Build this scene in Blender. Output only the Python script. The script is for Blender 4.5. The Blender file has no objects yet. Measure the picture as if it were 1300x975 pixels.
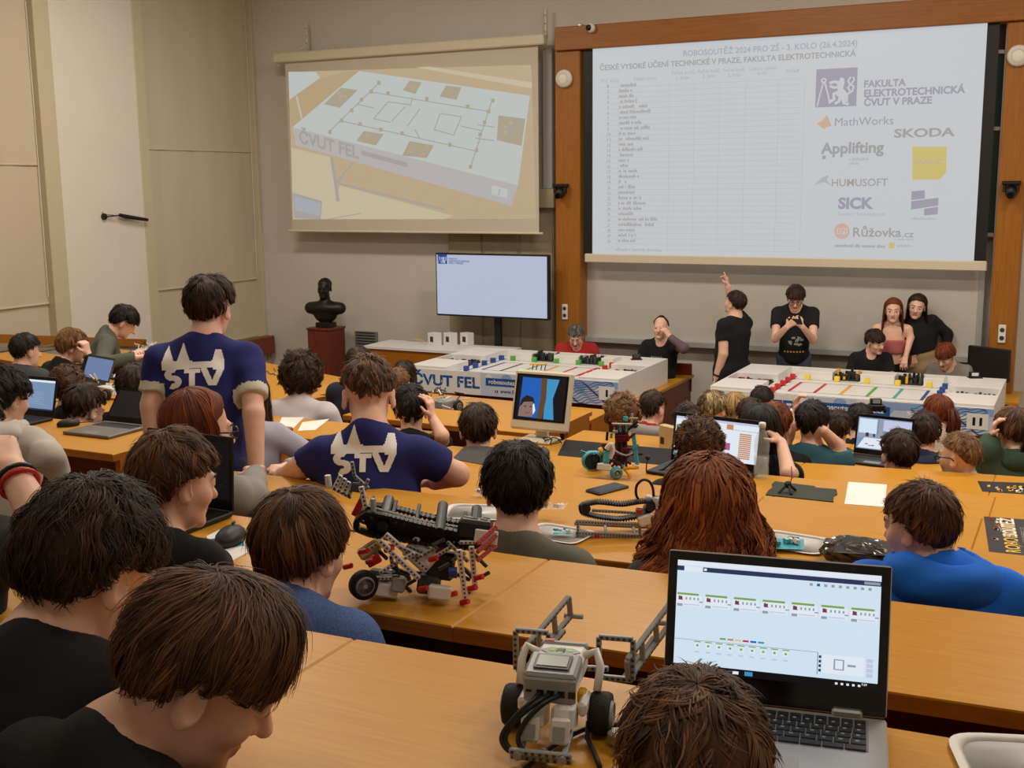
import bpy, math, random
import numpy as np
from mathutils import Vector, Matrix
from mathutils.bvhtree import BVHTree
S = bpy.context.scene
COL = S.collection
# ------------------------------------------------------------------ camera
FPX, W, H, CAMZ = 1468.5, 1300.0, 975.0, 2.85
PITCH, YAW, ROLL = .17148, .465009, -.010294
def _basis():
    cy, sy, cp, sp, cr, sr = math.cos(YAW), math.sin(YAW), math.cos(PITCH), math.sin(PITCH), math.cos(ROLL), math.sin(ROLL)
    f0 = np.array([-sy, cy, 0.]); r0 = np.array([cy, sy, 0.]); u0 = np.array([0, 0, 1.])
    f = cp*f0-sp*u0; u = sp*f0+cp*u0
    return f, cr*r0+sr*u, -sr*r0+cr*u
CF, CR, CU = _basis()
cam_d = bpy.data.cameras.new('camera'); cam = bpy.data.objects.new('camera', cam_d); COL.objects.link(cam)
cam_d.sensor_width = 36; cam_d.lens = 36*FPX/W; cam_d.clip_start = .05; cam_d.clip_end = 100
cam.matrix_world = Matrix(((CR[0], CU[0], -CF[0], 0), (CR[1], CU[1], -CF[1], 0), (CR[2], CU[2], -CF[2], CAMZ), (0, 0, 0, 1)))
S.camera = cam
# ------------------------------------------------------------------ world, lamps, exposure
w = bpy.data.worlds.new('world'); S.world = w; w.use_nodes = True
w.node_tree.nodes['Background'].inputs[0].default_value = (1, .93, .82, 1)
w.node_tree.nodes['Background'].inputs[1].default_value = .12
def area(name, loc, size, power, col, rot=(0, 0, 0)):
    l = bpy.data.lights.new(name, 'AREA'); l.shape = 'RECTANGLE'; l.size, l.size_y = size; l.energy = power; l.color = col
    o = bpy.data.objects.new(name, l); o.location = loc; o.rotation_euler = rot; COL.objects.link(o)
for lx, ly, le in ((-7.2, 8.6, 100), (-3.1, 8.6, 100), (.9, 8.6, 125), (-7.2, 4.9, 62), (-3.1, 4.9, 80), (.9, 4.9, 98), (-6.2, .9, 14), (-2.2, .9, 18), (1.2, .9, 24)):
    area('ceiling_lamp', (lx, ly, 5.7), (1.5, .5), le, (1, .915, .80))
S.view_settings.view_transform = 'Standard'; S.view_settings.look = 'None'
S.view_settings.exposure = 0.0; S.view_settings.gamma = 1.0; S.view_settings.use_curve_mapping = False
# ------------------------------------------------------------------ projection helpers
def ray(px, py): return CF+CR*((px-W/2)/FPX)-CU*((py-H/2)/FPX)
def PY(px, py, Y): d = ray(px, py); d = d/d[1]*Y; return np.array([d[0], Y, d[2]+CAMZ])
def PZ(px, py, z): d = ray(px, py); d = d/d[2]*(z-CAMZ); return np.array([d[0], d[1], z])
def PX(px, py, X): d = ray(px, py); d = d/d[0]*X; return np.array([X, d[1], d[2]+CAMZ])
def PA(px, py, a): r = ray(px, py)*a; return np.array([r[0], r[1], r[2]+CAMZ])
def ZT(k): return 2.09-.13*(k-1)
# ------------------------------------------------------------------ materials
def lin(c):
    return tuple(((v/255)/12.92 if v <= 10 else (((v/255)+.055)/1.055)**2.4) for v in c)+(1,)
MATS = {}
def mat(name, rgb, rough=.6, metal=0, spec=.5, noise=0, nscale=20, bump=0, bscale=60, emit=None, estr=1, trans=0, alpha=1, sheen=0, stretch=(1, 1, 1), sss=0):
    if name in MATS: return MATS[name]
    m = bpy.data.materials.new(name); m.use_nodes = True; nt = m.node_tree; b = nt.nodes['Principled BSDF']
    c = lin(rgb) if max(rgb) > 1 else tuple(rgb)+(1,)
    b.inputs['Base Color'].default_value = c; b.inputs['Roughness'].default_value = rough; b.inputs['Metallic'].default_value = metal
    b.inputs['Specular IOR Level'].default_value = spec
    if trans: b.inputs['Transmission Weight'].default_value = trans
    if alpha < 1: b.inputs['Alpha'].default_value = alpha
    if sheen: b.inputs['Sheen Weight'].default_value = sheen
    if sss: b.inputs['Subsurface Weight'].default_value = sss; b.inputs['Subsurface Radius'].default_value = (.012, .005, .003); b.inputs['Subsurface Scale'].default_value = 1
    if emit is not None:
        b.inputs['Emission Color'].default_value = lin(emit) if max(emit) > 1 else tuple(emit)+(1,); b.inputs['Emission Strength'].default_value = estr
    if noise or bump:
        tc = nt.nodes.new('ShaderNodeTexCoord'); mp = nt.nodes.new('ShaderNodeMapping'); mp.inputs['Scale'].default_value = stretch
        nt.links.new(tc.outputs['Object'], mp.inputs[0])
        if noise:
            n = nt.nodes.new('ShaderNodeTexNoise'); n.inputs['Scale'].default_value = nscale; n.inputs['Detail'].default_value = 4
            nt.links.new(mp.outputs[0], n.inputs[0])
            r = nt.nodes.new('ShaderNodeMapRange'); r.inputs[3].default_value = 1-noise; r.inputs[4].default_value = 1+noise; r.inputs[1].default_value = .25; r.inputs[2].default_value = .75
            nt.links.new(n.outputs[0], r.inputs[0])
            v = nt.nodes.new('ShaderNodeHueSaturation'); v.inputs['Color'].default_value = c; nt.links.new(r.outputs[0], v.inputs['Value']); nt.links.new(v.outputs[0], b.inputs['Base Color'])
        if bump:
            n2 = nt.nodes.new('ShaderNodeTexNoise'); n2.inputs['Scale'].default_value = bscale; n2.inputs['Detail'].default_value = 3
            nt.links.new(mp.outputs[0], n2.inputs[0])
            bp = nt.nodes.new('ShaderNodeBump'); bp.inputs['Strength'].default_value = bump; bp.inputs['Distance'].default_value = .01
            nt.links.new(n2.outputs[0], bp.inputs['Height']); nt.links.new(bp.outputs[0], b.inputs['Normal'])
    MATS[name] = m; return m
def wood(name, rgb, rgb2, rough=.35, scale=(1.2, 14, 14), spec=.5):
    m = bpy.data.materials.new(name); m.use_nodes = True; nt = m.node_tree; b = nt.nodes['Principled BSDF']
    tc = nt.nodes.new('ShaderNodeTexCoord'); mp = nt.nodes.new('ShaderNodeMapping'); mp.inputs['Scale'].default_value = scale
    nt.links.new(tc.outputs['Object'], mp.inputs[0])
    n = nt.nodes.new('ShaderNodeTexNoise'); n.inputs['Scale'].default_value = 3; n.inputs['Detail'].default_value = 6; n.inputs['Roughness'].default_value = .65; n.inputs['Distortion'].default_value = .4
    nt.links.new(mp.outputs[0], n.inputs[0])
    r = nt.nodes.new('ShaderNodeValToRGB'); r.color_ramp.elements[0].color = lin(rgb2); r.color_ramp.elements[1].color = lin(rgb)
    r.color_ramp.elements[0].position = .3; r.color_ramp.elements[1].position = .62
    nt.links.new(n.outputs[0], r.inputs[0]); nt.links.new(r.outputs[0], b.inputs['Base Color'])
    bp = nt.nodes.new('ShaderNodeBump'); bp.inputs['Strength'].default_value = .05; bp.inputs['Distance'].default_value = .004
    nt.links.new(n.outputs[0], bp.inputs['Height']); nt.links.new(bp.outputs[0], b.inputs['Normal'])
    b.inputs['Roughness'].default_value = rough; b.inputs['Specular IOR Level'].default_value = spec
    MATS[name] = m; return m
M = MATS
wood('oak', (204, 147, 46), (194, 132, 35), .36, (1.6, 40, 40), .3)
wood('oak_shaded', (170, 106, 30), (148, 86, 20), .4, (1.6, 40, 40), .3)  # darker copy of oak, shading of the edge faces put into the colour
wood('post_wood', (164, 104, 28), (144, 86, 18), .45, (24, 24, 1.0))
wood('beam_wood', (160, 100, 26), (138, 80, 14), .45, (1.0, 24, 24))
wood('brown_wood', (128, 62, 26), (96, 42, 18), .4, (1, 14, 14))
wood('red_wood', (118, 46, 22), (92, 32, 16), .4, (12, 12, 1))
wood('dark_wood', (70, 36, 18), (52, 26, 12), .5)
mat('wall_paint', (208, 203, 192), .9, noise=.02, nscale=3, bump=.03, bscale=40)
mat('pier_paint', (222, 216, 206), .9, noise=.02, nscale=2)
mat('blind_cloth', (200, 189, 166), .9, noise=.03, nscale=4, stretch=(1, 1, .2))
mat('trim_paint', (198, 188, 158), .6)
mat('ceiling_paint', (226, 220, 208), .9)
mat('floor_lino', (120, 84, 56), .5, noise=.06, nscale=8)
mat('riser', (96, 60, 34), .6)
mat('white_paint', (226, 226, 226), .5)
mat('field_white', (232, 230, 226), .45)
mat('black', (14, 14, 15), .5)
mat('black_gloss', (8, 8, 9), .15)
mat('dark_grey', (52, 52, 54), .5)
mat('mid_grey', (120, 120, 120), .5)
mat('light_grey', (168, 168, 166), .4)
mat('alu', (190, 188, 182), .35, metal=.8)
mat('cream_plastic', (214, 205, 180), .45)
mat('white_plastic', (232, 230, 224), .4)
mat('board_green', (18, 44, 32), .5)
mat('board_white', (196, 191, 182), .4, noise=.02, nscale=3)
mat('bronze', (30, 22, 18), .45, metal=.2)
mat('cable_black', (16, 16, 16), .45)
mat('tyre', (22, 22, 22), .7, bump=.2, bscale=300)
mat('brick_white', (228, 224, 216), .35)
mat('brick_grey', (150, 152, 150), .35)
mat('brick_dark', (62, 64, 64), .4)
mat('brick_black', (20, 20, 21), .35)
mat('brick_red', (196, 28, 24), .35)
mat('brick_maroon', (96, 16, 30), .35)
mat('brick_yellow', (236, 176, 24), .4)
mat('brick_teal', (70, 176, 190), .4)
mat('brick_blue', (28, 60, 130), .4)
mat('brick_tan', (200, 178, 130), .4)
mat('cube_blue', (34, 76, 150), .5); mat('cube_green', (90, 170, 70), .5); mat('cube_red', (200, 40, 44), .5); mat('cube_yellow', (240, 214, 70), .5)
mat('paper', (236, 234, 228), .8)
mat('paper_black', (34, 34, 38), .4)
mat('mat_grey', (66, 64, 62), .85)
mat('mat_green', (48, 56, 46), .8, noise=.2, nscale=30)
mat('cloth_black', (15, 15, 18), .9)
mat('lcd', (120, 126, 110), .3)
mat('glass_clear', (235, 245, 245), .05, trans=.95)
mat('film_clear', (235, 240, 240), .15, alpha=.28)
mat('screen_cloth', (206, 198, 182), .8)
def emis(name, rgb, k=1.0, base=(10, 10, 10), rough=.4): return mat(name, base, rough, emit=rgb, estr=k)
# ------------------------------------------------------------------ mesh helpers
class MB:
    def __init__(s, auto=False): s.v = []; s.f = []; s.m = []; s.mats = []; s.auto = auto; s.cuts = []
    def mark(s): s.cuts.append((len(s.v), len(s.f)))
    def mi(s, m):
        if isinstance(m, str): m = MATS[m]
        if m not in s.mats: s.mats.append(m)
        return s.mats.index(m)
    def add(s, vs, fs, m):
        if s.auto: s.mark()
        b = len(s.v); s.v += [tuple(float(x) for x in v) for v in vs]; i = s.mi(m)
        for f in fs: s.f.append(tuple(b+j for j in f)); s.m.append(i)
        return s
    def box(s, c, d, m, R=None, bev=0):
        hx, hy, hz = d[0]/2, d[1]/2, d[2]/2
        if bev:
            b = min(bev, hx*.9, hy*.9, hz*.9); vs = []
            for sx in (-1, 1):
                for sy in (-1, 1):
                    for sz in (-1, 1):
                        vs += [(sx*hx, sy*(hy-b), sz*(hz-b)), (sx*(hx-b), sy*hy, sz*(hz-b)), (sx*(hx-b), sy*(hy-b), sz*hz)]
            I = lambda a, b_, c_, k: ((a*2+b_)*2+c_)*3+k
            fs = []
            for a in (0, 1):
                q = [I(a, 0, 0, 0), I(a, 1, 0, 0), I(a, 1, 1, 0), I(a, 0, 1, 0)]; fs.append(q if a else q[::-1])
                q = [I(0, a, 0, 1), I(0, a, 1, 1), I(1, a, 1, 1), I(1, a, 0, 1)]; fs.append(q if a else q[::-1])
                q = [I(0, 0, a, 2), I(1, 0, a, 2), I(1, 1, a, 2), I(0, 1, a, 2)]; fs.append(q if a else q[::-1])
            for a in (0, 1):
                for b2 in (0, 1):
                    fs.append([I(a, b2, 0, 0), I(a, b2, 0, 1), I(a, b2, 1, 1), I(a, b2, 1, 0)])
                    fs.append([I(a, 0, b2, 0), I(a, 1, b2, 0), I(a, 1, b2, 2), I(a, 0, b2, 2)])
                    fs.append([I(0, a, b2, 1), I(1, a, b2, 1), I(1, a, b2, 2), I(0, a, b2, 2)])
                    for c2 in (0, 1): fs.append([I(a, b2, c2, 0), I(a, b2, c2, 1), I(a, b2, c2, 2)])
        else:
            vs = [(x*hx, y*hy, z*hz) for x in (-1, 1) for y in (-1, 1) for z in (-1, 1)]
            fs = [(0, 1, 3, 2), (4, 6, 7, 5), (0, 4, 5, 1), (2, 3, 7, 6), (0, 2, 6, 4), (1, 5, 7, 3)]
        V = np.array(vs)
        if R is not None: V = V@np.array(R).T
        return s.add(V+np.array(c), fs, m)
    def span(s, a, b, m, bev=0):
        a = np.array(a, float); b = np.array(b, float); return s.box((a+b)/2, np.abs(b-a), m, None, bev)
    def cyl(s, p0, p1, r0, m, r1=None, n=12, caps=True):
        p0 = np.array(p0, float); p1 = np.array(p1, float); r1 = r0 if r1 is None else r1
        u, v = perp(p1-p0); vs = []
        for p, r in ((p0, r0), (p1, r1)):
            for i in range(n):
                a = 2*math.pi*i/n; vs.append(p+r*(u*math.cos(a)+v*math.sin(a)))
        fs = [(i, (i+1) % n, n+(i+1) % n, n+i) for i in range(n)]
        if caps: fs += [tuple(range(n))[::-1], tuple(range(n, 2*n))]
        return s.add(vs, fs, m)
    def tube(s, pts, r, m, n=6, closed=False):
        P = np.array(pts, float); N = len(P); R = np.full(N, r) if np.isscalar(r) else np.array(r)
        T = np.gradient(P, axis=0)
        u, v = perp(T[0]); vs = []
        for i in range(N):
            t = T[i]/(np.linalg.norm(T[i])+1e-9); u = u-t*(u@t); u /= np.linalg.norm(u)+1e-9; v = np.cross(t, u)
            for j in range(n):
                a = 2*math.pi*j/n; vs.append(P[i]+R[i]*(u*math.cos(a)+v*math.sin(a)))
        fs = [(i*n+j, i*n+(j+1) % n, (i+1)*n+(j+1) % n, (i+1)*n+j) for i in range(N-1) for j in range(n)]
        fs += [tuple(range(n))[::-1], tuple(range((N-1)*n, N*n))]
        return s.add(vs, fs, m)
    def lathe(s, prof, c, m, n=20, ax=None):
        c = np.array(c, float); az = np.array([0, 0, 1.]) if ax is None else np.array(ax, float)/np.linalg.norm(ax)
        u, v = perp(az); vs = []
        for r, z in prof:
            for i in range(n):
                a = 2*math.pi*i/n; vs.append(c+az*z+r*(u*math.cos(a)+v*math.sin(a)))
        k = len(prof)
        fs = [(i*n+j, i*n+(j+1) % n, (i+1)*n+(j+1) % n, (i+1)*n+j) for i in range(k-1) for j in range(n)]
        if prof[0][0] > 1e-6: fs.append(tuple(range(n))[::-1])
        if prof[-1][0] > 1e-6: fs.append(tuple(range((k-1)*n, k*n)))
        return s.add(vs, fs, m)
    def prism(s, poly, off, m):
        a = np.array(poly, float); off = np.array(off, float); n = len(a)
        return s.add(list(a)+list(a+off), [tuple(range(n))[::-1], tuple(range(n, 2*n))]+[(i, (i+1) % n, n+(i+1) % n, n+i) for i in range(n)], m)
    def quad(s, pts, m): return s.add(pts, [tuple(range(len(pts)))], m)
    def sphere(s, c, r, m, n=12, k=8):
        r = np.array([r]*3 if np.isscalar(r) else r, float); vs = [(0, 0, -1)]
        for i in range(1, k):
            t = math.pi*i/k
            for j in range(n): a = 2*math.pi*j/n; vs.append((math.sin(t)*math.cos(a), math.sin(t)*math.sin(a), -math.cos(t)))
        vs.append((0, 0, 1)); L = len(vs)-1
        fs = [(0, 1+(j+1) % n, 1+j) for j in range(n)]
        fs += [(1+i*n+j, 1+i*n+(j+1) % n, 1+(i+1)*n+(j+1) % n, 1+(i+1)*n+j) for i in range(k-2) for j in range(n)]
        fs += [(L, 1+(k-2)*n+j, 1+(k-2)*n+(j+1) % n) for j in range(n)]
        return s.add(np.array(vs)*r+np.array(c), fs, m)
    def split(s, name, parent, smooth=False):        # every marked piece becomes a part of its own
        c = s.cuts+[(len(s.v), len(s.f))]
        for (v0, f0), (v1, f1) in zip(c[:-1], c[1:]):
            if f1 > f0:
                q = MB(); q.v = s.v[v0:v1]; q.f = [tuple(i-v0 for i in f) for f in s.f[f0:f1]]; u = sorted(set(s.m[f0:f1])); q.mats = [s.mats[i] for i in u]; q.m = [u.index(i) for i in s.m[f0:f1]]; q.build(name, parent, smooth)
    def build(s, name, parent=None, smooth=False, origin=None):
        me = bpy.data.meshes.new(name)
        V = s.v
        if origin is not None: V = [(x-origin[0], y-origin[1], z-origin[2]) for x, y, z in V]
        me.from_pydata(V, [], s.f)
        for m in s.mats: me.materials.append(m)
        me.polygons.foreach_set('material_index', s.m)
        me.polygons.foreach_set('use_smooth', [bool(smooth)]*len(s.f))
        me.update()
        o = bpy.data.objects.new(name, me); COL.objects.link(o)
        if parent is not None: o.parent = parent
        elif origin is not None: o.location = origin
        return o
def perp(d):
    d = np.array(d, float); d = d/(np.linalg.norm(d)+1e-12)
    a = np.array([0, 0, 1.]) if abs(d[2]) < .9 else np.array([1., 0, 0])
    u = np.cross(a, d); u /= np.linalg.norm(u); return u, np.cross(d, u)
def rotm(yaw=0, pitch=0, roll=0):      # columns right, forward, up; yaw clockwise from +Y seen from above, pitch down, degrees
    y, p, r = math.radians(yaw), math.radians(pitch), math.radians(roll)
    ri = np.array([math.cos(y), -math.sin(y), 0]); f = np.array([math.sin(y), math.cos(y), 0]); u = np.array([0, 0, 1.])
    f, u = f*math.cos(p)-u*math.sin(p), u*math.cos(p)+f*math.sin(p)
    ri, u = ri*math.cos(r)-u*math.sin(r), u*math.cos(r)+ri*math.sin(r)
    return np.stack([ri, f, u], 1)
def tag(o, label, cat, group=None, kind=None):
    o['label'] = label; o['category'] = cat
    if group: o['group'] = group
    if kind: o['kind'] = kind
    return o
def thing(name, label, cat, loc=(0, 0, 0), rz=0, group=None):
    o = bpy.data.objects.new(name, None); o.empty_display_size = .1; COL.objects.link(o); o.location = [float(x) for x in loc]; o.rotation_euler = (0, 0, rz)
    return tag(o, label, cat, group)
def struct(name, mb, parent=None, smooth=False, origin=None, label=None):
    o = mb.build(name, parent, smooth, origin)
    if parent is None: o['kind'] = 'structure'
    if label: o['label'] = label
    return o
def copy_tree(o, parent=None):
    c = o.copy(); COL.objects.link(c)
    if parent is not None: c.parent = parent
    for ch in list(o.children): copy_tree(ch, c)
    return c
# ------------------------------------------------------------------ lettering
_TC = {}
def glyphs(s, bold=0.0):
    key = (s, bold)
    if key not in _TC:
        cu = bpy.data.curves.new('t', 'FONT'); cu.body = s; cu.size = 1; cu.resolution_u = 3; cu.offset = bold; cu.fill_mode = 'FRONT'
        o = bpy.data.objects.new('t', cu); COL.objects.link(o)
        me = o.to_mesh(); V = [(v.co.x, v.co.y) for v in me.vertices]; F = [tuple(p.vertices) for p in me.polygons]
        o.to_mesh_clear(); bpy.data.objects.remove(o); bpy.data.curves.remove(cu)
        A = np.array(V) if V else np.zeros((1, 2)); _TC[key] = (A, F, A[:, 0].min(), A[:, 0].max())
    return _TC[key]
def text(mb, s, o, ux, uy, width=None, height=None, m='black', bold=.012, align='l'):
    """o baseline origin; ux, uy unit vectors; width (m) or height (cap height, m)"""
    A, F, x0, x1 = glyphs(s, bold); cap = .69
    sx = width/(x1-x0) if width else height/cap
    sy = height/cap if height else sx
    if align == 'c': sh = -(x1-x0)*sx/2
    elif align == 'r': sh = -(x1-x0)*sx
    else: sh = 0
    o = np.array(o, float); ux = np.array(ux, float); uy = np.array(uy, float)
    mb.add([o+ux*((x-x0)*sx+sh)+uy*(y*sy) for x, y in A], F, m)
def ribbon(mb, pts, wd, nrm, m):
    P = np.array(pts, float); T = np.gradient(P, axis=0); nrm = np.array(nrm, float)
    sd = np.cross(T, nrm); sd /= np.linalg.norm(sd, axis=1)[:, None]+1e-9
    n = len(P); mb.add(list(P+sd*wd/2)+list(P-sd*wd/2), [(i, i+1, n+i+1, n+i) for i in range(n-1)], m)
# ================================================================== room shell
YW, XL, XR, YB, ZC = 12.5, -9.96, 3.9, -2.6, 5.8
UX, UZ = np.array([1., 0, 0]), np.array([0, 0, 1.])
b = MB().span((XL-.3, YW, -.1), (XR+.2, YW+.2, ZC), 'wall_paint'); struct('wall_front', b)
b = MB().span((XR, YB, -.1), (XR+.2, YW, ZC), 'wall_paint'); struct('wall_right', b)
b = MB().span((XL-.3, YB-.2, -.1), (XR+.2, YB, ZC), 'wall_paint'); struct('wall_back', b)
b = MB().span((XL-.3, YB-.2, ZC), (XR+.2, YW+.2, ZC+.15), 'ceiling_paint'); struct('ceiling', b)
# stepped floor: stage level then one tread for each row
fl = MB(); fl.span((XL-.3, 9.3, -.1), (XR, YW, 0), 'floor_lino')
def YROW(k): return 1.56+.87*(k-1)           # far edge of desk k, nominal
for k in range(1, 11):
    z = ZT(k)-.75; y1 = YROW(k)+.05; y0 = YB if k == 1 else YROW(k-1)+.05
    fl.span((XL-.3, y0, -.1), (XR, y1, z), 'floor_lino')
fl.span((XL-.3, YROW(10)+.05, -.1), (XR, 9.5, .02), 'floor_lino')
struct('floor', fl)
# left wall: piers, aprons under the windows, lintels
wl = MB()
def pier(y0, y1, m): wl.span((XL-.3, y0, -.1), (XL, y1, ZC), m)
pier(YB, 6.6, 'wall_paint'); pier(9.11, 10.30, 'pier_paint'); pier(12.46, YW, 'wall_paint')
wl.span((XL-.3, 6.6, -.1), (XL-.02, 9.11, 1.14), 'wall_paint'); wl.span((XL-.3, 10.30, -.1), (XL-.02, 12.46, .8), 'wall_paint')
wl.span((XL-.3, 6.6, 5.4), (XL-.02, 9.11, ZC), 'wall_paint'); wl.span((XL-.3, 10.30, 5.4), (XL-.02, 12.46, ZC), 'wall_paint')
struct('wall_left', wl)
for n, (y0, y1, z0) in enumerate(((6.6, 9.11, 1.14), (10.30, 12.46, .8)), 1):
    wf = MB(); f = .17 if n == 1 else .15
    wf.span((XL-.22, y0, z0), (XL+.01, y0+f, 5.4), 'trim_paint', .006); wf.span((XL-.22, y1-(f+.04 if n == 1 else .06), z0), (XL+.01, y1, 5.4), 'trim_paint', .006)
    wf.span((XL-.22, y0, 5.3), (XL+.01, y1, 5.4), 'trim_paint', .006); wf.span((XL-.22, y0, z0), (XL+.01, y1, z0+.04), 'trim_paint', .006)
    wf.span((XL-.22, (y0+y1)/2-.03, z0), (XL-.16, (y0+y1)/2+.03, 5.4), 'trim_paint')
    wo = struct('window_%d' % n, wf)
    g = MB().span((XL-.20, y0+.02, z0+.02), (XL-.19, y1-.02, 5.38), 'glass_clear'); g.build('pane', wo)
    bl = thing('roller_blind', ['beige cloth blind drawn over the window behind the seated rows, cut by the frame edge', 'beige cloth blind drawn over the window next to the front wall corner'][n-1], 'blind', (XL-.1, (y0+y1)/2, 5.3))
    ya, yb = y0+f, y1-(f+.04 if n == 1 else .06)
    c = MB(); ny, nz = 14, 3; zs = [z0+.05, 1.63, 3.1 if n == 1 else 3.3, 5.28]
    for a in range(3):                                       # three stitched lengths of cloth, faintly bowed
        vs = []
        for j in range(2):
            for i in range(ny+1):
                vs.append((.004*math.sin(i*1.7+a)+.008*a, ya+(yb-ya)*i/ny-(y0+y1)/2, zs[a+j]-5.3))
        c.add(vs, [(i, i+1, ny+2+i, ny+1+i) for i in range(ny)], 'blind_cloth')
    c.build('cloth', bl)
    for z in zs[1:3]: MB().span((.0, ya-(y0+y1)/2, z-.012-5.3), (.022, yb-(y0+y1)/2, z+.008-5.3), 'blind_cloth', .004).build('batten', bl)
    MB().cyl((0, ya-(y0+y1)/2, .02), (0, yb-(y0+y1)/2, .02), .035, 'white_plastic').build('roller', bl)
    MB().tube([(.03, yb-(y0+y1)/2-.015, 0), (.035, yb-(y0+y1)/2-.012, -1.5), (.03, yb-(y0+y1)/2-.014, -3.6)], .004, 'white_plastic', 5).build('pull_chain', bl)
# sloping wooden rail, sill box by the corner, skirting
r = MB(); r.prism([(XL, 3.0, 2.16), (XL, 10.14, 1.09), (XL, 10.14, 1.0), (XL, 3.0, 2.07)], (.07, 0, 0), 'post_wood'); struct('trim_1', r)
r = MB(); a = PX(312, 436, XL+.1); c = PX(341, 455, XL+.1); r.span((XL, 11.7, .62), (XL+.14, 12.44, .86), 'brown_wood', .01); struct('trim_2', r)
struct('baseboard_front', MB().span((XL, YW-.02, 0), (-6.4, YW, .11), 'red_wood'))
# panelled doors behind the television, grey post and cross box beside the wooden frame
dp = MB(); mat('door_panel', (168, 156, 128), .6, noise=.05, nscale=2, stretch=(8, 8, .4))
def XY(px, py, Y): return PY(px, py, Y)[0]
x0, x1 = XY(570, 360, 12.44), XY(703, 360, 12.44); z1 = PY(620, 297, 12.44)[2]
dp.span((x0, 12.44, .0), (x1, 12.5, z1+1.2), 'door_panel'); d1 = struct('door_1', dp)
for t in (0, .345, .69):
    MB().span((x0+(x1-x0)*t+.01, 12.425, .05), (x0+(x1-x0)*min(1, t+.335)-.01, 12.45, z1+1.15), 'door_panel', .006).build('panel', d1)
p = MB(); a = PY(690, 62, 12.4); c = PY(701, 240, 12.4); p.span((a[0], 12.36, c[2]), (c[0]+.02, 12.44, a[2]), 'light_grey', .008); struct('trim_3', p)
p = MB(); a = PY(684, 240, 12.4); c = PY(706, 264, 12.4); p.span((a[0], 12.34, c[2]), (c[0], 12.44, a[2]), 'door_panel', .008); struct('trim_4', p)
# ================================================================== wooden frame, boards and screens on the front wall
t = thing('board_frame', 'large orange brown wooden frame around the chalkboards and the big screen', 'frame', (-3.1, 12.3, 0))
L = lambda v: tuple(np.array(v)-np.array((-3.1, 12.3, 0)))
bt, bb = PY(704, 34.6, 12.15), PY(704, 64.4, 12.15)
MB().span(L((bt[0], 12.15, bb[2])), L((XR-3.3, 12.5, bt[2])), 'beam_wood', .008).build('beam', t)
for a, c in ((705, 736), (1265, 1299)):
    x0, x1 = XY(a, 250 if a < 900 else 270, 12.2), XY(c, 250 if a < 900 else 270, 12.2)
    MB().span(L((x0, 12.2, 0)), L((x1, 12.5, bb[2])), 'post_wood', .008).build('post', t)
t = thing('sliding_chalkboard', 'dark green sliding chalkboards in metal rails, hidden behind the big screen', 'chalkboard', (-3.1, 12.36, 2.4))
L = lambda v: tuple(np.array(v)-np.array((-3.1, 12.36, 2.4)))
xa, xb = XY(738, 200, 12.36), XY(1268, 200, 12.36)
za, zb, zc = PY(742, 95, 12.36)[2], PY(742, 178, 12.36)[2], PY(742, 293, 12.36)[2]
MB().span(L((xa, 12.37, zb+.02)), L((xb, 12.41, za)), 'board_green').build('upper_board', t)
MB().span(L((xa, 12.35, zc)), L((xb, 12.39, zb)), 'board_green').build('lower_board', t)
for z in (za, zb, zc): MB().span(L((xa, 12.33, z-.02)), L((xb, 12.4, z+.02)), 'alu', .004).build('ledge', t)
for x in (xa-.03, xb+.0): MB().span(L((x, 12.33, .85)), L((x+.04, 12.42, 4.6)), 'alu', .004).build('rail', t)
MB().span(L((xa, 12.41, za)), L((xb, 12.45, za+.5)), 'dark_wood').build('backing', t)
t = thing('whiteboard', 'wide pale wall board with a grey ledge below the big projection screen', 'whiteboard', (-3.1, 12.44, 1.4))
L = lambda v: tuple(np.array(v)-np.array((-3.1, 12.44, 1.4)))
xa, xb = XY(741, 400, 12.42), XY(1240, 400, 12.42); zl = PY(900, 434, 12.42)[2]
MB().span(L((xa, 12.42, zl)), L((xb, 12.46, zc)), 'board_white').build('panel', t)
MB().span(L((xa-.06, 12.41, zl-.02)), L((xa, 12.46, zc)), 'light_grey', .004).build('side_rail', t)
MB().span(L((xb, 12.41, zl-.02)), L((xb+.06, 12.46, zc)), 'light_grey', .004).build('side_rail', t)
MB().span(L((xa-.06, 12.36, zl-.07)), L((xb+.06, 12.46, zl)), 'light_grey', .008).build('ledge', t)
# ---- big projection screen
YS = 12.22
T = thing('projection_screen', 'big projection screen showing a results table and sponsor logos', 'projection screen', (-3.1, YS, 3.2))
OFF = np.array((-3.1, YS, 3.2))
def on(px, py, d=0.0): p = PY(px, py, YS); p[1] -= d; return p-OFF
c = [PY(752.5, 59.6, YS), PY(1254, 26.6, YS), PY(1235, 330.7, YS), PY(751, 322, YS)]
sx0, sx1, sz0, sz1 = c[0][0], c[1][0], c[3][2]-.0, c[0][2]+.1
emis('beam_white', (190, 194, 198), .96, (60, 60, 60)); emis('beam_text', (158, 155, 153)); emis('beam_violet', (154, 150, 164)); emis('beam_blue', (164, 166, 178)); emis('beam_line', (178, 182, 184))
emis('beam_yellow', (196, 182, 112)); emis('beam_orange', (196, 166, 142)); emis('beam_red', (200, 166, 154)); emis('beam_faint', (174, 174, 173))
MB().span((sx0-OFF[0], 0, sz0-OFF[2]), (sx1-OFF[0], .01, sz1-OFF[2]), 'beam_white').build('cloth', T)
for x in (sx0, sx1):
    s_ = -1 if x == sx0 else 1; MB().span((min(x, x+.11*s_)-OFF[0], 0, sz0-OFF[2]), (max(x, x+.11*s_)-OFF[0], .01, sz1-OFF[2]), 'black').build('border', T)
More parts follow.
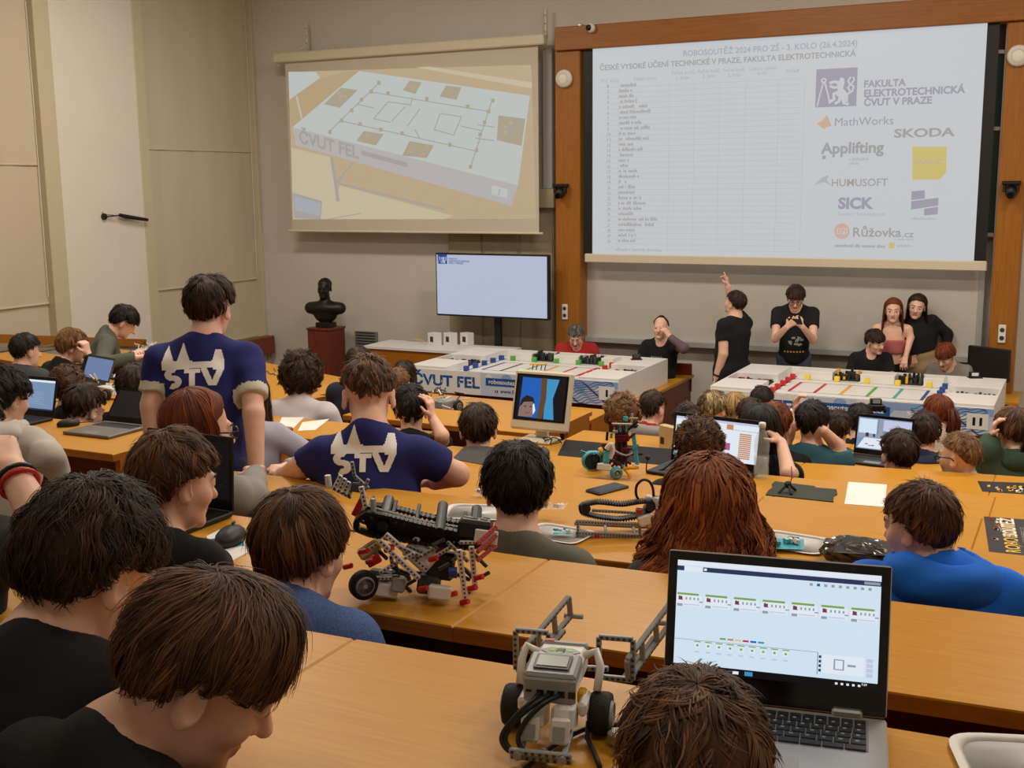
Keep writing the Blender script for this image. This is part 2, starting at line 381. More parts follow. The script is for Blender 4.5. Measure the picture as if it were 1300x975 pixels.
MB().span((sx0-.09-OFF[0], -.02, sz0-.1-OFF[2]), (sx1+.12-OFF[0], .03, sz0-OFF[2]), 'cream_plastic', .01).build('weight_bar', T)
pr = MB(); ND = -.006; NRM = (0, -1, 0)
def st(s, xl, xr, y, m='beam_text', bold=.015, hpx=None):       # text from pixel xl to xr with baseline at pixel y at xl
    o = on(xl, y); o[1] = ND; wd = on(xr, y)[0]-o[0]
    hh = None if hpx is None else hpx/FPX*float(np.dot(PY(xl, y, YS)-[0, 0, CAMZ], CF))
    text(pr, s, o, UX, UZ, width=wd, height=hh, m=m, bold=bold)
def rc(xl, yt, xr, yb, m, d=-.003):
    a = on(xl, yt); e = on(xr, yt); f = on(xl, yb)
    pr.quad([(a[0], d, f[2]), (e[0], d, f[2]), (e[0], d, a[2]), (a[0], d, a[2])], m)
rg = random.Random(4)
def greek(mb, o, wd, h, m, ux=UX, uz=UZ, seed=None):           # a line of print too small to read: rows of tiny letter-sized strokes
    x = 0; o = np.array(o, float)
    while x < wd:
        w_ = h*rg.uniform(.35, .7)
        if rg.random() > .12:
            hh = h*rg.choice((.7, .7, .7, 1)); a = o+ux*x; k = w_*.28
            for q in ((0, k), (w_*.6-k, w_*.6)): mb.quad([a+ux*q[0], a+ux*q[1], a+ux*q[1]+uz*hh, a+ux*q[0]+uz*hh], m)
            mb.quad([a, a+ux*w_*.6, a+ux*w_*.6+uz*k, a+uz*k], m)
        x += w_*.85
def sg(xl, xr, y, hpx, m='beam_faint'):
    o = on(xl, y); o[1] = ND; k = float(np.dot(PY(xl, y, YS)-[0, 0, CAMZ], CF))/FPX
    greek(pr, o, on(xr, y)[0]-o[0], hpx*k, m)
st('ROBOSOUTĚŽ 2024 PRO ZŠ - 3. KOLO (26.4.2024)', 867.5, 1088, 71.5, 'beam_blue', .02)
st('ČESKÉ VYSOKÉ UČENÍ TECHNICKÉ V PRAZE, FAKULTA ELEKTROTECHNICKÁ', 762, 1086, 89.5, 'beam_text', .02)
for s, xl, xr, y in (('Počet bodů', 853, 882, 95), ('1. jízda', 859, 875, 101), ('Počet bodů', 886, 914, 93), ('2. jízda', 892, 908, 99), ('Počet bodů', 918, 946, 91.5), ('3. jízda', 924, 941, 97.5), ('Celkový součet', 951, 987, 89.5), ('bodů', 962, 974, 95), ('Pořadí', 998, 1015, 92.5), ('Název týmu', 805, 833, 102.5), ('Poř. číslo', 764, 786, 105)):
    st(s, xl, xr, y, 'beam_faint', .01)
la = (17, 14, 14, 18, 28, 32, 17, 23, 30, 16, 30, 14, 23, 13, 9, 8, 18, 20, 7, 15, 15, 22, 27, 22, 14, 38, 34, 17, 17, 16)
for i in range(30):
    y = 110.5+6.78*i; sg(786.5-.05*i, 786.5+la[i]*1.25, y, 4.2, 'beam_text'); st(str(i+1), 771, 771+(2.0 if i < 9 else 4.2), y+.8, 'beam_text', .01, 3.6)
sg(782, 840, 318.5, 4, 'beam_faint')
for i in range(31):
    z = on(760, 112.5+6.78*i)[2]; pr.quad([(on(766, 0)[0], -.002, z), (on(1020, 0)[0], -.002, z), (on(1020, 0)[0], -.002, z+.004), (on(766, 0)[0], -.002, z+.004)], 'beam_line')
for xp in (785, 850, 882, 914, 947, 989, 1022):
    x = on(xp, 100)[0]; pr.quad([(x, -.002, on(xp, 318)[2]), (x+.004, -.002, on(xp, 318)[2]), (x+.004, -.002, on(xp, 100)[2]), (x, -.002, on(xp, 100)[2])], 'beam_line')
st('FAKULTA', 1097, 1150, 111, 'beam_violet', .035); st('ELEKTROTECHNICKÁ', 1097, 1225, 123, 'beam_violet', .035); st('ČVUT V PRAZE', 1097, 1183, 134.5, 'beam_violet', .035)
def emblem(mb, P, m_bg, m_fg, dn):         # crest: heraldic lion with a pair of compasses on a plain square; P(u, v) gives a point, u right, v up, 0..1
    q = lambda pts, m, e: mb.quad([P(u, v)+np.array(dn)*e for u, v in pts], m)
    q([(0, 0), (1, 0), (1, 1), (0, 1)], m_bg, 0)
    def pl(pts, wd):
        ribbon(mb, [P(u, v)+np.array(dn)*1.5 for u, v in pts], wd*np.linalg.norm(P(1, 0)-P(0, 0)), dn, m_fg)
    pl([(.19, .68), (.10, .3), (.05, .02)], .035); pl([(.21, .68), (.30, .35), (.36, .08)], .04)
    a = np.linspace(0, 2*math.pi, 12); pl([(.19+.055*math.cos(t), .70+.05*math.sin(t)) for t in a], .035)
    q([(.52, .60), (.60, .76), (.68, .74), (.70, .62), (.66, .44), (.54, .40)], m_fg, 1.5)      # head and chest
    q([(.54, .42), (.68, .46), (.80, .30), (.80, .12), (.66, .10), (.60, .24), (.50, .30)], m_fg, 1.5)
    pl([(.58, .62), (.45, .66), (.33, .62)], .07); pl([(.58, .52), (.45, .50), (.34, .55)], .06); pl([(.56, .38), (.44, .34), (.46, .20), (.36, .14)], .08)
    pl([(.60, .26), (.58, .14), (.48, .08)], .07); pl([(.78, .20), (.70, .08), (.82, .06)], .08)
    pl([(.78, .32), (.90, .40), (.92, .52), (.84, .56), (.78, .48), (.84, .40)], .05); pl([(.84, .56), (.78, .66), (.84, .76)], .045); pl([(.86, .58), (.93, .68), (.90, .76)], .045)
e0, e1 = on(1035, 136.5), on(1089, 85.5)
emblem(pr, lambda u, v: np.array([e0[0]+(e1[0]-e0[0])*u, -.004, e0[2]+(e1[2]-e0[2])*v]), 'beam_violet', 'beam_white', (0, -.001, 0))
st('MathWorks', 1060, 1134, 160, 'beam_violet', 0, 10)
def poly(pts, m, d=-.004): pr.quad([(lambda o: (o[0], d, o[2]))(on(x, y)) for x, y in pts], m)
poly([(1037, 157), (1044, 153), (1050, 146), (1056, 160), (1050, 161), (1046, 164)], 'beam_orange')
st('SKODA', 1135, 1212, 174.5, 'beam_text', .03, 10)
st('Applifting', 1042, 1122, 195, 'beam_text', .03, 13); rc(1044, 197.5, 1048.5, 202, 'beam_text'); sg(1078, 1104, 204, 4); sg(1078, 1090, 209, 3.4)
st('HUMUSOFT', 1056, 1127, 236.5, 'beam_text', .01, 9); poly([(1034, 235), (1044, 225), (1052, 222), (1050, 229), (1056, 236), (1046, 231)], 'beam_faint')
poly([(1158.5, 228), (1158.5, 186), (1202, 186), (1201, 219), (1193, 228)], 'beam_yellow'); st('FANUC', 1161, 1197, 209, 'beam_orange', .03, 6)
st('SICK', 1064, 1109, 264.5, 'beam_violet', .045, 13); st('Sensor Intelligence.', 1064, 1125, 273.5, 'beam_faint', .0, 4.4)
poly([(1157, 254), (1157.5, 243), (1174, 241.5), (1174, 252)], 'beam_violet'); poly([(1156.5, 266), (1157, 255.5), (1191.5, 251), (1191, 261)], 'beam_violet'); poly([(1173, 273.5), (1173.5, 265), (1191, 262.5), (1190.5, 272)], 'beam_violet'); sg(1157, 1189, 279, 3.5)
pts = [(1069+9.8*math.cos(t), 293.5+10*math.sin(t)) for t in np.linspace(0, 2*math.pi, 24, endpoint=False)]; poly(pts, 'beam_red'); rc(1062.5, 290, 1076, 297, 'beam_white', -.005); st('EPI', 1064, 1074.5, 296, 'beam_red', .05, 5)
st('Růžovka', 1083, 1144, 300, 'beam_text', .016, 11); st('.cz', 1145, 1160, 301, 'beam_text', .01, 8); sg(1135, 1160, 305, 3)
sg(1059, 1124, 313.5, 4, 'beam_text'); rc(1129, 308, 1136, 315, 'beam_yellow'); sg(1138, 1160, 313.5, 3.6)
pr.build('projected_print', T)
# ---- left projection screen with a photograph of a playing table
YS = 12.2
T = thing('projection_screen', 'smaller pulled down projection screen showing a white game table, beside the windows', 'projection screen', (-7.7, YS, 3.3))
OFF = np.array((-7.7, YS, 3.3))
x0, x1 = PY(363, 90, YS)[0]-.01, PY(683, 90, YS)[0]; z0, z1 = PY(368, 293, YS)[2], PY(362, 78, YS)[2]
MB().span((x0-OFF[0], 0, z0-OFF[2]), (x1-OFF[0], .008, z1-OFF[2]), 'screen_cloth').build('cloth', T)
a, c = PY(347, 68, 12.16), PY(691, 64, 12.16)
MB().span((a[0]-OFF[0], -.06, PY(347, 80, 12.16)[2]-OFF[2]), (c[0]-OFF[0], .06, a[2]-OFF[2]), 'cream_plastic', .012).build('housing', T)
MB().cyl((x0-.05-OFF[0], 0, z0-OFF[2]), (x1+.05-OFF[0], 0, z0-OFF[2]), .014, 'cream_plastic').build('bottom_bar', T)
for px in (389, 692):
    q = PY(px, 60 if px < 500 else 46, 12.35)-OFF; k = MB(); k.span((q[0]-.012, .16, q[2]-.02), (q[0]+.012, .2, q[2]+.3), 'cream_plastic', .003)
    k.tube([(q[0], .18, q[2]+.02), (q[0]-.03, .05, q[2]-.04)], .012, 'cream_plastic'); k.build('bracket', T)
    for j in range(3): MB().cyl((q[0], .155, q[2]+.05+j*.09), (q[0], .165, q[2]+.05+j*.09), .008, 'mid_grey', n=8).build('screw', T)
for n_, rgb in (('pic_warm', (188, 168, 136)), ('pic_pale', (198, 186, 158)), ('pic_white', (190, 196, 194)), ('pic_side', (182, 178, 176)), ('pic_grey', (166, 162, 156)), ('pic_brown', (172, 162, 140)), ('pic_blue', (170, 172, 180)), ('pic_tan', (182, 160, 126))): emis(n_, rgb, .9, (30, 30, 30))
pr = MB()
def g(x, y, d=0): p_ = PY(330+x/3.25, y/3.25, YS); return np.array([p_[0]-OFF[0], -.003-d*.0008, p_[2]-OFF[2]])
def pg(pts, m, d): pr.quad([g(x, y, d) for x, y in pts], m)
pg([(118, 297), (1120, 268), (1140, 905), (137, 905)], 'pic_warm', 0)
pg([(120, 410), (235, 330), (350, 295), (410, 293), (270, 420), (130, 530)], 'pic_tan', .5); pg([(118, 297), (232, 297), (248, 322), (122, 412)], 'pic_white', 1); pg([(148, 400), (156, 396), (178, 490), (170, 492)], 'pic_pale', 1)
pg([(640, 278), (700, 275), (1125, 340), (1122, 365)], 'pic_pale', 1); pg([(130, 610), (300, 650), (320, 905), (137, 905)], 'pic_pale', 1); pg([(330, 765), (800, 890), (760, 905), (300, 905)], 'pic_pale', 1.2)
pg([(135, 525), (1065, 765), (1040, 850), (150, 600)], 'pic_side', 2); pg([(135, 525), (410, 293), (1115, 395), (1065, 765)], 'pic_white', 2)
for a in ([(290, 648), (302, 650), (330, 830), (318, 832)], [(315, 748), (382, 668), (388, 672), (322, 756)], [(320, 752), (760, 860), (758, 868), (320, 760)]): pg(a, 'pic_grey', 2)
for a in ([(265, 430), (335, 362), (405, 372), (330, 445)], [(590, 372), (618, 333), (668, 340), (642, 388)], [(742, 398), (768, 353), (832, 360), (812, 412)], [(978, 578), (985, 476), (1096, 490), (1080, 602)], [(398, 582), (430, 540), (512, 553), (480, 600)], [(588, 642), (618, 582), (718, 600), (690, 652)]):
    pg(a, 'pic_brown', 3); A = np.array(a, float)
    for i in range(10):
        u, v = rg.uniform(.05, .8), rg.uniform(.05, .8); f = lambda u, v: tuple((A[0]*(1-u)+A[3]*u)*(1-v)+(A[1]*(1-u)+A[2]*u)*v)
        pg([f(u, v), f(u+.14, v), f(u+.14, v+.14), f(u, v+.14)], rg.choice(('pic_grey', 'pic_warm', 'pic_tan')), 4)
def ln(x0, y0, x1, y1, m='pic_grey', wd=4):
    n = np.array([-(y1-y0), x1-x0], float); n = n/np.linalg.norm(n)*wd/2; pg([(x0-n[0], y0-n[1]), (x1-n[0], y1-n[1]), (x1+n[0], y1+n[1]), (x0+n[0], y0+n[1])], m, 4)
for l in ((285, 545, 495, 340), (460, 380, 945, 460), (340, 500, 900, 625), (400, 430, 470, 445), (960, 410, 870, 690), (640, 535, 660, 570), (470, 490, 530, 420), (530, 420, 620, 432), (545, 500, 600, 440), (470, 490, 540, 505), (610, 520, 660, 450), (720, 535, 745, 468), (745, 468, 832, 482), (832, 482, 800, 558), (800, 558, 720, 535), (830, 520, 920, 540), (900, 515, 970, 525), (890, 570, 965, 580), (630, 410, 620, 440)): ln(*l)
for x, y in ((290, 545), (338, 497), (380, 455), (420, 412), (460, 378), (492, 342), (415, 512), (500, 535), (588, 550), (785, 597), (870, 688), (895, 620), (910, 555), (928, 505), (945, 460), (962, 415), (530, 385), (690, 408), (858, 440)): pg([(x-7, y-8), (x+7, y-8), (x+7, y+8), (x-7, y+8)], 'pic_brown', 5)
o = g(165, 588, 6); e = g(410, 655, 6); u_ = e-o; text(pr, 'ČVUT FEL', o, u_/np.linalg.norm(u_), UZ, width=np.linalg.norm(u_), m='pic_grey', bold=.03)
pg([(420, 620), (610, 672), (608, 690), (420, 640)], 'pic_grey', 4); pg([(960, 765), (1025, 780), (1020, 818), (955, 802)], 'pic_white', 4); ln(990, 780, 986, 805, 'pic_grey', 7)
pg([(136, 795), (258, 830), (252, 905), (142, 900)], 'pic_grey', 3); pg([(142, 808), (252, 838), (248, 890), (146, 868)], 'pic_blue', 4); ln(280, 905, 420, 880, 'pic_grey', 4)
pr.build('projected_print', T)
# ---- television on a stand
T = thing('television', 'large flat television on a black pole stand showing a blank pale slide', 'television', (-6.29, 12.0, 0)); OFF = np.array((-6.29, 12.0, 0))
a, c = PY(552.5, 321, 11.96), PY(696.5, 407, 11.96)
MB().span((a[0]-OFF[0], -.04, c[2]), (c[0]-OFF[0], .03, a[2]), 'black', .008).build('casing', T)
emis('tv_glow', (176, 184, 206), 1.0); emis('tv_blue', (36, 66, 150), .9)
MB().span((a[0]-OFF[0]+.018, -.043, c[2]+.022), (c[0]-OFF[0]-.018, -.041, a[2]-.018), 'tv_glow').build('screen', T)
pr = MB(); q = lambda x, y: PY(x, y, 11.957)-OFF
e0, e1 = q(556, 334.8), q(567.5, 323); emblem(pr, lambda u, v: np.array([e0[0]+(e1[0]-e0[0])*u, -.046, e0[2]+(e1[2]-e0[2])*v]), 'tv_blue', 'tv_glow', (0, -.0006, 0))
for s_, y, x_ in (('FAKULTA', 329.3, 580.5), ('ELEKTROTECHNICKÁ', 332.3, 596), ('ČVUT V PRAZE', 335, 588)):
    o = q(570, y); o[1] = -.047; text(pr, s_, o, UX, UZ, width=q(x_, y)[0]-o[0], m='tv_blue', bold=.02)
pr.build('screen_print', T)
MB().span((-.045, .16, .04), (.045, .21, c[2]+.3), 'black', .01).build('pole', T); MB().span((-.2, .03, c[2]+.15), (.2, .17, c[2]+.35), 'black', .01).build('mount', T); MB().span((-.35, .13, 0), (.35, .42, .04), 'black', .01).build('base', T)
# ---- small fittings on the wall and frame
def disc_speaker(px, py, label):
    p_ = PY(px, py, 12.2); t = thing('wall_speaker', label, 'speaker', p_)
    MB().lathe([(0.095, 0), (.1, .02), (.09, .05), (.04, .062), (0, .064)], (0, 0, 0), 'white_plastic', 28, (0, -1, 0)).build('shell', t, True)
    MB().lathe([(.066, .0), (.066, .003), (0, .004)], (0, -.057, 0), 'cream_plastic', 24, (0, -1, 0)).build('grille', t)
disc_speaker(717, 100, 'round white loudspeaker on the wooden post beside the smaller screen')
disc_speaker(1293, 71, 'round white loudspeaker on the wooden post at the picture edge')
p_ = PY(751.5, 36, 12.15); t = thing('dome_camera', 'small white ball camera on the wooden beam above the big screen', 'camera', p_)
MB().sphere((0, -.03, 0), .05, 'white_plastic', 18, 12).build('housing', t, True); MB().lathe([(.034, 0), (.03, .014), (.01, .018), (0, .018)], (-.01, -.068, 0), 'black_gloss', 16, (-.25, -1, 0)).build('lens', t, True)
for px, py, lb in ((714, 243, 'black swivelling camera on the wooden post between the two screens'), (1284, 241, 'black swivelling camera on the wooden post right of the big screen')):
    p_ = PY(px, py, 12.2); t = thing('swivel_camera', lb, 'camera', p_)
    MB().span((-.085, -.1, .05), (.085, 0, .085), 'black', .008).build('bracket', t); MB().span((-.075, -.09, -.02), (-.045, -.03, .05), 'black', .006).span((.045, -.09, -.02), (.075, -.03, .05), 'black', .006).build('yoke', t)
    MB().sphere((0, -.07, -.02), (.052, .06, .06), 'black', 16, 10).build('head', t, True); MB().cyl((0, -.1, -.04), (0, -.145, -.055), .03, 'black_gloss', n=14).build('lens', t)
for px, py, lb in ((717, 396, 'pale double socket plate on the post beside the television'), (1272, 424, 'pale double socket plate on the post near the seated boy in grey')):
    p_ = PY(px, py, 12.19); t = thing('wall_socket', lb, 'socket', p_); MB().span((-.035, -.008, -.09), (.035, .01, .09), 'white_plastic', .006).build('plate', t)
    for z in (-.04, .04): MB().cyl((0, -.007, z), (0, -.011, z), .022, 'dark_grey', n=14).build('outlet', t)
a, c = PY(450, 420, 12.47), PY(479, 441, 12.47); t = thing('wall_vent', 'grey ventilation grille low on the front wall beside the bust', 'vent', (a[0], 12.48, c[2]))
MB().span((0, -.01, -.25), (c[0]-a[0], .02, a[2]-c[2]), 'mid_grey', .006).build('frame', t)
for i in range(12): MB().span((.03, -.016, -.22+i*.036), (c[0]-a[0]-.03, 0, -.208+i*.036), 'dark_grey').build('slat', t)
# microphone arm on the pier
p_ = PX(131, 275, XL); t = thing('wall_microphone', 'thin black microphone arm on the pale pier between the windows', 'microphone', p_)
MB().cyl((0, 0, 0), (.03, 0, 0), .035, 'black').build('base', t); MB().tube([(.03, 0, 0), (.05, .12, .005), (.05, .22, .01)], .008, 'black').build('arm', t); MB().tube([(.05, .2, .012), (.05, .3, -.01), (.06, .62, -.055)], [.02, .026, .018], 'black', 8).build('capsule', t)
MB().tube([(.01, -.02, .05), (.02, .01, .02), (.04, .12, .014)], .004, 'black', 5).build('cable', t)
# ---- bust on its pedestal
pb = PY(408, 416, 11.95); t = thing('pedestal', 'tall red brown wooden pedestal under the dark bust', 'pedestal', (pb[0], 12.05, 0))
MB().span((-.17, -.17, 0), (.17, .17, pb[2]-.03), 'red_wood', .006).build('column', t); MB().span((-.18, -.18, pb[2]-.03), (.18, .18, pb[2]), 'red_wood', .006).build('top', t)
BUST_AT = (pb[0], 12.05, pb[2])
# ================================================================== figures: distance fields meshed with surface nets
def axis(lo, hi, h, fine=()):
    out = [lo]
    while out[-1] < hi:
        x = out[-1]; s = h
        for a, b_, f in fine:
            if a-1e-9 <= x < b_: s = min(s, f)
            elif x < a < x+s: s = min(s, max(a-x, f))
        out.append(x+s)
    return np.array(out)
class Field:
    def __init__(s, ax): s.ax = ax; s.F = np.full([len(a) for a in ax], .2, np.float32)
    def win(s, lo, hi):
        r = []
        for a, l, h in zip(s.ax, lo, hi):
            i0 = max(0, np.searchsorted(a, l)-1); i1 = min(len(a), np.searchsorted(a, h)+1); r.append(slice(i0, max(i0, i1)))
        return r
    def comb(s, w_, d, k, op):
        A = s.F[tuple(w_)]
        if op == 'u':
            h = np.clip(.5+.5*(A-d)/k, 0, 1); R = A*(1-h)+d*h-k*h*(1-h)
        else:
            h = np.clip(.5-.5*(A+d)/k, 0, 1); R = A*(1-h)-d*h+k*h*(1-h)
        s.F[tuple(w_)] = R
    def grid(s, w_): return [a[q].astype(np.float32) for a, q in zip(s.ax, w_)]
    def cone(s, p0, p1, r0, r1, k=.02, op='u', clip=None, sq=None):
        p0 = np.array(p0, float); p1 = np.array(p1, float); m = max(r0, r1)+k+.012
        w_ = s.win(np.minimum(p0, p1)-m, np.maximum(p0, p1)+m); X, Y, Z = s.grid(w_)
        if 0 in (len(X), len(Y), len(Z)): return
        X = (X-p0[0])[:, None, None]; Y = (Y-p0[1])[None, :, None]; Z = (Z-p0[2])[None, None, :]; d = p1-p0; L2 = float(d@d)+1e-12
        t = np.clip((X*d[0]+Y*d[1]+Z*d[2])/L2, 0, 1)
        D = np.sqrt((X-t*d[0])**2+(Y-t*d[1])**2+(Z-t*d[2])**2)-(r0+(r1-r0)*t)
        if clip is not None:
            for cp, cn in clip:
                cp = np.array(cp)-p0; D = np.maximum(D, (X-cp[0])*cn[0]+(Y-cp[1])*cn[1]+(Z-cp[2])*cn[2])
        s.comb(w_, D, k, op)
    def ell(s, c, r, R=None, k=.02, op='u'):
        c = np.array(c, float); r = np.array([r]*3 if np.isscalar(r) else r, float); R = np.eye(3) if R is None else np.array(R)
        e = np.sqrt(((R*r)**2).sum(1))+k+.012
        w_ = s.win(c-e, c+e); X, Y, Z = s.grid(w_)
        if 0 in (len(X), len(Y), len(Z)): return
        X = (X-c[0])[:, None, None]; Y = (Y-c[1])[None, :, None]; Z = (Z-c[2])[None, None, :]
        q = [(X*R[0, i]+Y*R[1, i]+Z*R[2, i]) for i in range(3)]
        k0 = np.sqrt(sum((q[i]/r[i])**2 for i in range(3))); k1 = np.sqrt(sum((q[i]/r[i]**2)**2 for i in range(3)))+1e-6
        s.comb(w_, k0*(k0-1)/k1, k, op)
    def cut(s, p, n):           # remove the half space in front of the plane
        X, Y, Z = s.ax; p = np.array(p, float); n = np.array(n, float)
        s.F = np.maximum(s.F, ((X-p[0])*n[0])[:, None, None]+((Y-p[1])*n[1])[None, :, None]+((Z-p[2])*n[2])[None, None, :]).astype(np.float32)
    def wrinkle(s, amp, seed=0, f=22):
        X, Y, Z = s.ax; x = X[:, None, None]; y = Y[None, :, None]; z = Z[None, None, :]; a = seed*1.7
        m = np.abs(s.F) < .05
        n = np.sin(f*(x*.55+z*1.0+.25*np.sin(f*.4*y+a))+a)*np.cos(f*.42*(y-z*.5)+a*2+2*np.sin(f*.3*x))
        n = n+.5*np.sin(f*1.9*(z*.7-x*.6+y*.3)+3*np.sin(f*.5*z+a))
        s.F = np.where(m, s.F+amp*n, s.F).astype(np.float32)
    def mesh(s):
        F = s.F; F = np.where(np.abs(F) < 1e-6, 1e-6, F); I = F < 0; n = F.shape
        C = [I[a:n[0]-1+a, b_:n[1]-1+b_, c:n[2]-1+c] for a in (0, 1) for b_ in (0, 1) for c in (0, 1)]
        anyc = np.zeros_like(C[0]); allc = np.ones_like(C[0])
        for q in C: anyc |= q; allc &= q
        act = anyc & ~allc; idx = np.argwhere(act)
        if len(idx) == 0: return np.zeros((0, 3)), np.zeros((0, 4), int)
        corners = np.array([(a, b_, c) for a in (0, 1) for b_ in (0, 1) for c in (0, 1)])
        vals = np.stack([F[idx[:, 0]+a, idx[:, 1]+b_, idx[:, 2]+c] for a, b_, c in corners], 1)
        pos = np.stack([np.stack([s.ax[0][idx[:, 0]+a], s.ax[1][idx[:, 1]+b_], s.ax[2][idx[:, 2]+c]], 1) for a, b_, c in corners], 1)
        V = np.zeros((len(idx), 3)); cnt = np.zeros(len(idx))
        for i in range(8):
            for j in range(i+1, 8):
                if np.abs(corners[i]-corners[j]).sum() == 1:
                    v0, v1 = vals[:, i], vals[:, j]; m = (v0 < 0) != (v1 < 0); t = np.where(m, v0/(v0-v1+1e-12), 0)
                    V += np.where(m[:, None], pos[:, i]*(1-t[:, None])+pos[:, j]*t[:, None], 0); cnt += m
        V /= cnt[:, None]
        ids = -np.ones(act.shape, np.int64); ids[act] = np.arange(len(idx)); Q = []
        for ax_ in range(3):
            a = [slice(None)]*3; b_ = [slice(None)]*3; a[ax_] = slice(0, n[ax_]-1); b_[ax_] = slice(1, n[ax_])
            A, B = I[tuple(a)], I[tuple(b_)]; e = np.argwhere(A != B); o1, o2 = [q for q in range(3) if q != ax_]
            ok = (e[:, o1] > 0) & (e[:, o2] > 0) & (e[:, o1] < n[o1]-1) & (e[:, o2] < n[o2]-1); e = e[ok]; fl = A[tuple(e.T)]
            def gid(d1, d2): q = e.copy(); q[:, o1] -= d1; q[:, o2] -= d2; return ids[tuple(q.T)]
            q = np.stack([gid(1, 1), gid(0, 1), gid(0, 0), gid(1, 0)], 1)
            if ax_ == 1: fl = ~fl
            q[~fl] = q[~fl][:, ::-1]; Q.append(q)
        Q = np.concatenate(Q); return V, Q[(Q >= 0).all(1)]
def np_mesh(name, V, Q, mats, parent=None, smooth=True, mi=None, tone=None):
    me = bpy.data.meshes.new(name); V = np.asarray(V, np.float32); Q = np.asarray(Q); k = Q.shape[1]
    me.vertices.add(len(V)); me.vertices.foreach_set('co', V.ravel()); me.loops.add(Q.size); me.loops.foreach_set('vertex_index', Q.ravel().astype(np.int32))
    me.polygons.add(len(Q)); me.polygons.foreach_set('loop_start', np.arange(0, Q.size, k, dtype=np.int32)); me.polygons.foreach_set('loop_total', np.full(len(Q), k, np.int32))
    me.polygons.foreach_set('use_smooth', np.full(len(Q), smooth))
    for m in mats: me.materials.append(MATS[m] if isinstance(m, str) else m)
    if mi is not None: me.polygons.foreach_set('material_index', np.asarray(mi, np.int32))
    me.update(calc_edges=True); me.validate()
    if tone is not None:
        at = me.color_attributes.new('tone', 'FLOAT_COLOR', 'POINT'); c = np.ones((len(V), 4), np.float32); c[:, :3] = np.asarray(tone)[:, None]; at.data.foreach_set('color', c.ravel())
    o = bpy.data.objects.new(name, me); COL.objects.link(o)
    if parent is not None: o.parent = parent
    return o
def hair_mat(name, dark, light, rough=.55):
    m = bpy.data.materials.new(name); m.use_nodes = True; nt = m.node_tree; b_ = nt.nodes['Principled BSDF']
    a = nt.nodes.new('ShaderNodeAttribute'); a.attribute_name = 'tone'; r = nt.nodes.new('ShaderNodeValToRGB'); r.color_ramp.elements[0].color = lin(dark); r.color_ramp.elements[1].color = lin(light)
    nt.links.new(a.outputs['Color'], r.inputs[0]); nt.links.new(r.outputs[0], b_.inputs['Base Color']); b_.inputs['Roughness'].default_value = rough; b_.inputs['Specular IOR Level'].default_value = .3
    MATS[name] = m; return name
mat('skin', (234, 188, 164), .5, spec=.4, noise=.05, nscale=30, sss=.12); mat('skin_tan', (196, 144, 108), .5, spec=.4, noise=.05, nscale=30); mat('lip', (190, 118, 104), .45)
mat('eye_white', (226, 222, 216), .25); mat('iris', (52, 36, 26), .2)
hair_mat('hair_black', (12, 9, 8), (50, 38, 32)); hair_mat('hair_dark', (24, 15, 10), (84, 56, 38)); hair_mat('hair_brown', (46, 28, 17), (136, 92, 56)); hair_mat('hair_light', (84, 58, 34), (170, 126, 80))
hair_mat('hair_red', (78, 32, 14), (168, 84, 40)); hair_mat('hair_copper', (92, 42, 17), (214, 128, 70)); hair_mat('hair_blond', (110, 80, 44), (222, 190, 130)); hair_mat('hair_grey', (50, 48, 44), (150, 146, 138)); hair_mat('hair_streak', (30, 22, 16), (226, 200, 140))
HC, HR = np.array((0, -.012, .033)), np.array((.079, .099, .090))
CP = np.array((0, -.35, .937)); CE = np.array((0, .937, .35)); CX = np.array((1., 0, 0))
def hdir(th, ph):
    th = np.asarray(th)[..., None]; ph = np.asarray(ph)[..., None]
    return CP*np.cos(th)+(CE*np.cos(ph)+CX*np.sin(ph))*np.sin(th)
def hsurf(th, ph, t):
    d = hdir(th, ph); n = d/HR; n = n/np.linalg.norm(n, axis=-1, keepdims=True); return HC+HR*d+n*np.asarray(t)[..., None], n
STY = {    # thick, front, side, ear, back (degrees from the crown), lock length, jitter, curl, fall length
    'short': (.013, 86, 86, 88, 118, 30, .22, 0, 0), 'crop': (.007, 82, 82, 84, 112, 18, .14, 0, 0), 'fringe': (.017, 104, 98, 91, 117, 46, .16, 0, 0),
    'mop': (.022, 98, 98, 98, 121, 40, .34, .003, 0), 'curly': (.034, 94, 96, 98, 122, 28, .8, .010, 0), 'spiky': (.016, 88, 92, 94, 122, 28, .4, 0, 0),
    'long': (.015, 84, 92, 102, 124, 60, .10, .002, .20), 'frizz': (.022, 86, 92, 104, 126, 60, .35, .017, .30), 'bald': (.003, 40, 66, 90, 114, 12, .25, 0, 0), 'tail': (.010, 80, 90, 96, 116, 60, .08, 0, .0)}
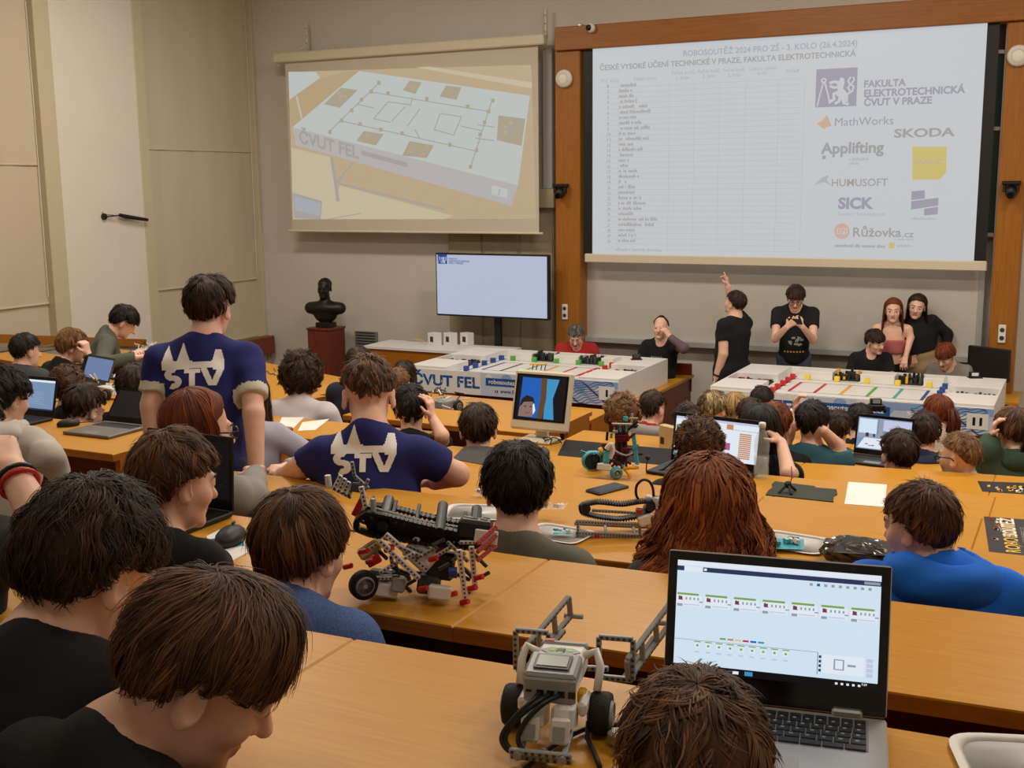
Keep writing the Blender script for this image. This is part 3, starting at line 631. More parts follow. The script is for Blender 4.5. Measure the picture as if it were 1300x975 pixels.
def hair(parent, Hc, R, hs, style, hmat, seed=1, n=None, res=8, part=0, lift=0, fall=None, thick=None, front=None, back=None, ear=None, fanout=1.0, base=(0, 0, 0)):
    tk, fr, si, ea, bk, ln_, jit, curl, fl = STY[style]; rs = np.random.RandomState(seed)
    fl = fl if fall is None else fall; tk = tk if thick is None else thick; fr = fr if front is None else front; bk = bk if back is None else back; ea = ea if ear is None else ear
    sw = .00085 if res <= 3.6 else .0011 if res <= 4.5 else .0015 if res <= 6 else .0021 if res <= 8 else .0028
    nl = n or int({True: 5600}.get(res <= 3.6, 5000 if res <= 4.5 else 3200 if res <= 6 else 1700 if res <= 8 else 850)*(.5 if style == 'bald' else 1)); rad = math.radians
    def tmax(ph):
        a = np.abs((np.degrees(ph)+180) % 360-180); return np.radians(np.interp(a, [0, 30, 58, 80, 100, 122, 150, 180], [fr, fr+1, si, ea, ea, (ea+bk)/2+3, bk-1, bk]))
    NP, NT = (64, 26) if res <= 4.5 else (40, 18) if res <= 6 else (26, 12)
    ph, tt = np.meshgrid(np.linspace(0, 2*math.pi, NP, endpoint=False), np.linspace(.02, 1, NT)); th = tt*tmax(ph)
    lump = 1+.16*np.sin(ph*5+seed)*np.sin(tt*7+seed)+.10*np.sin(ph*11+2*seed+tt*5)
    def lifted(t, ph, th): return t+lift*np.clip(np.cos(ph), 0, 1)*np.exp(-((np.degrees(th)-62)/26)**2) if lift else t
    th = th-np.radians(5)*tt**3*(1+np.sin(ph*9+seed)*np.sin(ph*4.3))*.5*(tk > .006); t = lifted(tk*.80*lump*np.clip((1-tt)*5, 0.05, 1)+.0015, ph, th)
    P, _ = hsurf(th, ph, t); V = [P.reshape(-1, 3)]
    Q = [np.array([(i*NP+j, i*NP+(j+1) % NP, (i+1)*NP+(j+1) % NP, (i+1)*NP+j) for i in range(NT-1) for j in range(NP)])]
    T = [.16+.12*rs.rand(NP*NT)]; off = NP*NT
    # strands gathered in clumps
    CS = 14 if res <= 6 else 9; nc = max(8, nl//CS); nl = nc*CS; SG = (7 if res <= 6 else 5) if fl == 0 else (14 if res <= 7 else 9)
    rep = lambda a: np.repeat(a, CS); phc = rs.rand(nc)*2*math.pi; thc = np.where(rs.rand(nc) < .1, .3*rs.rand(nc), np.sqrt(rs.rand(nc))*tmax(phc)*.97); lc = .65+.6*rs.rand(nc); jc = jit*rs.randn(nc)*.55; sc_ = rs.rand(nc)*6; hc = .55+.5*rs.rand(nc); tc = rs.rand(nc)
    sp = .055; th0 = np.clip(rep(thc)+sp*rs.randn(nl), .01, None); ph0 = rep(phc)+sp*rs.randn(nl)/np.maximum(np.sin(th0), .15)
    L = np.radians(ln_)*rep(lc)*(.85+.3*rs.rand(nl)); u = np.linspace(0, 1, SG)[None, :]; ctr = np.clip(u*1.1, 0, 1)*.55
    phs0 = ph0[:, None]*(1-ctr)+rep(phc)[:, None]*ctr
    phs = phs0+(part*.5+rep(jc)[:, None])*u/np.maximum(np.sin(th0+.25), .3)[:, None]+jit*.12*np.sin(u*5+rep(sc_)[:, None])
    th = th0[:, None]*(1-ctr)+rep(thc)[:, None]*ctr+L[:, None]*u; lim = tmax(phs)+(np.radians(15)*(rep(rs.rand(nc))-.32)+np.radians(4)*rs.rand(nl))[:, None]*(tk > .006)
    tt = tk*(rep(hc)*(.85+.3*rs.rand(nl)))[:, None]*(.72+.42*np.sin(u*2.7))+.0015
    tt = tt+(rs.rand(nl)[:, None]**9)*.022*u**2
    if curl: tt = tt+curl*np.sin(u*9+rep(sc_)[:, None]); phs = phs+curl*8*np.cos(u*9+rep(sc_)[:, None]*1.7)
    tt = lifted(tt, phs, th); fallp = np.zeros_like(th)
    if fl:
        lf = np.radians(98); tot = np.radians(60)+fl*9*rep(.7+.45*rs.rand(nc)); th = th0[:, None]+tot[:, None]*u; wrap = (phs+math.pi) % (2*math.pi)-math.pi; sgn = np.sign(wrap+1e-6)
        phs = np.where(np.abs(wrap) < rad(74), phs+(sgn*rad(80)-wrap)*np.clip((th-rad(16))/rad(56), 0, 1), phs)
        fallp = np.maximum(th-lf, 0)*.095; th = np.minimum(th, lf)
    else:
        over = np.maximum(th-lim, 0); th = np.minimum(th, lim); tt = tt-np.minimum(over*.02, tt*.55)
    P, Nn = hsurf(th, phs, tt)
    if fl:
        dl = R.T@np.array((0, 0, -1.)); fan = rep(.10+.25*rs.rand(nc))[:, None]*fanout
        P = P+fallp[..., None]*dl+Nn*(fallp*fan*(.9 if style == 'frizz' else .12))[..., None]
        if curl: q = rep(sc_)[:, None]; P = P+np.stack([curl*np.sin(fallp*60+q), curl*np.cos(fallp*55+q*1.3), 0*fallp], -1)*np.clip(fallp*12+.15, 0, 1)[..., None]
    Tn = np.gradient(P, axis=1); sd = np.cross(Tn, Nn); sd /= np.linalg.norm(sd, axis=-1, keepdims=True)+1e-9
    wd = sw*(.8+.6*rs.rand(nl))[:, None, None]*(np.clip(1.2-u**3*1.15, .1, 1))[..., None]
    LV = np.stack([P+sd*wd, P+Nn*wd*.7, P-sd*wd], 2).reshape(-1, 3)
    b_ = off+(np.arange(nl)*SG*3)[:, None, None]+(np.arange(SG-1)*3)[None, :, None]
    Q += [np.stack([b_+i, b_+j, b_+j+3, b_+i+3], -1).reshape(-1, 4) for i, j in ((0, 1), (1, 2))]; V.append(LV)
    tn = np.clip(rep(tc)**1.6*.75+.3*rs.rand(nl)**2, 0, 1)[:, None]*(.7+.45*u); T.append(np.repeat(tn.reshape(-1), 3))
    V = np.concatenate(V)@R.T*hs+np.array(Hc)-np.array(base)
    return np_mesh('hair', V, np.concatenate(Q), [hmat], parent, True, tone=np.concatenate(T))
def head_prims(F, Hc, R, hs, detail=True, nose=1.0, earflare=24, bulk=1):
    w_ = lambda p: np.array(Hc)+R@np.array(p, float)*hs; q = hs
    F.ell(w_((0, -.012, .033)), np.array((.075, .095, .087))*q, R, .02*q)
    F.ell(w_((0, .028, -.035)), np.array((.060*bulk, .062, .084))*q, R, .03*q); F.ell(w_((0, .034, -.078)), np.array((.050*bulk, .048, .040))*q, R, .02*q)
    F.cone(w_((-.010, .076, -.103)), w_((.010, .076, -.103)), .017*q, .017*q, .02*q)
    for s_ in (-1, 1):
        Re = R@rotm(s_*earflare, 0, 0)
        if detail: F.ell(w_((s_*.038, .062, -.030)), .024*q, None, .025*q)
        F.ell(w_((s_*.080, -.010, -.014)), np.array((.0085, .020, .034))*q, Re, .008*q)
        if detail:
            F.ell(w_((s_*.090, -.004, -.010)), np.array((.007, .010, .019))*q, Re, .006*q, 's')
            F.ell(w_((s_*.032, .100, .004)), np.array((.017, .014, .012))*q, R, .012*q, 's'); F.ell(w_((s_*.032, .082, .002)), .0145*q, None, .005*q)
    if detail: F.cone(w_((-.034, .084, .022)), w_((.034, .084, .022)), .010*q, .010*q, .016*q)
    F.cone(w_((0, .088, .006)), w_((0, .088+.026*nose, -.034)), .008*q, .013*q, .012*q); F.cone(w_((-.010, .094, -.037)), w_((.010, .094, -.037)), .0095*q, .0095*q, .008*q)
    if detail:
        F.cone(w_((-.016, .0865, -.063)), w_((.016, .0865, -.063)), .0075*q, .0075*q, .006*q); F.cone(w_((-.013, .0855, -.074)), w_((.013, .0855, -.074)), .0080*q, .0080*q, .006*q)
        F.cone(w_((-.016, .0965, -.0685)), w_((.016, .0965, -.0685)), .0020*q, .0020*q, .003*q, 's')
def hand_prims(F, Wp, d, pn, side, sc=1.0, curl=.5, spread=.16, point=False, fat=1.0):
    """palm from wrist Wp along d, palm facing pn, side +1 right hand"""
    d = d/np.linalg.norm(d); pn = pn-d*(pn@d); pn /= np.linalg.norm(pn)+1e-9; lat = np.cross(d, pn)*side      # lat points to the thumb side
    k = Wp+d*.085*sc
    for o in (-.026, -.009, .009, .026): F.cone(Wp+lat*o*.55*sc+d*.012*sc, k+lat*o*sc, .0125*sc*fat, .0105*sc*fat, .012*sc)
    for i, (o, L) in enumerate(((.028, .070), (.0095, .078), (-.0095, .072), (-.027, .056))):
        b_ = k+lat*o*sc; c = curl if not (point and i == 0) else .08; a1, a2 = c*1.0, c*2.3; dd = d+lat*spread*(o/.028)
        d1 = dd*math.cos(a1)+pn*math.sin(a1); d2 = dd*math.cos(a2)+pn*math.sin(a2); m_ = b_+d1*L*.52*sc
        F.cone(b_, m_, .0093*sc*fat, .0085*sc*fat, .006*sc); F.cone(m_, m_+d2*L*.48*sc, .0085*sc*fat, .0068*sc*fat, .004*sc)
    t0 = Wp+lat*.020*sc+d*.022*sc; t1 = t0+(lat*.72+d*.62+pn*.25)*.044*sc; t2 = t1+(lat*(.35-.4*curl)+d*.8+pn*(.2+.5*curl))*.034*sc
    F.cone(t0, t1, .0125*sc*fat, .0102*sc*fat, .010*sc); F.cone(t1, t2, .0100*sc*fat, .0075*sc*fat, .005*sc)
def ik(Sh, T, l1, l2, hint):
    d = T-Sh; L = np.linalg.norm(d)
    if L > (l1+l2)*.985: T = Sh+d/L*(l1+l2)*.985; d = T-Sh; L = np.linalg.norm(d)
    a = (l1*l1-l2*l2+L*L)/(2*L); h = math.sqrt(max(l1*l1-a*a, 1e-6)); n = hint-d*((hint@d)/(L*L)); n /= np.linalg.norm(n)+1e-9
    return Sh+d/L*a+n*h, T
PEOPLE = {}
def person(key, label, px, py, a_, yaw=0, pitch=0, roll=0, s=.94, hs=.95, floor=0., sit=True, lean=10, tyaw=None, arms=('desk', 'desk'), sleeve='short', cloth='tee_black', kind='t_shirt', pants='denim_dark',
           hr=('short', 'hair_dark'), hk={}, res=8, skin='skin', fat=1.0, hands=False, eyes=False, glasses=None, back=0.0, hint=((-1, -.2, -.6), (1, -.2, -.6)), hood=False, seed=None, nose=1.0, wr=.004, detail=None, neck=.0, brows=True, group=None, sfat=1.0, bulk=1.0, hopt=({}, {}), cuff=None, legs=True, slen=.55, slv=None, low=None, troll=0, hoodm=None, hem=None):
    seed = seed or (abs(hash_(key)) % 97)+1; Hc = PA(px, py, a_); R = rotm(yaw, pitch, roll); tyaw = yaw*.35 if tyaw is None else tyaw
    Rt = rotm(tyaw, lean, troll); tr, tf, tu = Rt[:, 0], Rt[:, 1], Rt[:, 2]
    C7 = Hc+R@np.array((0, -.045, -.150-neck))*hs; Pv = C7-tu*.50*s; g_ = np.array((Hc[0], Hc[1], floor)); fatv = fat
    root = thing('person', label, 'person', g_, 0, group)
    det = res <= 6 if detail is None else detail; h = res/1000.
    Sh = [C7+(sg*.172*sfat*tr-.055*tu)*s for sg in (-1, 1)]; l1, l2 = .285*s, .255*s; EL, WR = [], []
    for i, sg in enumerate((-1, 1)):
        a = arms[i]
        if not isinstance(a, str): T = np.array(a, float)
        elif a == 'desk': T = C7+(sg*.10*tr)*s+rotm(tyaw)[:, 1]*.40*s+np.array((0, 0, -.40*s))
        elif a == 'lap': T = C7+(sg*.08*tr)*s+rotm(tyaw)[:, 1]*.24*s+np.array((0, 0, -.44*s))
        else: T = Sh[i]+np.array((0, 0, -.53*s))+tr*sg*.05+tf*.04
        if 'elbow' in hopt[i]: EL.append(np.array(hopt[i]['elbow'], float)); WR.append(T); continue
        e, T = ik(Sh[i], T, l1, l2, np.array(hint[i] if not (isinstance(a, str) and a == 'down') else (0, -1, 0), float)@Rt.T); EL.append(e); WR.append(T)
    Hip = [Pv+(sg*.09*tr)*s*fat-tu*.02*s for sg in (-1, 1)]; fwd = rotm(tyaw)[:, 1]
    if sit: Kn = [p_+fwd*.41*s+np.array((0, 0, -.03)) for p_ in Hip]; An = [np.array((k[0], k[1]-.02, max(floor+.06, k[2]-.48))) for k in Kn]
    else: An = [np.array((p_[0]+sg*.03, p_[1], floor+.07)) for p_, sg in zip(Hip, (-1, 1))]; Kn = [(p_+a_)/2+fwd*.015 for p_, a_ in zip(Hip, An)]
    # ---- body
    allp = np.array(Sh+EL+WR+Hip+[C7, Pv, Hc+R@np.array((0, 0, .14))*hs]+(Kn+An if legs else [])); lo, hi = allp.min(0)-.17, allp.max(0)+.17
    hh = max(h*2.2, .014); fine = [[(Hc[i]-.15*hs, Hc[i]+.15*hs, h)] for i in range(3)]
    if hands:
        for i in range(2):
            if hopt[i].get('skip'): continue
            c = WR[i]+(WR[i]-EL[i])/np.linalg.norm(WR[i]-EL[i])*.08
            for j in range(3): fine[j].append((c[j]-.11, c[j]+.11, .0062 if res < 8 else .0085))
    ax = [axis(lo[i], hi[i], hh, fine[i]) for i in range(3)]; F = Field(ax)
    under = .016
    F.ell(C7-.17*tu*s+.015*tf*s, np.array((.160*fat-under, .105*fat-under, .19))*s, Rt, .03); F.ell(C7-.36*tu*s+.02*tf*s, np.array((.140*fat-under, .105*fat-under, .17))*s, Rt, .05); F.ell(Pv, np.array((.155*fat-under, .115*fat-under, .12))*s, Rt, .05)
    F.cone(Sh[0]+.03*tr*s, Sh[1]-.03*tr*s, .052*s, .052*s, .05); 
    for i in range(2): F.cone(C7+.02*tu*s-.01*tf, Sh[i]+(-.05 if i else .05)*tr*s, .046*s, .040*s, .04)
    af = fat**.6
    for i in range(2):
        F.cone(Sh[i], EL[i], .048*s*af, .039*s*af, .025); F.cone(EL[i], WR[i], .041*s*af, .027*s*af, .012)
        dr = WR[i]-EL[i]; dr /= np.linalg.norm(dr); sg = (-1, 1)[i]; ho = hopt[i]
        pn = np.array(ho.get('palm', (0, 0, -1)), float); hd = np.array(ho.get('dir', dr), float)
        if not ho.get('skip'): hand_prims(F, WR[i], hd, pn, sg, s*ho.get('sc', 1), ho.get('curl', .45), ho.get('spread', .16), ho.get('point', False), 1.0 if res < 8 else 1.15)
        if legs: F.cone(Hip[i], Kn[i], (.082*fat-.012)*s, (.056*fat-.010)*s, .03); F.cone(Kn[i], An[i], .045*s, .033*s, .02); F.cone(An[i], An[i]+fwd*.12*s+np.array((0, 0, -.02)), .033*s, .028*s, .02)
    F.cone(Hc+R@np.array((0, -.022, -.05))*hs, C7+.01*tu, .053*hs*af, .058*s*af, .03); head_prims(F, Hc, R, hs, det, nose, bulk=bulk)
    V, Q = F.mesh(); mi = None; mats_ = [skin]
    if det:
        cen = (V[Q].mean(1)-Hc)@R/hs; m_ = (np.abs(cen[:, 0]) < .021-.1*np.abs(cen[:, 2]+.0685)) & (cen[:, 1] > .078) & (np.abs(cen[:, 2]+.0685) < .0125); mi = m_.astype(int); mats_.append('lip')
    np_mesh('body', V-g_, Q, mats_, root, True, mi)
    # ---- clothing
    ch = min(.016, max(.0062 if res < 4 else .009, h*1.6)); axc = [axis(lo[i], hi[i], ch) for i in range(3)]; F = Field(axc); inf = {'hoodie': .016, 'jacket': .018, 'sweater': .010}.get(kind, .004)
    F.ell(C7-.17*tu*s+.015*tf*s, np.array((.163*fat+inf, .110*fat+inf, .19))*s, Rt, .03); F.ell(C7-.36*tu*s+.02*tf*s, np.array((.148*fat+inf, .112*fat+inf, .19))*s, Rt, .05); F.ell(Pv, np.array((.160*fat+inf, .122*fat+inf, .12))*s, Rt, .05)
    if kind != 'top':
        F.cone(Sh[0]+.02*tr*s, Sh[1]-.02*tr*s, .056*s+inf, .056*s+inf, .05)
        for i in range(2): F.cone(C7+.012*tu*s-.012*tf, Sh[i]+(-.05 if i else .05)*tr*s, .054*s+inf*.5, .048*s+inf, .04)
        for i in range(2):
            if sleeve == 'long':
                F.cone(Sh[i], EL[i], .056*s*af+inf, .048*s*af+inf, .03); dr = WR[i]-EL[i]; dr /= np.linalg.norm(dr); F.cone(EL[i], WR[i], .049*s*af+inf, .036*s+inf*.6, .02, clip=[(WR[i], dr)])
            elif sleeve == 'short':
                dr = EL[i]-Sh[i]; e_ = Sh[i]+dr*slen; dr = dr/np.linalg.norm(dr); F.cone(Sh[i], Sh[i]+(EL[i]-Sh[i])*(slen+.2), .056*s*af+inf, .054*s*af+inf, .03, clip=[(e_, dr)])
    F.wrinkle(wr, seed)
    nk = R@np.array((0, -.022, -.05))*hs+Hc
    if kind == 'top': F.cut(C7-.16*tu*s, tu)
    elif kind != 'turtle': F.cone(C7-.005*tu+.012*tf, nk+(nk-C7)*1.0, .061*s*af+(.004 if hood else 0), .067*s, .012, 's'); F.ell(C7-.01*tu*s+.065*tf*s, np.array((.05, .05, .04))*s, Rt, .012, 's')
    else: F.cone(C7-.01*tu, C7+(nk-C7)*.75, .070*s, .064*s, .02)
    F.cut(Pv+tu*hem*s if hem else Pv-tu*(.06 if sit else .10)*s if kind != 'top' else Pv+tu*.20*s, -tu)
    V, Q = F.mesh(); mats_ = [cloth]; mi = None
    if cuff and sleeve == 'short':
        cen = V[Q].mean(1); mi = np.zeros(len(Q), int); mats_.append(cuff)
        for i in range(2):
            dr = EL[i]-Sh[i]; L_ = np.linalg.norm(dr); dr = dr/L_; t_ = (cen-Sh[i])@dr; rr = np.linalg.norm(cen-Sh[i]-t_[:, None]*dr, axis=1); mi[(t_ > L_*slen-.038*s) & (rr < .069*s) & (t_ < L_*slen+.03)] = 1
    if slv and sleeve == 'long':
        cen = V[Q].mean(1); mi = np.zeros(len(Q), int); mats_.append(slv)
        for i in range(2):
            dr = EL[i]-Sh[i]; L_ = np.linalg.norm(dr); dr = dr/L_; t_ = (cen-Sh[i])@dr; rr = np.linalg.norm(cen-Sh[i]-t_[:, None]*dr, axis=1); dr2 = WR[i]-EL[i]; t2 = np.clip((cen-EL[i])@dr2/(dr2@dr2), 0, 1); r2 = np.linalg.norm(cen-EL[i]-t2[:, None]*dr2, axis=1); mi[((t_ > L_*.55) & (rr < .085) & (t_ < L_*1.2)) | (r2 < .075)] = 1
    if low:
        cen = V[Q].mean(1); mi = ((cen-C7)@tu < -low[1]*s).astype(int); mats_.append(low[0])
    so = np_mesh(kind if kind not in ('top', 'turtle') else 'sweater' if kind == 'turtle' else 'crop_top', V-g_, Q, mats_, root, True, mi)
    shirt = (V, Q)
    if hood:
        hz = 1.15 if kind == 'hoodie' else .95; hr_ = .30*s; F = Field([axis(C7[i]-hr_, C7[i]+hr_, max(.009, h*1.6)) for i in range(3)]); F.ell(C7-.050*tf*s-.012*tu*s, np.array((.132, .088, .070))*s*hz, Rt, .03); F.ell(C7+.02*tf*s+.03*tu*s, np.array((.115, .085, .045))*s*hz, Rt, .03)
        F.ell(C7-.012*tf*s+.062*tu*s, np.array((.088, .084, .060))*s*hz, Rt, .02, 's'); F.cone(C7-.02*tu+.012*tf, nk+(nk-C7), .062*s*af, .075*s, .012, 's'); F.cut(C7+tf*.055*s, tf); F.wrinkle(wr*1.2, seed+3, 26); V2, Q2 = F.mesh(); np_mesh('hood', V2-g_, Q2, [hoodm or cloth], root)
    if legs:
        axc = [axis(lo[i], hi[i], .02) for i in range(3)]; F = Field(axc); F.ell(Pv, np.array((.160*fat, .122*fat, .13))*s, Rt, .04)
        if hem: F.ell(Pv+.14*tu*s, np.array((.150*fat, .118*fat, .12))*s, Rt, .04)
        if kind == 'top': F.ell(Pv+.08*tu*s, np.array((.135*fat, .105*fat, .06))*s, Rt, .04)
        for i in range(2): F.cone(Hip[i], Kn[i], .088*fat*s, .064*fat*s, .03); F.cone(Kn[i], An[i], .062*s, .05*s, .02)
        F.cut(Pv+tu*(.14 if kind == 'top' else hem+.03 if hem else .07)*s, tu); V, Q = F.mesh(); np_mesh('trousers', V-g_, Q, [pants], root)
        if not sit:
            for i in range(2): MB().sphere(An[i]+fwd*.06*s+np.array((0, 0, -.028))-g_, (.05, .125, .042), 'black', 12, 8).build('shoe', root, True)
    if hr: hair(root, Hc, R, hs, hr[0], hr[1], seed, res=res, base=g_, **hk)
    w2 = lambda p: Hc+R@np.array(p, float)*hs-g_
    if eyes:
        for sg in (-1, 1):
            c = w2((sg*.032, .0845, .0025)); m_ = MB().sphere(c, .0128*hs, 'eye_white', 12, 8); m_.sphere(w2((sg*.032, .0895, .001)), .0092*hs, 'iris', 10, 6); m_.build('eye', root, True)
    if brows and (eyes or glasses):
        bm = hr[1] if hr else 'hair_dark'
        for sg in (-1, 1): MB().tube([w2((sg*.014, .0965, .021)), w2((sg*.032, .0965, .026)), w2((sg*.050, .085, .021))], [.003*hs, .004*hs, .002*hs], bm if bm != 'hair_streak' else 'hair_dark', 5).build('eyebrow', root, True)
    if glasses:
        gm = MB()
        for sg in (-1, 1):
            c = np.array((sg*.034, .108, -.002)); gm.tube([w2(c+np.array((.026*math.cos(t), -.004*abs(math.cos(t)), .019*math.sin(t)))) for t in np.linspace(0, 2*math.pi, 17)], .0018*hs*(1.7 if res >= 5 else 1), glasses, 5)
            gm.tube([w2((sg*.060, .104, .004)), w2((sg*.080, .06, .004)), w2((sg*.086, -.004, .006)), w2((sg*.084, -.018, -.008))], .002*hs*(1.7 if res >= 5 else 1), glasses, 5)
        gm.tube([w2((-.009, .109, .002)), w2((0, .112, .004)), w2((.009, .109, .002))], .0018*hs, glasses, 5); gm.build('glasses', root, True)
    PEOPLE[key] = dict(root=root, C7=C7, Rt=Rt, s=s, shirt=shirt, EL=EL, WR=WR, g=g_, H=Hc, R=R, hs=hs, Sh=Sh)
    return PEOPLE[key]
def hash_(k):
    v = 7
    for c in k: v = (v*31+ord(c)) % 100003
    return v
def decal(P, draw, cu, cv, wd, name, back=True, dz=-.2, n=(64, 48), mname='print_white', d=.003):
    """print on a garment: draw(u, v) -> bool over the unit square, projected on the cloth"""
    V, Q = P['shirt']; bv = BVHTree.FromPolygons([tuple(v) for v in V], [tuple(q) for q in Q.tolist()]); Rt = P['Rt']; f = Rt[:, 1] if back else -Rt[:, 1]; rx = Rt[:, 0] if back else -Rt[:, 0]
    o = P['C7']+Rt[:, 2]*dz-f*.5+rx*cu; hgt = wd*n[1]/n[0]; vs, fs, idx = [], [], {}
    def vert(i, j):
        if (i, j) not in idx:
            p_ = o+rx*(i/n[0]-.5)*wd+Rt[:, 2]*((j/n[1]-.5)*hgt+cv); hit = bv.ray_cast(Vector(p_), Vector(f), 1.0)
            if hit[0] is None: idx[(i, j)] = None
            else: idx[(i, j)] = len(vs); vs.append(np.array(hit[0])-f*d-P['g'])
        return idx[(i, j)]
    for i in range(n[0]):
        for j in range(n[1]):
            if draw((i+.5)/n[0], (j+.5)/n[1]):
                q = [vert(i, j), vert(i+1, j), vert(i+1, j+1), vert(i, j+1)]
                if None not in q: fs.append(q if back else q)
    if fs: np_mesh(name, np.array(vs), np.array(fs), [mname], P['root'], True)
# ---- bronze bust
def bust(at):
    t = thing('bust', 'dark bronze bust of a man on a square pedestal', 'sculpture', at); Hc = np.array((0, 0, .49)); R = rotm(165); F = Field([axis(-.36, .36, .011), axis(-.26, .26, .011), axis(.0, .66, .011)])
    head_prims(F, Hc, R, 1.06, True); F.ell(Hc+R@np.array((0, -.02, .055)), (.085, .10, .075), R, .02); F.cone((0, 0, .40), (0, 0, .28), .06, .075, .03)
    F.ell((0, 0, .24), (.25, .12, .085), R, .05); F.ell((0, 0, .15), (.15, .10, .10), R, .04); F.cone((-.19, -.05, .24), (.19, .05, .24), .075, .075, .04)
    F.cone((0, 0, .10), (0, 0, -.05), .07, .085, .01); F.cut((0, 0, .012), (0, 0, -1)); V, Q = F.mesh(); np_mesh('figure', V, Q, ['bronze'], t)
    MB().span((-.10, -.09, 0), (.10, .09, .06), 'bronze', .006).build('plinth', t)
bust(BUST_AT)
# ================================================================== rows of desks
def ZR_(k): return ZT(k)-.75
def offset_y(pts, d): return [(x, y-d) for x, y in pts]
def desk(label, far, near, k, seat=True, ends=(True, True), group=None):
    z = ZT(k); fz = z-.75; c = np.array(((far[0][0]+far[-1][0])/2, (far[0][1]+far[-1][1])/2, fz)); t = thing('desk', label, 'desk', c, 0, group)
    for i in range(len(far)-1):
        (xa, ya), (xb, yb) = far[i], far[i+1]; (xc, yc), (xd, yd) = near[i], near[i+1]; e = .0006
        top = [np.array(p_)-c for p_ in ((xc+e, yc, z), (xd-e, yd, z), (xb-e, yb, z), (xa+e, ya, z))]
        bv = .004; m = MB(); up = np.array((0, 0, 1.)); cen = sum(top)/4
        ins = [p_+(cen-p_)/np.linalg.norm(cen-p_)*bv for p_ in top]; lo = [p_-up*.034 for p_ in top]; mid = [p_-up*bv for p_ in top]
        m.quad(ins, 'oak')
        for a in range(4): b_ = (a+1) % 4; m.quad([mid[a], mid[b_], ins[b_], ins[a]], 'oak'); m.quad([lo[a], lo[b_], mid[b_], mid[a]], 'oak_shaded')
        m.quad(lo[::-1], 'oak_shaded'); m.build('desktop', t)
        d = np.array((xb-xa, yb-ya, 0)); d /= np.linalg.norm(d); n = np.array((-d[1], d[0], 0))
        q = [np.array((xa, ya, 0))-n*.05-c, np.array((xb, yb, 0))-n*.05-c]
        MB().prism([q[0]+up*(z-.034), q[1]+up*(z-.034), q[1]+up*(fz+.02), q[0]+up*(fz+.02)], -n*.02, 'brown_wood').build('front_panel', t)  # dark brown instead of oak: shade under the desk painted into the panel
        if seat:
            (xc, yc), (xd, yd) = near[i], near[i+1]; s0, s1 = np.array((xc, yc, fz+.42))-n*.02-c, np.array((xd, yd, fz+.42))-n*.02-c
            MB().prism([s0, s1, s1-n*.33, s0-n*.33], (0, 0, .025), 'oak_shaded').build('bench_seat', t)
    for i, e in ((0, ends[0]), (-1, ends[1])):
        if e:
            a, b_ = np.array((*far[i], 0))-c, np.array((*near[i], 0))-c; dx = .02 if i == 0 else -.05
            MB().prism([a+up*(z-.034)-[0, .06, 0], b_+up*(z-.034)+[0, .04, 0], b_+up*fz+[0, .04, 0], a+up*fz-[0, .06, 0]], (dx+(.0 if i == 0 else .02), 0, 0), 'oak_shaded').build('end_panel', t)
    return t
def row(label, far, k, depth=.46, nl=0, **kw): near = offset_y(far, depth); near[0] = (near[0][0]+nl, near[0][1]); return desk(label, far, near, k, **kw)
row('light oak desk nearest the camera with the white wheeled robot and silver laptop', [(-2.6, 1.49), (-1.08, 1.545), (1.4, 1.69)], 1, .47)
row('light oak desk second from the camera, carrying the large black tracked robot', [(-2.28, 2.40), (-1.12, 2.42), (1.4, 2.60)], 2, .47)
row('light oak desk third from the camera, under the bulging plastic bag and the belt robot', [(-2.95, 3.20), (-1.8, 3.24), (-.8, 3.32), (1.4, 3.42)], 3)
row('light oak desk fourth from the camera, bearing the lower black flyer and the phone', [(-2.75, 4.07), (-1.03, 4.13), (-.28, 4.16), (1.4, 4.22)], 4)
row('light oak desk with the dark cutting mat, blue wheeled robot and water bottle', [(-2.79, 4.88), (-1.11, 4.95), (-.29, 4.98), (1.4, 5.05)], 5, nl=-.1)
row('light oak desk bearing the beige monitor and the video laptop', [(-3.0, 5.73), (-1.24, 5.77), (-.35, 5.90), (1.4, 6.02)], 6)
row('narrow visible strip of oak desk behind the blue wheeled robot', [(-2.81, 6.60), (-1.19, 6.66), (-.26, 6.74), (1.4, 6.86)], 7)
row('oak desk before the boy in the red hooded jacket', [(-2.3, 7.45), (-1.3, 7.46), (1.4, 7.60)], 8)
row('oak desk in front of the ponytailed girl in white', [(-2.2, 8.32), (1.4, 8.45)], 9)
row('frontmost oak desk below the game table marked II', [(-2.3, 9.12), (1.4, 9.24)], 10)
row('oak desk with two white sheets beside the blue shirted man', [(-4.62, 5.66), (-3.35, 5.66)], 6)
row('oak desk where the boy with a hand at his ear leans', [(-4.5, 6.85), (-3.05, 6.83)], 7)
row('oak desk with the grey robot under the game table banner', [(-5.0, 7.82), (-3.25, 7.80)], 8, .48)
row('frontmost oak desk ending below the game table marked I', [(-6.0, 9.22), (-3.62, 9.12)], 10, .48)
LB = {4: 'oak desk of the left block with open grey laptop and black mouse', 5: 'oak desk of the left block holding the robot parts beside the blue screen laptop', 6: 'oak desk in front of the black haired boy in a grey jacket', 7: 'oak desk where the blond boy in black rests his elbow', 8: 'oak desk with the small robot the boy in green handles', 9: 'long bare oak desk slanting towards the bust'}
for k, lb in LB.items():
    if k == 3: continue
    xr = -3.78-.45*(k-4); yn = 3.63+.95*(k-4); a = math.radians(4.0*(k-4)) if k > 4 else 0; xl = -9.3 if k > 3 else -6.5
    u = np.array((-math.cos(a), math.sin(a))); n = np.array((math.sin(a), math.cos(a))); L = (xr-xl)/math.cos(a); nr = np.array((xr, yn)); f = nr+n*.47
    desk(lb, [tuple(f+u*L), tuple(f+u*L*.5), tuple(f)], [tuple(nr+u*L), tuple(nr+u*L*.5), tuple(nr)], k)
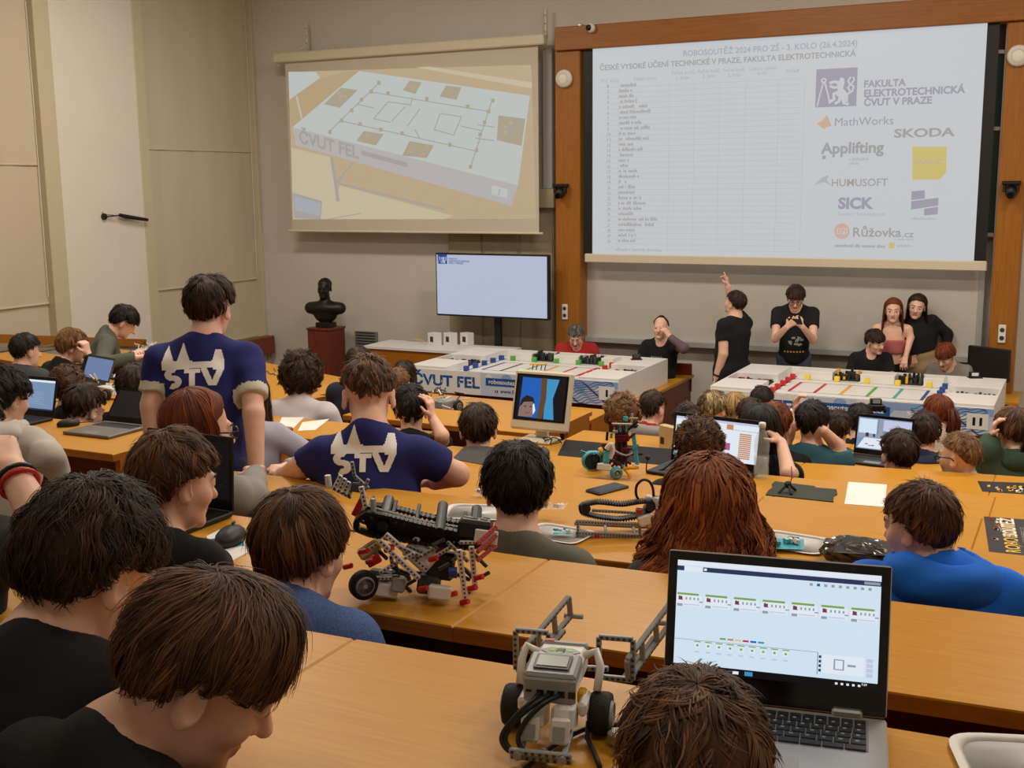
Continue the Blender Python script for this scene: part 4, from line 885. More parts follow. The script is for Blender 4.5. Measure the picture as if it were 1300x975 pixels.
q = PY(337, 546, 4.75); t = thing('bench', 'wooden bench with an upright oak end panel beside the lilac sleeve', 'bench', (q[0], 4.75, ZT(5)-.75))
z5 = ZT(5)-.75
MB().span((-.085, -.13, 0), (.085, .13, q[2]-z5), 'oak_shaded', .006).build('end_panel', t); MB().span((.085, -.12, .40), (.95, .13, .43), 'oak_shaded', .004).build('seat', t); MB().span((.85, -.12, 0), (.9, .13, .4), 'oak_shaded').build('support', t)
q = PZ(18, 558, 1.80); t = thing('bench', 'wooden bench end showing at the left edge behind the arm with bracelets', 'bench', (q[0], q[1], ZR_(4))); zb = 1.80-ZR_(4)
MB().span((-.03, -.05, 0), (0, .03, zb), 'oak_shaded', .005).build('end_panel', t); MB().span((-1.0, -.05, .45), (-.03, -.015, zb), 'oak', .005).build('backrest', t); MB().span((-1.0, -.015, .40), (-.03, .25, .43), 'oak_shaded', .004).build('seat', t)
# ================================================================== lecture desk, side table, game tables
t = thing('lecture_desk', 'brown wooden lecture desk under the game table marked I', 'desk', (-5.2, 11.2, 0))
MB().prism([(-.68, -.9, .73), (1.36, -.9, .73), (1.36, .92, .73), (1.18, .92, .73), (1.18, .33, .73), (-.68, .33, .73)], (0, 0, .03), 'oak').build('desktop', t); MB().span((1.30, -.84, 0), (1.34, .88, .73), 'brown_wood').build('end_panel', t); MB().span((-.66, -.84, 0), (-.62, .31, .73), 'brown_wood').build('end_panel', t); MB().span((-.62, -.8, .02), (1.30, -.77, .73), 'brown_wood').build('front_panel', t)
a, c = PZ(465, 438, .95), PZ(655, 435, .95); f = PZ(575, 446, .95)
t = thing('side_table', 'wooden side table with a white top carrying three small white boxes', 'table', ((a[0]+c[0])/2, 11.35, 0)); o = np.array(((a[0]+c[0])/2, 11.35, 0))
ya, yb = f[1]-11.35, a[1]+.85-11.35
xq, xe, yq = -6.27-o[0], -5.94-o[0], 11.53-11.35; yb = min(yb, 12.10-11.35); MB().prism([(a[0]-o[0], ya, .92), (xq, ya, .92), (xq, yq, .92), (xe, yq, .92), (xe, yb, .92), (a[0]-o[0], yb, .92)], (0, 0, .03), 'white_paint').build('tabletop', t); MB().span((a[0]-o[0]+.02, ya+.02, 0), (xq-.02, ya+.05, .92), 'oak_shaded').build('front_panel', t); MB().span((a[0]-o[0]+.02, ya+.05, 0), (a[0]-o[0]+.05, yb-.05, .92), 'oak_shaded').build('end_panel', t); MB().span((xq-.05, ya+.05, 0), (xq-.02, yb-.05, .92), 'oak_shaded').build('end_panel', t)
for px, w_ in ((552, 'leftmost of the three, nearest the bust'), (572, 'in the middle of the three'), (593, 'nearest the television pole')):
    q = PZ(px, 438, .95); t = thing('cardboard_box', 'small white box with a dark square front, '+w_, 'box', q, -.35, 'small white boxes on the side table'); bx = MB().box((0, 0, .075), (.13, .11, .15), 'white_paint', bev=.004); bx.build('carton', t); MB().box((.01, -.056, .075), (.055, .004, .065), 'dark_wood').build('window', t)
q = PZ(527, 433, .95); t = thing('paper_scrap', 'crumpled brownish paper slip lying on the white side table', 'paper', q); MB().add([(-.12, -.03, .004), (0, -.05, .02), (.14, -.02, .005), (.12, .05, .012), (.0, .04, .03), (-.11, .05, .004)], [(0, 1, 4, 5), (1, 2, 3, 4)], 'brick_tan').build('sheet', t)
mat('banner_blue', (26, 84, 150), .5); mat('banner_pale', (196, 206, 224), .5); mat('banner_sky', (140, 172, 214), .5); mat('banner_line', (46, 74, 140), .5); mat('nest_dark', (40, 34, 30), .7)
def game_table(tx, x0, x1, mark, seed, cols, obst):
    """shallow white walled playing table: floor, raised blocks, brick obstacle nests, printed front board"""
    y0, y1, zt, zf = 10.07, 11.50, 1.02, .945; W_ = x1-x0; t = thing('game_table', 'white walled game table with printed front board marked '+mark, 'game table', (x0, y0, .76)); o = np.array((x0, y0, .76))
    def bxs(a, b_, m, nm, bev=.003): MB().span(np.array(a)-o, np.array(b_)-o, m, bev).build(nm, t)
    bxs((x0+.015, y0+.0125, .77), (x1-.015, y1-.015, zf), 'field_white', 'floor_board'); bxs((x0, y0, .76), (x1, y0+.012, zt-.03), 'field_white', 'front_board'); bxs((x1-.015, y0+.012, .76), (x1, y1, zt), 'field_white', 'side_board'); bxs((x0, y0+.012, .76), (x0+.015, y1, zt), 'field_white', 'side_board'); bxs((x0+.015, y1-.015, .76), (x1-.015, y1, zt), 'field_white', 'back_board')
    sw = .40
    for xa in (x0+.015, x1-.015-sw):                     # blocks at both ends with a nest between them
        bxs((xa, y0+.014, zf), (xa+sw, y0+.50, zt), 'field_white', 'raised_block'); bxs((xa, y0+.86, zf), (xa+sw, y1-.015, zt), 'field_white', 'raised_block')
    n1, n2 = W_*.36, W_*.60; nw = .26
    for xa, xb in ((sw+.12, n1), (n1+nw, n2), (n2+nw, W_-sw-.12)): bxs((x0+xa, y1-.24, zf), (x0+xb, y1-.015, zt), 'field_white', 'raised_block')
    rs = random.Random(seed)
    def nest(xa, ya, xb, yb, h, mats_):
        m = MB(); m.span(np.array((xa, ya, zf))-o, np.array((xb, yb, zf+.012))-o, 'nest_dark'); nx, ny = max(3, int((xb-xa)/.035)), max(3, int((yb-ya)/.035))
        for i in range(nx):
            for j in range(ny):
                if rs.random() < .7:
                    cx, cy = xa+(i+.5)*(xb-xa)/nx, ya+(j+.5)*(yb-ya)/ny; hh = h*rs.uniform(.25, 1); m.box(np.array((cx, cy, zf+.01+hh/2))-o, (.022, .026, hh), rs.choice(mats_))
        ob = m.build('obstacle_nest', t); ob['kind'] = 'stuff'
    dk = ['brick_black', 'nest_dark', 'brick_dark']
    nest(x0+.04, y0+.52, x0+sw-.02, y0+.84, .03, obst[0]); nest(x1-sw+.02, y0+.52, x1-.04, y0+.84, .03, obst[1])
    for xa in (n1, n2): nest(x0+xa+.01, y1-.25, x0+xa+nw-.01, y1-.03, .085, obst[2])
    nest(x0+W_*.30, y0+.02, x0+W_*.30+.28, y0+.12, .02, dk+['brick_white']); nest(x0+W_*.58, y0+.02, x0+W_*.58+.28, y0+.12, .02, dk+['brick_white'])
    # printed lines on the floor
    m = MB(); zz = zf+.0015-o[2]
    def line(xa, ya, xb, yb, mm, wd=.018): 
        d = np.array((xb-xa, yb-ya)); n = np.array((-d[1], d[0]))/np.linalg.norm(d)*wd/2; m.quad([(xa-n[0], ya-n[1], zz), (xb-n[0], yb-n[1], zz), (xb+n[0], yb+n[1], zz), (xa+n[0], ya+n[1], zz)], mm)
    cx0, cx1 = sw+.10, W_-sw-.10
    line(cx0, .12, cx0, 1.3, 'dark_grey'); line(cx1, .12, cx1, 1.3, 'dark_grey'); line(cx0, 1.12, cx1, 1.12, 'mid_grey', .012); line(cx0, .26, cx1, .26, 'mid_grey', .012); line(cx0, .7, sw, .7, 'mid_grey', .012); line(cx1, .7, W_-sw, .7, 'mid_grey', .012)
    fx = [cx0+.12+(cx1-cx0-.24)*i/5 for i in range(6)]
    for i, x in enumerate(fx): line(x, .42, x, .95, cols[3][i], .03)
    line(fx[0], .95, fx[-1], .95, 'mid_grey', .01); line(fx[0], .42, fx[-1], .42, 'mid_grey', .01); m.build('printed_lines', t)
    # front board print
    m = MB(); yf = -.0015; F_ = lambda u, v, d=0: np.array((u*W_, yf-d*.0008, v*(zt-.03-.76)))
    def fq(u0, v0, u1, v1, mm, d=0): m.quad([F_(u0, v0, d), F_(u1, v0, d), F_(u1, v1, d), F_(u0, v1, d)], mm)
    fq(0, 0, 1, 1, 'banner_pale'); 
    for i in range(7):
        u = .40+.085*i; r_ = .05+.02*(i % 3); m.quad([F_(u+r_*.35*math.cos(a_), min(1, max(0, .75+r_*4*math.sin(a_))), 1) for a_ in np.linspace(0, 2*math.pi, 18, endpoint=False)], ('field_white', 'banner_sky')[i % 2])
    fq(.62, .72, 1, 1, 'banner_sky', 1.5); fq(0, 0, .36, 1, 'field_white', 1.5); fq(.55, .05, .80, .34, 'field_white', 1.6)
    text(m, 'ČVUT FEL', F_(.015, .30, 2), UX, UZ, width=W_*.34, height=.105, m='banner_blue', bold=.035)
    for u in np.linspace(.03, .34, 15): fq(u, .44, u+.0035, .56, 'field_white', 2.6)          # stencil breaks
    fq(.385, .46, .66, .80, 'banner_blue', 2); text(m, 'robosoutez.fel.cvut.cz', F_(.40, .55, 3), UX, UZ, width=W_*.24, m='field_white', bold=.02)
    m.quad([F_(.437+.008*math.cos(a_), .23+.07*math.sin(a_), 2) for a_ in np.linspace(0, 2*math.pi, 14, endpoint=False)], 'dark_grey'); text(m, 'f', F_(.434, .18, 3), UX, UZ, height=.035, m='field_white', bold=.02)
    text(m, 'www.facebook.com/robosoutez', F_(.455, .17, 2.2), UX, UZ, width=W_*.315, m='dark_grey', bold=.012)
    for i in range(11):                                    # wavy contour print near the mark
        v0 = .06+.085*i; pts = [F_(.73+.25*k/30, np.clip(v0+.07*math.sin(k*.36+i*.5)+.05*math.sin(k*.83+i), .02, .98), 2.4) for k in range(31)]; ribbon(m, pts, .006, (0, -1, 0), 'banner_line')
    fq(.915, .22, .985, .80, 'field_white', 4)
    for i, u in enumerate((.95,) if mark == 'I' else (.938, .960)): fq(u-.004, .36, u+.005, .66, 'black', 5)
    m.build('front_print', t)
    # cubes in rows
    g_ = {'l': 'in the line along the left end', 'b': 'in the row along the far side', 'r': 'in the line along the right end'}
    o1 = ('nearest the front board', 'second from the front board', 'third from the front board', 'second from the back board', 'nearest the back board'); o2 = ('first from the left', 'second from the left', 'third from the left', 'fourth from the left', 'last on the right')
    def cube(x, y, c, where, rz, i):
        cb = thing('toy_block', 'small %s cube on game table %s, %s, %s' % (c, mark, o2[i] if where == 'b' else o1[i], {'l': 'left line', 'b': 'back row', 'r': 'right line'}[where]), 'cube', (x0+x, y0+y, zf+.002), rz, '%s cubes on game table %s' % (c, mark)); MB().box((0, 0, .024), (.048, .048, .048), 'cube_'+c, bev=.003).build('body', cb)
    for i in range(5): cube(cx0, .30+.20*i, cols[0], 'l', rs.uniform(-.1, .1), i)
    for i in range(5): cube(cx0+(cx1-cx0)*(i+.5)/5, 1.12, cols[1], 'b', rs.uniform(-.1, .1), i)
    for i in range(5): cube(cx1, .30+.20*i, cols[2], 'r', rs.uniform(-.1, .1), i)
    return t
ln6 = ['cube_red', 'brick_yellow', 'cube_green', 'brick_teal', 'cube_blue', 'banner_line']
game_table(0, -6.23, -3.93, 'I', 3, ('blue', 'green', 'red', ['cube_blue', 'brick_dark', 'cube_green', 'brick_yellow', 'cube_red', 'cube_red']), (['brick_black', 'brick_dark', 'brick_blue'], ['brick_maroon', 'brick_red', 'brick_dark', 'brick_black'], ['brick_black', 'brick_dark', 'mat_green']))
game_table(1, -3.04, -.64, 'II', 5, ('red', 'yellow', 'blue', ['cube_red', 'brick_red', 'brick_yellow', 'cube_green', 'brick_teal', 'cube_blue']), (['brick_maroon', 'brick_red', 'brick_dark', 'brick_black'], ['brick_blue', 'brick_black', 'brick_dark'], ['brick_black', 'brick_dark', 'brick_black', 'brick_dark', 'brick_yellow']))
t = thing('table', 'plain table hidden under the game table marked II', 'table', (-1.84, 10.8, 0))
MB().span((-1.1, -.6, .72), (1.1, .6, .76), 'oak', .004).build('tabletop', t)
for x in (-1, 1):
    for y in (-.5, .5): MB().span((x-.03, y-.03, 0), (x+.03, y+.03, .72), 'alu').build('leg', t)
# small robots standing on the game tables, three green creature shapes nearby
def mini_robot(px, py, label, cols, z=.957, hs_=.1):
    q = PZ(px, py, z); t = thing('toy_robot', label, 'robot', q, .4); m = MB().box((0, 0, hs_*.45), (.12, .10, hs_*.5), cols[0], bev=.004); m.build('body', t)
    for sx in (-1, 1): MB().cyl((sx*.06, 0, .028), (sx*.078, 0, .028), .028, 'tyre', n=14).build('wheel', t)
    MB().box((0, .02, hs_*.9), (.09, .05, hs_*.5), cols[1], bev=.004).box((0, -.006, hs_*.95), (.06, .004, hs_*.3), cols[2]).build('head', t)
mini_robot(1112, 524, 'black boxy robot at the front edge of the game table marked II', ('brick_black', 'brick_black', 'brick_grey'))
mini_robot(1237, 488, 'black boxy robot by the right hand nest of the game table marked II', ('brick_black', 'brick_black', 'white_plastic'))
mini_robot(808, 464, 'dark red robot by the red nest of the game table marked I', ('brick_maroon', 'brick_black', 'brick_dark'))
def stick_frame(px, py, label):
    q = PZ(px, py, .957); t = thing('brick_figure', label, 'toy', q, .2); m = MB()
    for x in (-.06, -.02, .03, .07): m.cyl((x, 0, 0), (x+.01, .01, .06), .006, 'brick_dark', n=6)
    m.build('legs', t); MB().cyl((-.09, 0, .06), (.1, .01, .065), .009, 'brick_yellow', n=6).build('beam', t)
stick_frame(683, 470, 'green and yellow brick creature near the front of the game table marked I')
# ================================================================== things on the desks
emis('scr_light', (206, 224, 238), 1.0); emis('scr_white', (222, 230, 240), 1.0); emis('scr_navy', (44, 52, 88), .9); emis('scr_green', (128, 170, 80), .9); emis('scr_maroon', (120, 60, 84), .9); emis('scr_grey', (150, 162, 176), .9); emis('scr_sky', (122, 150, 184), .9); emis('scr_blue', (22, 96, 186), .9); emis('scr_black', (6, 8, 14), .8); emis('scr_orange', (206, 140, 96), .9); emis('scr_pink', (176, 96, 150), .9); emis('scr_yellow', (226, 206, 120), .9); emis('scr_lilac', (196, 200, 228), .95); emis('scr_periwinkle', (112, 134, 178), .8); emis('scr_face', (150, 120, 110), .8); emis('scr_red', (196, 40, 80), .9); emis('scr_cyan', (60, 150, 200), .9); emis('scr_brown', (104, 74, 44), .8); emis('scr_hair', (40, 26, 26), .7)
mat('laptop_grey', (112, 108, 106), .4, metal=.3); mat('laptop_silver', (176, 174, 170), .35, metal=.4); mat('key_black', (22, 22, 24), .5); mat('key_mark', (150, 150, 150), .6)
def laptop(label, L, R, z, h, tilt, d, body='black', screen='scr_light', draw=None, keys=True, big=False, bez=(.012, .012, .018, .03), lidm=None):
    L, R = np.array(L[:2]), np.array(R[:2]); w_ = np.hypot(*(R-L)); u = (R-L)/w_; ang = math.atan2(u[1], u[0]); c = (L+R)/2; t = thing('laptop', label, 'laptop', (c[0], c[1], z), ang)
    MB().span((-w_/2, -d, .002), (w_/2, .0, .016), body, .003).build('base', t)
    if big:
        MB().span((-w_/2+.025, -.105, .0155), (w_/2-.025, -.012, .0168), 'mid_grey').build('key_well', t)
        rs = [(15, .5), (15, 1), (14, 1), (13, 1), (12, 1), (9, 1)]; y = -.016; x0, x1 = -w_/2+.027, w_/2-.027
        for ri, (n, hh) in enumerate(rs):
            kh = .0085 if hh < 1 else .0155; x = x0; wd = (x1-x0)/n
            for i in range(n):
                kb = MB().span((x+.001, y-kh+.001, .0165), (x+wd-.0012, y-.001, .0188), 'key_black', .0008); 
                if hh == 1 and n > 9: kb.quad([(x+wd*.3, y-kh*.55, .0190), (x+wd*.55, y-kh*.55, .0190), (x+wd*.55, y-kh*.3, .0190), (x+wd*.3, y-kh*.3, .0190)], 'key_mark')
                kb.build('key', t); x += wd
            y -= kh+.001
        MB().span((-.045, -d+.012, .0158), (.045, -d+.07, .0166), 'light_grey', .001).build('touchpad', t)
    elif keys:
        k = MB(); nx, ny = 13, 5
        for j in range(ny):
            for i in range(nx): k.span((-w_/2+.02+(w_-.04)*i/nx, -.02-.017*j-.014, .016), (-w_/2+.02+(w_-.04)*(i+.85)/nx, -.02-.017*j, .0175), 'key_black')
        o = k.build('keyboard', t); o['kind'] = 'stuff'
        MB().span((-.045, -d+.012, .0158), (.045, -d+.06, .0165), 'mid_grey', .001).build('touchpad', t)
    ct, sn = math.cos(math.radians(tilt)), math.sin(math.radians(tilt)); Rl = np.array([[1, 0, 0], [0, ct, sn], [0, -sn, ct]]).T
    Rl = np.array([[1, 0, 0], [0, ct, sn], [0, -sn, ct]])         # lid local: x right, y back, z up the lid
    f = lambda x, y, z_: Rl@np.array((x, y, z_))+np.array((0, 0, .016))
    lm = lidm or body; MB().box(f(0, .004, h/2), (w_, .007, h), lm, Rl, .003).build('lid', t)
    bz = MB().box(f(0, .0002, h/2), (w_-.003, .001, h-.003), 'black_gloss', Rl); bz.build('bezel', t)
    l, r, tp, bo = bez; x0, x1, z0, z1 = -w_/2+l, w_/2-r, bo, h-tp
    s_ = MB(); s_.quad([f(x0, -.0008, z0), f(x1, -.0008, z0), f(x1, -.0008, z1), f(x0, -.0008, z1)], screen); s_.build('screen', t)
    if big:
        for sx in (-1, 1): MB().box((sx*w_*.33, -.002, .020), (.042, .012, .012), 'alu', bev=.003).build('hinge', t)
    if draw:
        pr = MB(); F_ = lambda a, b_, e=1: f(x0+(x1-x0)*a, -.0008-.0002*e, z0+(z1-z0)*b_)
        def q(a, b_, a2, b2, m, e=1): pr.quad([F_(a, b_, e), F_(a2, b_, e), F_(a2, b2, e), F_(a, b2, e)], m)
        draw(q, F_, pr, Rl); pr.build('screen_print', t)
    return t
def scr_blocks(q, F_, pr, Rl):
    q(0, .955, 1, 1, 'scr_white'); q(0, .90, 1, .945, 'scr_navy'); q(.0, .90, .03, .945, 'scr_navy', 2); q(.035, .895, .13, .945, 'scr_white', 2); q(.92, .91, .995, .935, 'scr_grey', 2); q(.135, .912, .15, .935, 'scr_white', 2)
    for i in range(9): q(.66+.035*i, .855, .675+.035*i, .88, 'scr_blue' if i == 1 else 'scr_grey', 1)
    for i in range(7):
        a = .0+.143*i; q(a+.005, .665, a+.115, .685, 'scr_green', 2); q(a, .56, a+.13, .665, 'scr_white', 1); q(a+.012, .615, a+.032, .65, 'scr_maroon', 3)
        pr.quad([F_(a+.012, .655, 4), F_(a+.02, .655, 4), F_(a+.036, .615, 4), F_(a+.028, .615, 4)], 'scr_maroon')
        for j in range(4): q(a+.048+.02*j, .62, a+.056+.02*j, .645, 'scr_grey', 2)
        q(a+.006, .555, a+.034, .58, 'scr_grey', 2); q(a+.04, .57, a+.12, .58, 'scr_lilac', 2); q(a+.118, .60, a+.136, .612, 'scr_grey', 2)
    q(0, .235, .71, .24, 'scr_grey'); q(.71, .03, .715, .24, 'scr_grey'); q(.735, .05, .935, .225, 'scr_white', 1); q(.79, .09, .84, .19, 'scr_grey', 2); q(.797, .10, .833, .18, 'scr_white', 3); q(.855, .13, .895, .15, 'scr_grey', 2)
    for j in range(4): q(.718, .06+.042*j, .73, .085+.042*j, 'scr_navy', 2); q(.945, .05+.045*j, .975, .085+.045*j, 'scr_lilac', 2)
    for i, m in enumerate(('scr_green', 'scr_orange', 'scr_yellow', 'scr_red', 'scr_blue', 'scr_cyan')): q(.23+.038*i, .265, .26+.038*i, .283, m, 2)
    for i in range(9): q(.10+.055*i, .22, .135+.055*i, .23, 'scr_green', 2); q(.105+.055*i, .165, .13+.055*i, .21, 'scr_white', 2); q(.112+.055*i, .18, .124+.055*i, .2, 'scr_green', 3); q(.105+.055*i, .12, .13+.055*i, .135, 'scr_lilac', 2)
    q(0, -.07, 1, 0, 'scr_black', 1)
    for i in range(5): q(.80+.027*i, -.045, .812+.027*i, -.025, 'scr_white', 2)
    text(pr, '7:39', F_(.925, -.03, 2), (1, 0, 0), Rl@np.array((0, 0, 1)), height=.003, m='scr_white', bold=.02); q(.36, -.055, .40, -.015, 'scr_cyan', 2); q(.30, -.05, .33, -.02, 'scr_white', 2)
def scr_scratch(q, F_, pr, Rl):
    q(0, .94, 1, 1, 'scr_lilac'); q(.70, .05, .98, .80, 'scr_white')
    for i in range(13): q(.78, .10+.05*i, .92, .135+.05*i, 'scr_orange', 2)
    for i in range(7): q(.40, .35+.07*i, .46, .40+.07*i, 'scr_orange', 2); q(.47, .36+.07*i, .58, .375+.07*i, 'scr_grey', 2)
    q(.38, .25, .52, .31, 'scr_blue', 2); q(.40, .32, .50, .345, 'scr_pink', 2); q(.60, .28, .68, .46, 'scr_pink', 2); q(.62, .80, .70, .93, 'scr_orange', 2); q(.70, .80, 1, .806, 'scr_navy', 2); q(.05, .3, .2, .7, 'scr_lilac', 2)
def scr_video(q, F_, pr, Rl):
    q(0, 0, 1, 1, 'scr_sky'); q(.02, .50, .36, .96, 'scr_light', 2); q(.40, .5, .48, 1, 'scr_grey', 2); q(.48, .62, 1, .97, 'scr_lilac', 2); q(.0, .35, 1, .5, 'scr_grey', 2)
    pr.quad([F_(.02, .03, 3), F_(.95, .03, 3), F_(.88, .36, 3), F_(.14, .36, 3)], 'scr_white'); rs = random.Random(2)
    for i in range(16): a, b_ = rs.uniform(.1, .85), rs.uniform(.06, .3); q(a, b_, a+.05, b_+.03, rs.choice(('scr_navy', 'scr_grey', 'scr_sky')), 4)
    q(.44, .38, .62, .46, 'scr_maroon', 4); q(.16, .40, .22, .52, 'scr_navy', 4); q(.30, .40, .34, .5, 'scr_navy', 4)
def scr_doc(q, F_, pr, Rl):
    q(0, .93, 1, 1, 'scr_white', 1); q(.12, .72, .6, .73, 'scr_grey', 1)
    for i in range(8): q(.12, .2+.055*i, .8-.05*(i % 3), .205+.055*i, 'scr_lilac', 1)
    q(0, 0, 1, .05, 'scr_navy', 1)
def scr_dark(q, F_, pr, Rl):
    for a, b_, w_ in ((.70, .86, .14), (.62, .45, .12), (.40, .30, .06), (.52, .30, .05), (.64, .28, .04), (.80, .26, .05), (.88, .25, .04)): q(a, b_, a+w_, b_+.008, 'scr_navy', 2)
z1, z2, z3, z4, z5, z6 = [ZT(k) for k in range(1, 7)]
L_, R_ = PZ(841, 894, z1), PZ(1125, 927, z1)
laptop('open silver laptop with a bright block programming screen, nearest the camera', L_, R_, z1, .213, 12, .215, 'laptop_silver', 'scr_light', scr_blocks, big=True, bez=(.014, .014, .014, .048))
laptop('black laptop with a dark screen in front of the boy in the red collar', PZ(188, 640, z2), PZ(296, 657, z2), z2, .205, 4, .2, 'black', 'scr_black', scr_dark)
laptop('open grey laptop with its keyboard showing, beside the black mouse at the desk corner', PZ(133, 538, z4), PZ(190, 544, z4), z4, .19, 38, .27, 'laptop_grey', 'scr_black', None)
laptop('black laptop with a pale blue document in front of the grey hoodie', PZ(12, 528, z4), PZ(68, 534, z4), z4, .20, 14, .2, 'black', 'scr_sky', scr_doc)
laptop('laptop with a plain periwinkle screen among the left rows', PZ(103, 485, z6), PZ(137, 492, z6), z6, .20, 22, .2, 'laptop_grey', 'scr_periwinkle', None)
L2 = PZ(178, 470, ZT(7)); laptop('thin black laptop at the elbow of the boy in green', PZ(150, 470, ZT(7)), PZ(180, 478, ZT(7)), ZT(7), .2, 58, .22, 'black', 'scr_black', None)
laptop('black laptop with a coloured block program next to the water bottle', PZ(851, 588, z5), PZ(962, 604, z5), z5, .225, 10, .235, 'black', 'scr_white', scr_scratch)
laptop('black laptop playing a video of a white table', PZ(1083, 578, ZT(7)), PZ(1156, 587, ZT(7)), ZT(7), .225, 12, .21, 'black', 'scr_sky', scr_video)
# ---- beige monitor
q = PZ(682, 561, z6); t = thing('desk_monitor', 'old beige flat monitor showing a face on a blue picture', 'monitor', (q[0], q[1], z6), -.02)
RM = rotm(0, 15, 0)
f = lambda x, y, z_: RM@np.array((x, y, z_))+np.array((0, 0, .05))
MB().span((-.10, -.06, 0), (.10, .10, .018), 'cream_plastic', .006).build('base', t); MB().span((-.035, .045, .015), (.035, .085, .11), 'cream_plastic', .008).build('stand', t)
c = MB().box(f(0, .02, .18), (.352, .045, .335), 'cream_plastic', RM, .012); c.box(f(0, .05, .17), (.25, .05, .22), 'cream_plastic', RM, .02); c.build('casing', t)
MB().box(f(0, -.0035, .195), (.318, .002, .258), 'black_gloss', RM).build('bezel', t)
pr = MB(); E = lambda a, b_, e=1: f(-.145+.29*a, -.005-.0004*e, .075+.24*b_)
def mq(pts, m, e=1): pr.quad([E(a, b_, e) for a, b_ in pts], m)
mq([(0, 0), (1, 0), (1, 1), (0, 1)], 'scr_black', 0); mq([(.06, .04), (.58, .02), (.55, .95), (.08, .96)], 'scr_blue'); mq([(.60, .02), (.82, .02), (.76, .5), (.86, .95), (.60, .95)], 'scr_cyan', 2); mq([(.46, .02), (.58, .02), (.62, .5), (.60, .96), (.48, .96), (.50, .5)], 'scr_brown', 3)
mq([(.06, .04), (.36, .05), (.38, .2), (.34, .38), (.24, .46), (.12, .42), (.08, .25)], 'scr_face', 3); mq([(.07, .26), (.10, .44), (.20, .54), (.34, .50), (.40, .36), (.34, .40), (.16, .38), (.11, .30)], 'scr_hair', 4); mq([(.38, .10), (.42, .2), (.38, .36), (.35, .34), (.36, .2)], 'scr_white', 4)
for a in (.17, .29): mq([(a, .27), (a+.05, .27), (a+.05, .29), (a, .29)], 'scr_hair', 5)
mq([(.20, .12), (.31, .12), (.29, .14), (.22, .14)], 'scr_maroon', 5); pr.build('screen', t)
# ---- monitor at the front right
q = PY(1255, 470, 12.0); t = thing('desk_monitor', 'dark monitor seen from behind at the front right, beside the wooden post', 'monitor', (q[0], 12.0, 0), -.5)
MB().span((-.22, -.03, .92), (.22, .02, 1.24), 'black', .008).build('casing', t); MB().span((-.03, 0, .78), (.03, .04, 1.0), 'black').build('stand', t); MB().span((-.13, -.09, .76), (.13, .1, .785), 'black', .005).build('base', t)
t = thing('side_desk', 'small wooden desk carrying the dark monitor at the front right', 'desk', (q[0]-.1, 12.05, 0)); MB().span((-.5, -.3, .73), (.4, .35, .76), 'oak', .004).build('tabletop', t)
for x in (-.45, .35): MB().span((x-.02, -.28, 0), (x+.02, .33, .73), 'oak_shaded').build('end_panel', t)
# ---- paper, flyers, mats, plates
def sheet(name, label, cat, pts, z, m, th=.0015, group=None, draw=None):
    P_ = [PZ(x, y, z) for x, y in pts]; c = sum(P_)/len(P_); t = thing(name, label, cat, c, 0, group); MB().prism([p_-c for p_ in P_], (0, 0, th), m).build('sheet', t)
    if draw and name == 'mouse_mat': pr = MB(True); draw(pr, [p_-c+np.array((0, 0, th+.0006)) for p_ in P_]); pr.split('stripe', t); return t
    if draw: pr = MB(); draw(pr, [p_-c+np.array((0, 0, th+.0006)) for p_ in P_]); pr.build('print', t)
    return t
def scribble(n, m='mid_grey'):
    def d(pr, P_):
        rs = random.Random(n)
        for i in range(n):
            v = .15+.7*i/n; a = P_[3]+(P_[0]-P_[3])*v; b_ = P_[2]+(P_[1]-P_[2])*v; s0, s1 = .12, rs.uniform(.5, .9); n_ = np.array((0, .0015, 0)); A, B = a+(b_-a)*s0, a+(b_-a)*s1; pr.quad([A-n_, B-n_, B+n_, A+n_], m)
    return d
sheet('paper_sheet', 'white sheet left of the pair, near the lilac sleeve', 'paper', [(351, 546), (370, 546), (386, 530), (358, 530)], z6, 'paper')
sheet('paper_sheet', 'white sheet right of the pair, next to the blue shirt', 'paper', [(378, 547), (400, 546), (418, 532), (384, 536)], z6, 'paper')
sheet('paper_sheet', 'white sheet on the oak desk right of the dark cutting mat', 'paper', [(1072, 640), (1123, 644), (1126, 615.5), (1077, 612)], z5, 'paper')
def flyer(label, pts, z, k=1.0):
    def d(pr, P_):
        B = lambda u, v, e=0: P_[0]*(1-u)*(1-v)+P_[1]*u*(1-v)+P_[2]*u*v+P_[3]*(1-u)*v+np.array((0, 0, .0003*e))
        uy = -(P_[1]-P_[0]); uy = uy/np.linalg.norm(uy); ux = P_[3]-P_[0]; L = np.linalg.norm(ux); ux = ux/L
        text(pr, 'ROBOSOUTĚŽ', B(.46, .06, 2), ux, uy, width=L*.9, height=.042*k, m='paper_yellow', bold=.02); text(pr, 'SOUTĚŽ', B(.46, .48, 3), ux, uy, width=L*.5, height=.042*k, m='paper', bold=.02)
        rs = random.Random(8)
        for i in range(9): a, b_ = rs.uniform(.02, .24), rs.uniform(.35, .95); pr.quad([B(a, b_, 2), B(a+.05, b_-.03, 2), B(a+.07, b_+.02, 2), B(a+.01, b_+.04, 2)], rs.choice(('brick_red', 'light_grey', 'brick_maroon')))
        ribbon(pr, [B(.15+.35*i/12, .75-.5*i/12+.06*math.sin(i), 2) for i in range(13)], .004, (0, 0, 1), 'light_grey'); ribbon(pr, [B(.62+.3*math.cos(i*.4)*.5+.1, .5+.35*math.sin(i*.4), 2) for i in range(13)], .003, (0, 0, 1), 'light_grey')
        for i in range(3): greek(pr, B(.56+.05*i, .2, 2), L*.55, .006, 'light_grey', ux, uy)
    sheet('flyer', label, 'flyer', pts, z, 'paper_black', draw=d)
mat('paper_yellow', (222, 178, 60), .6)
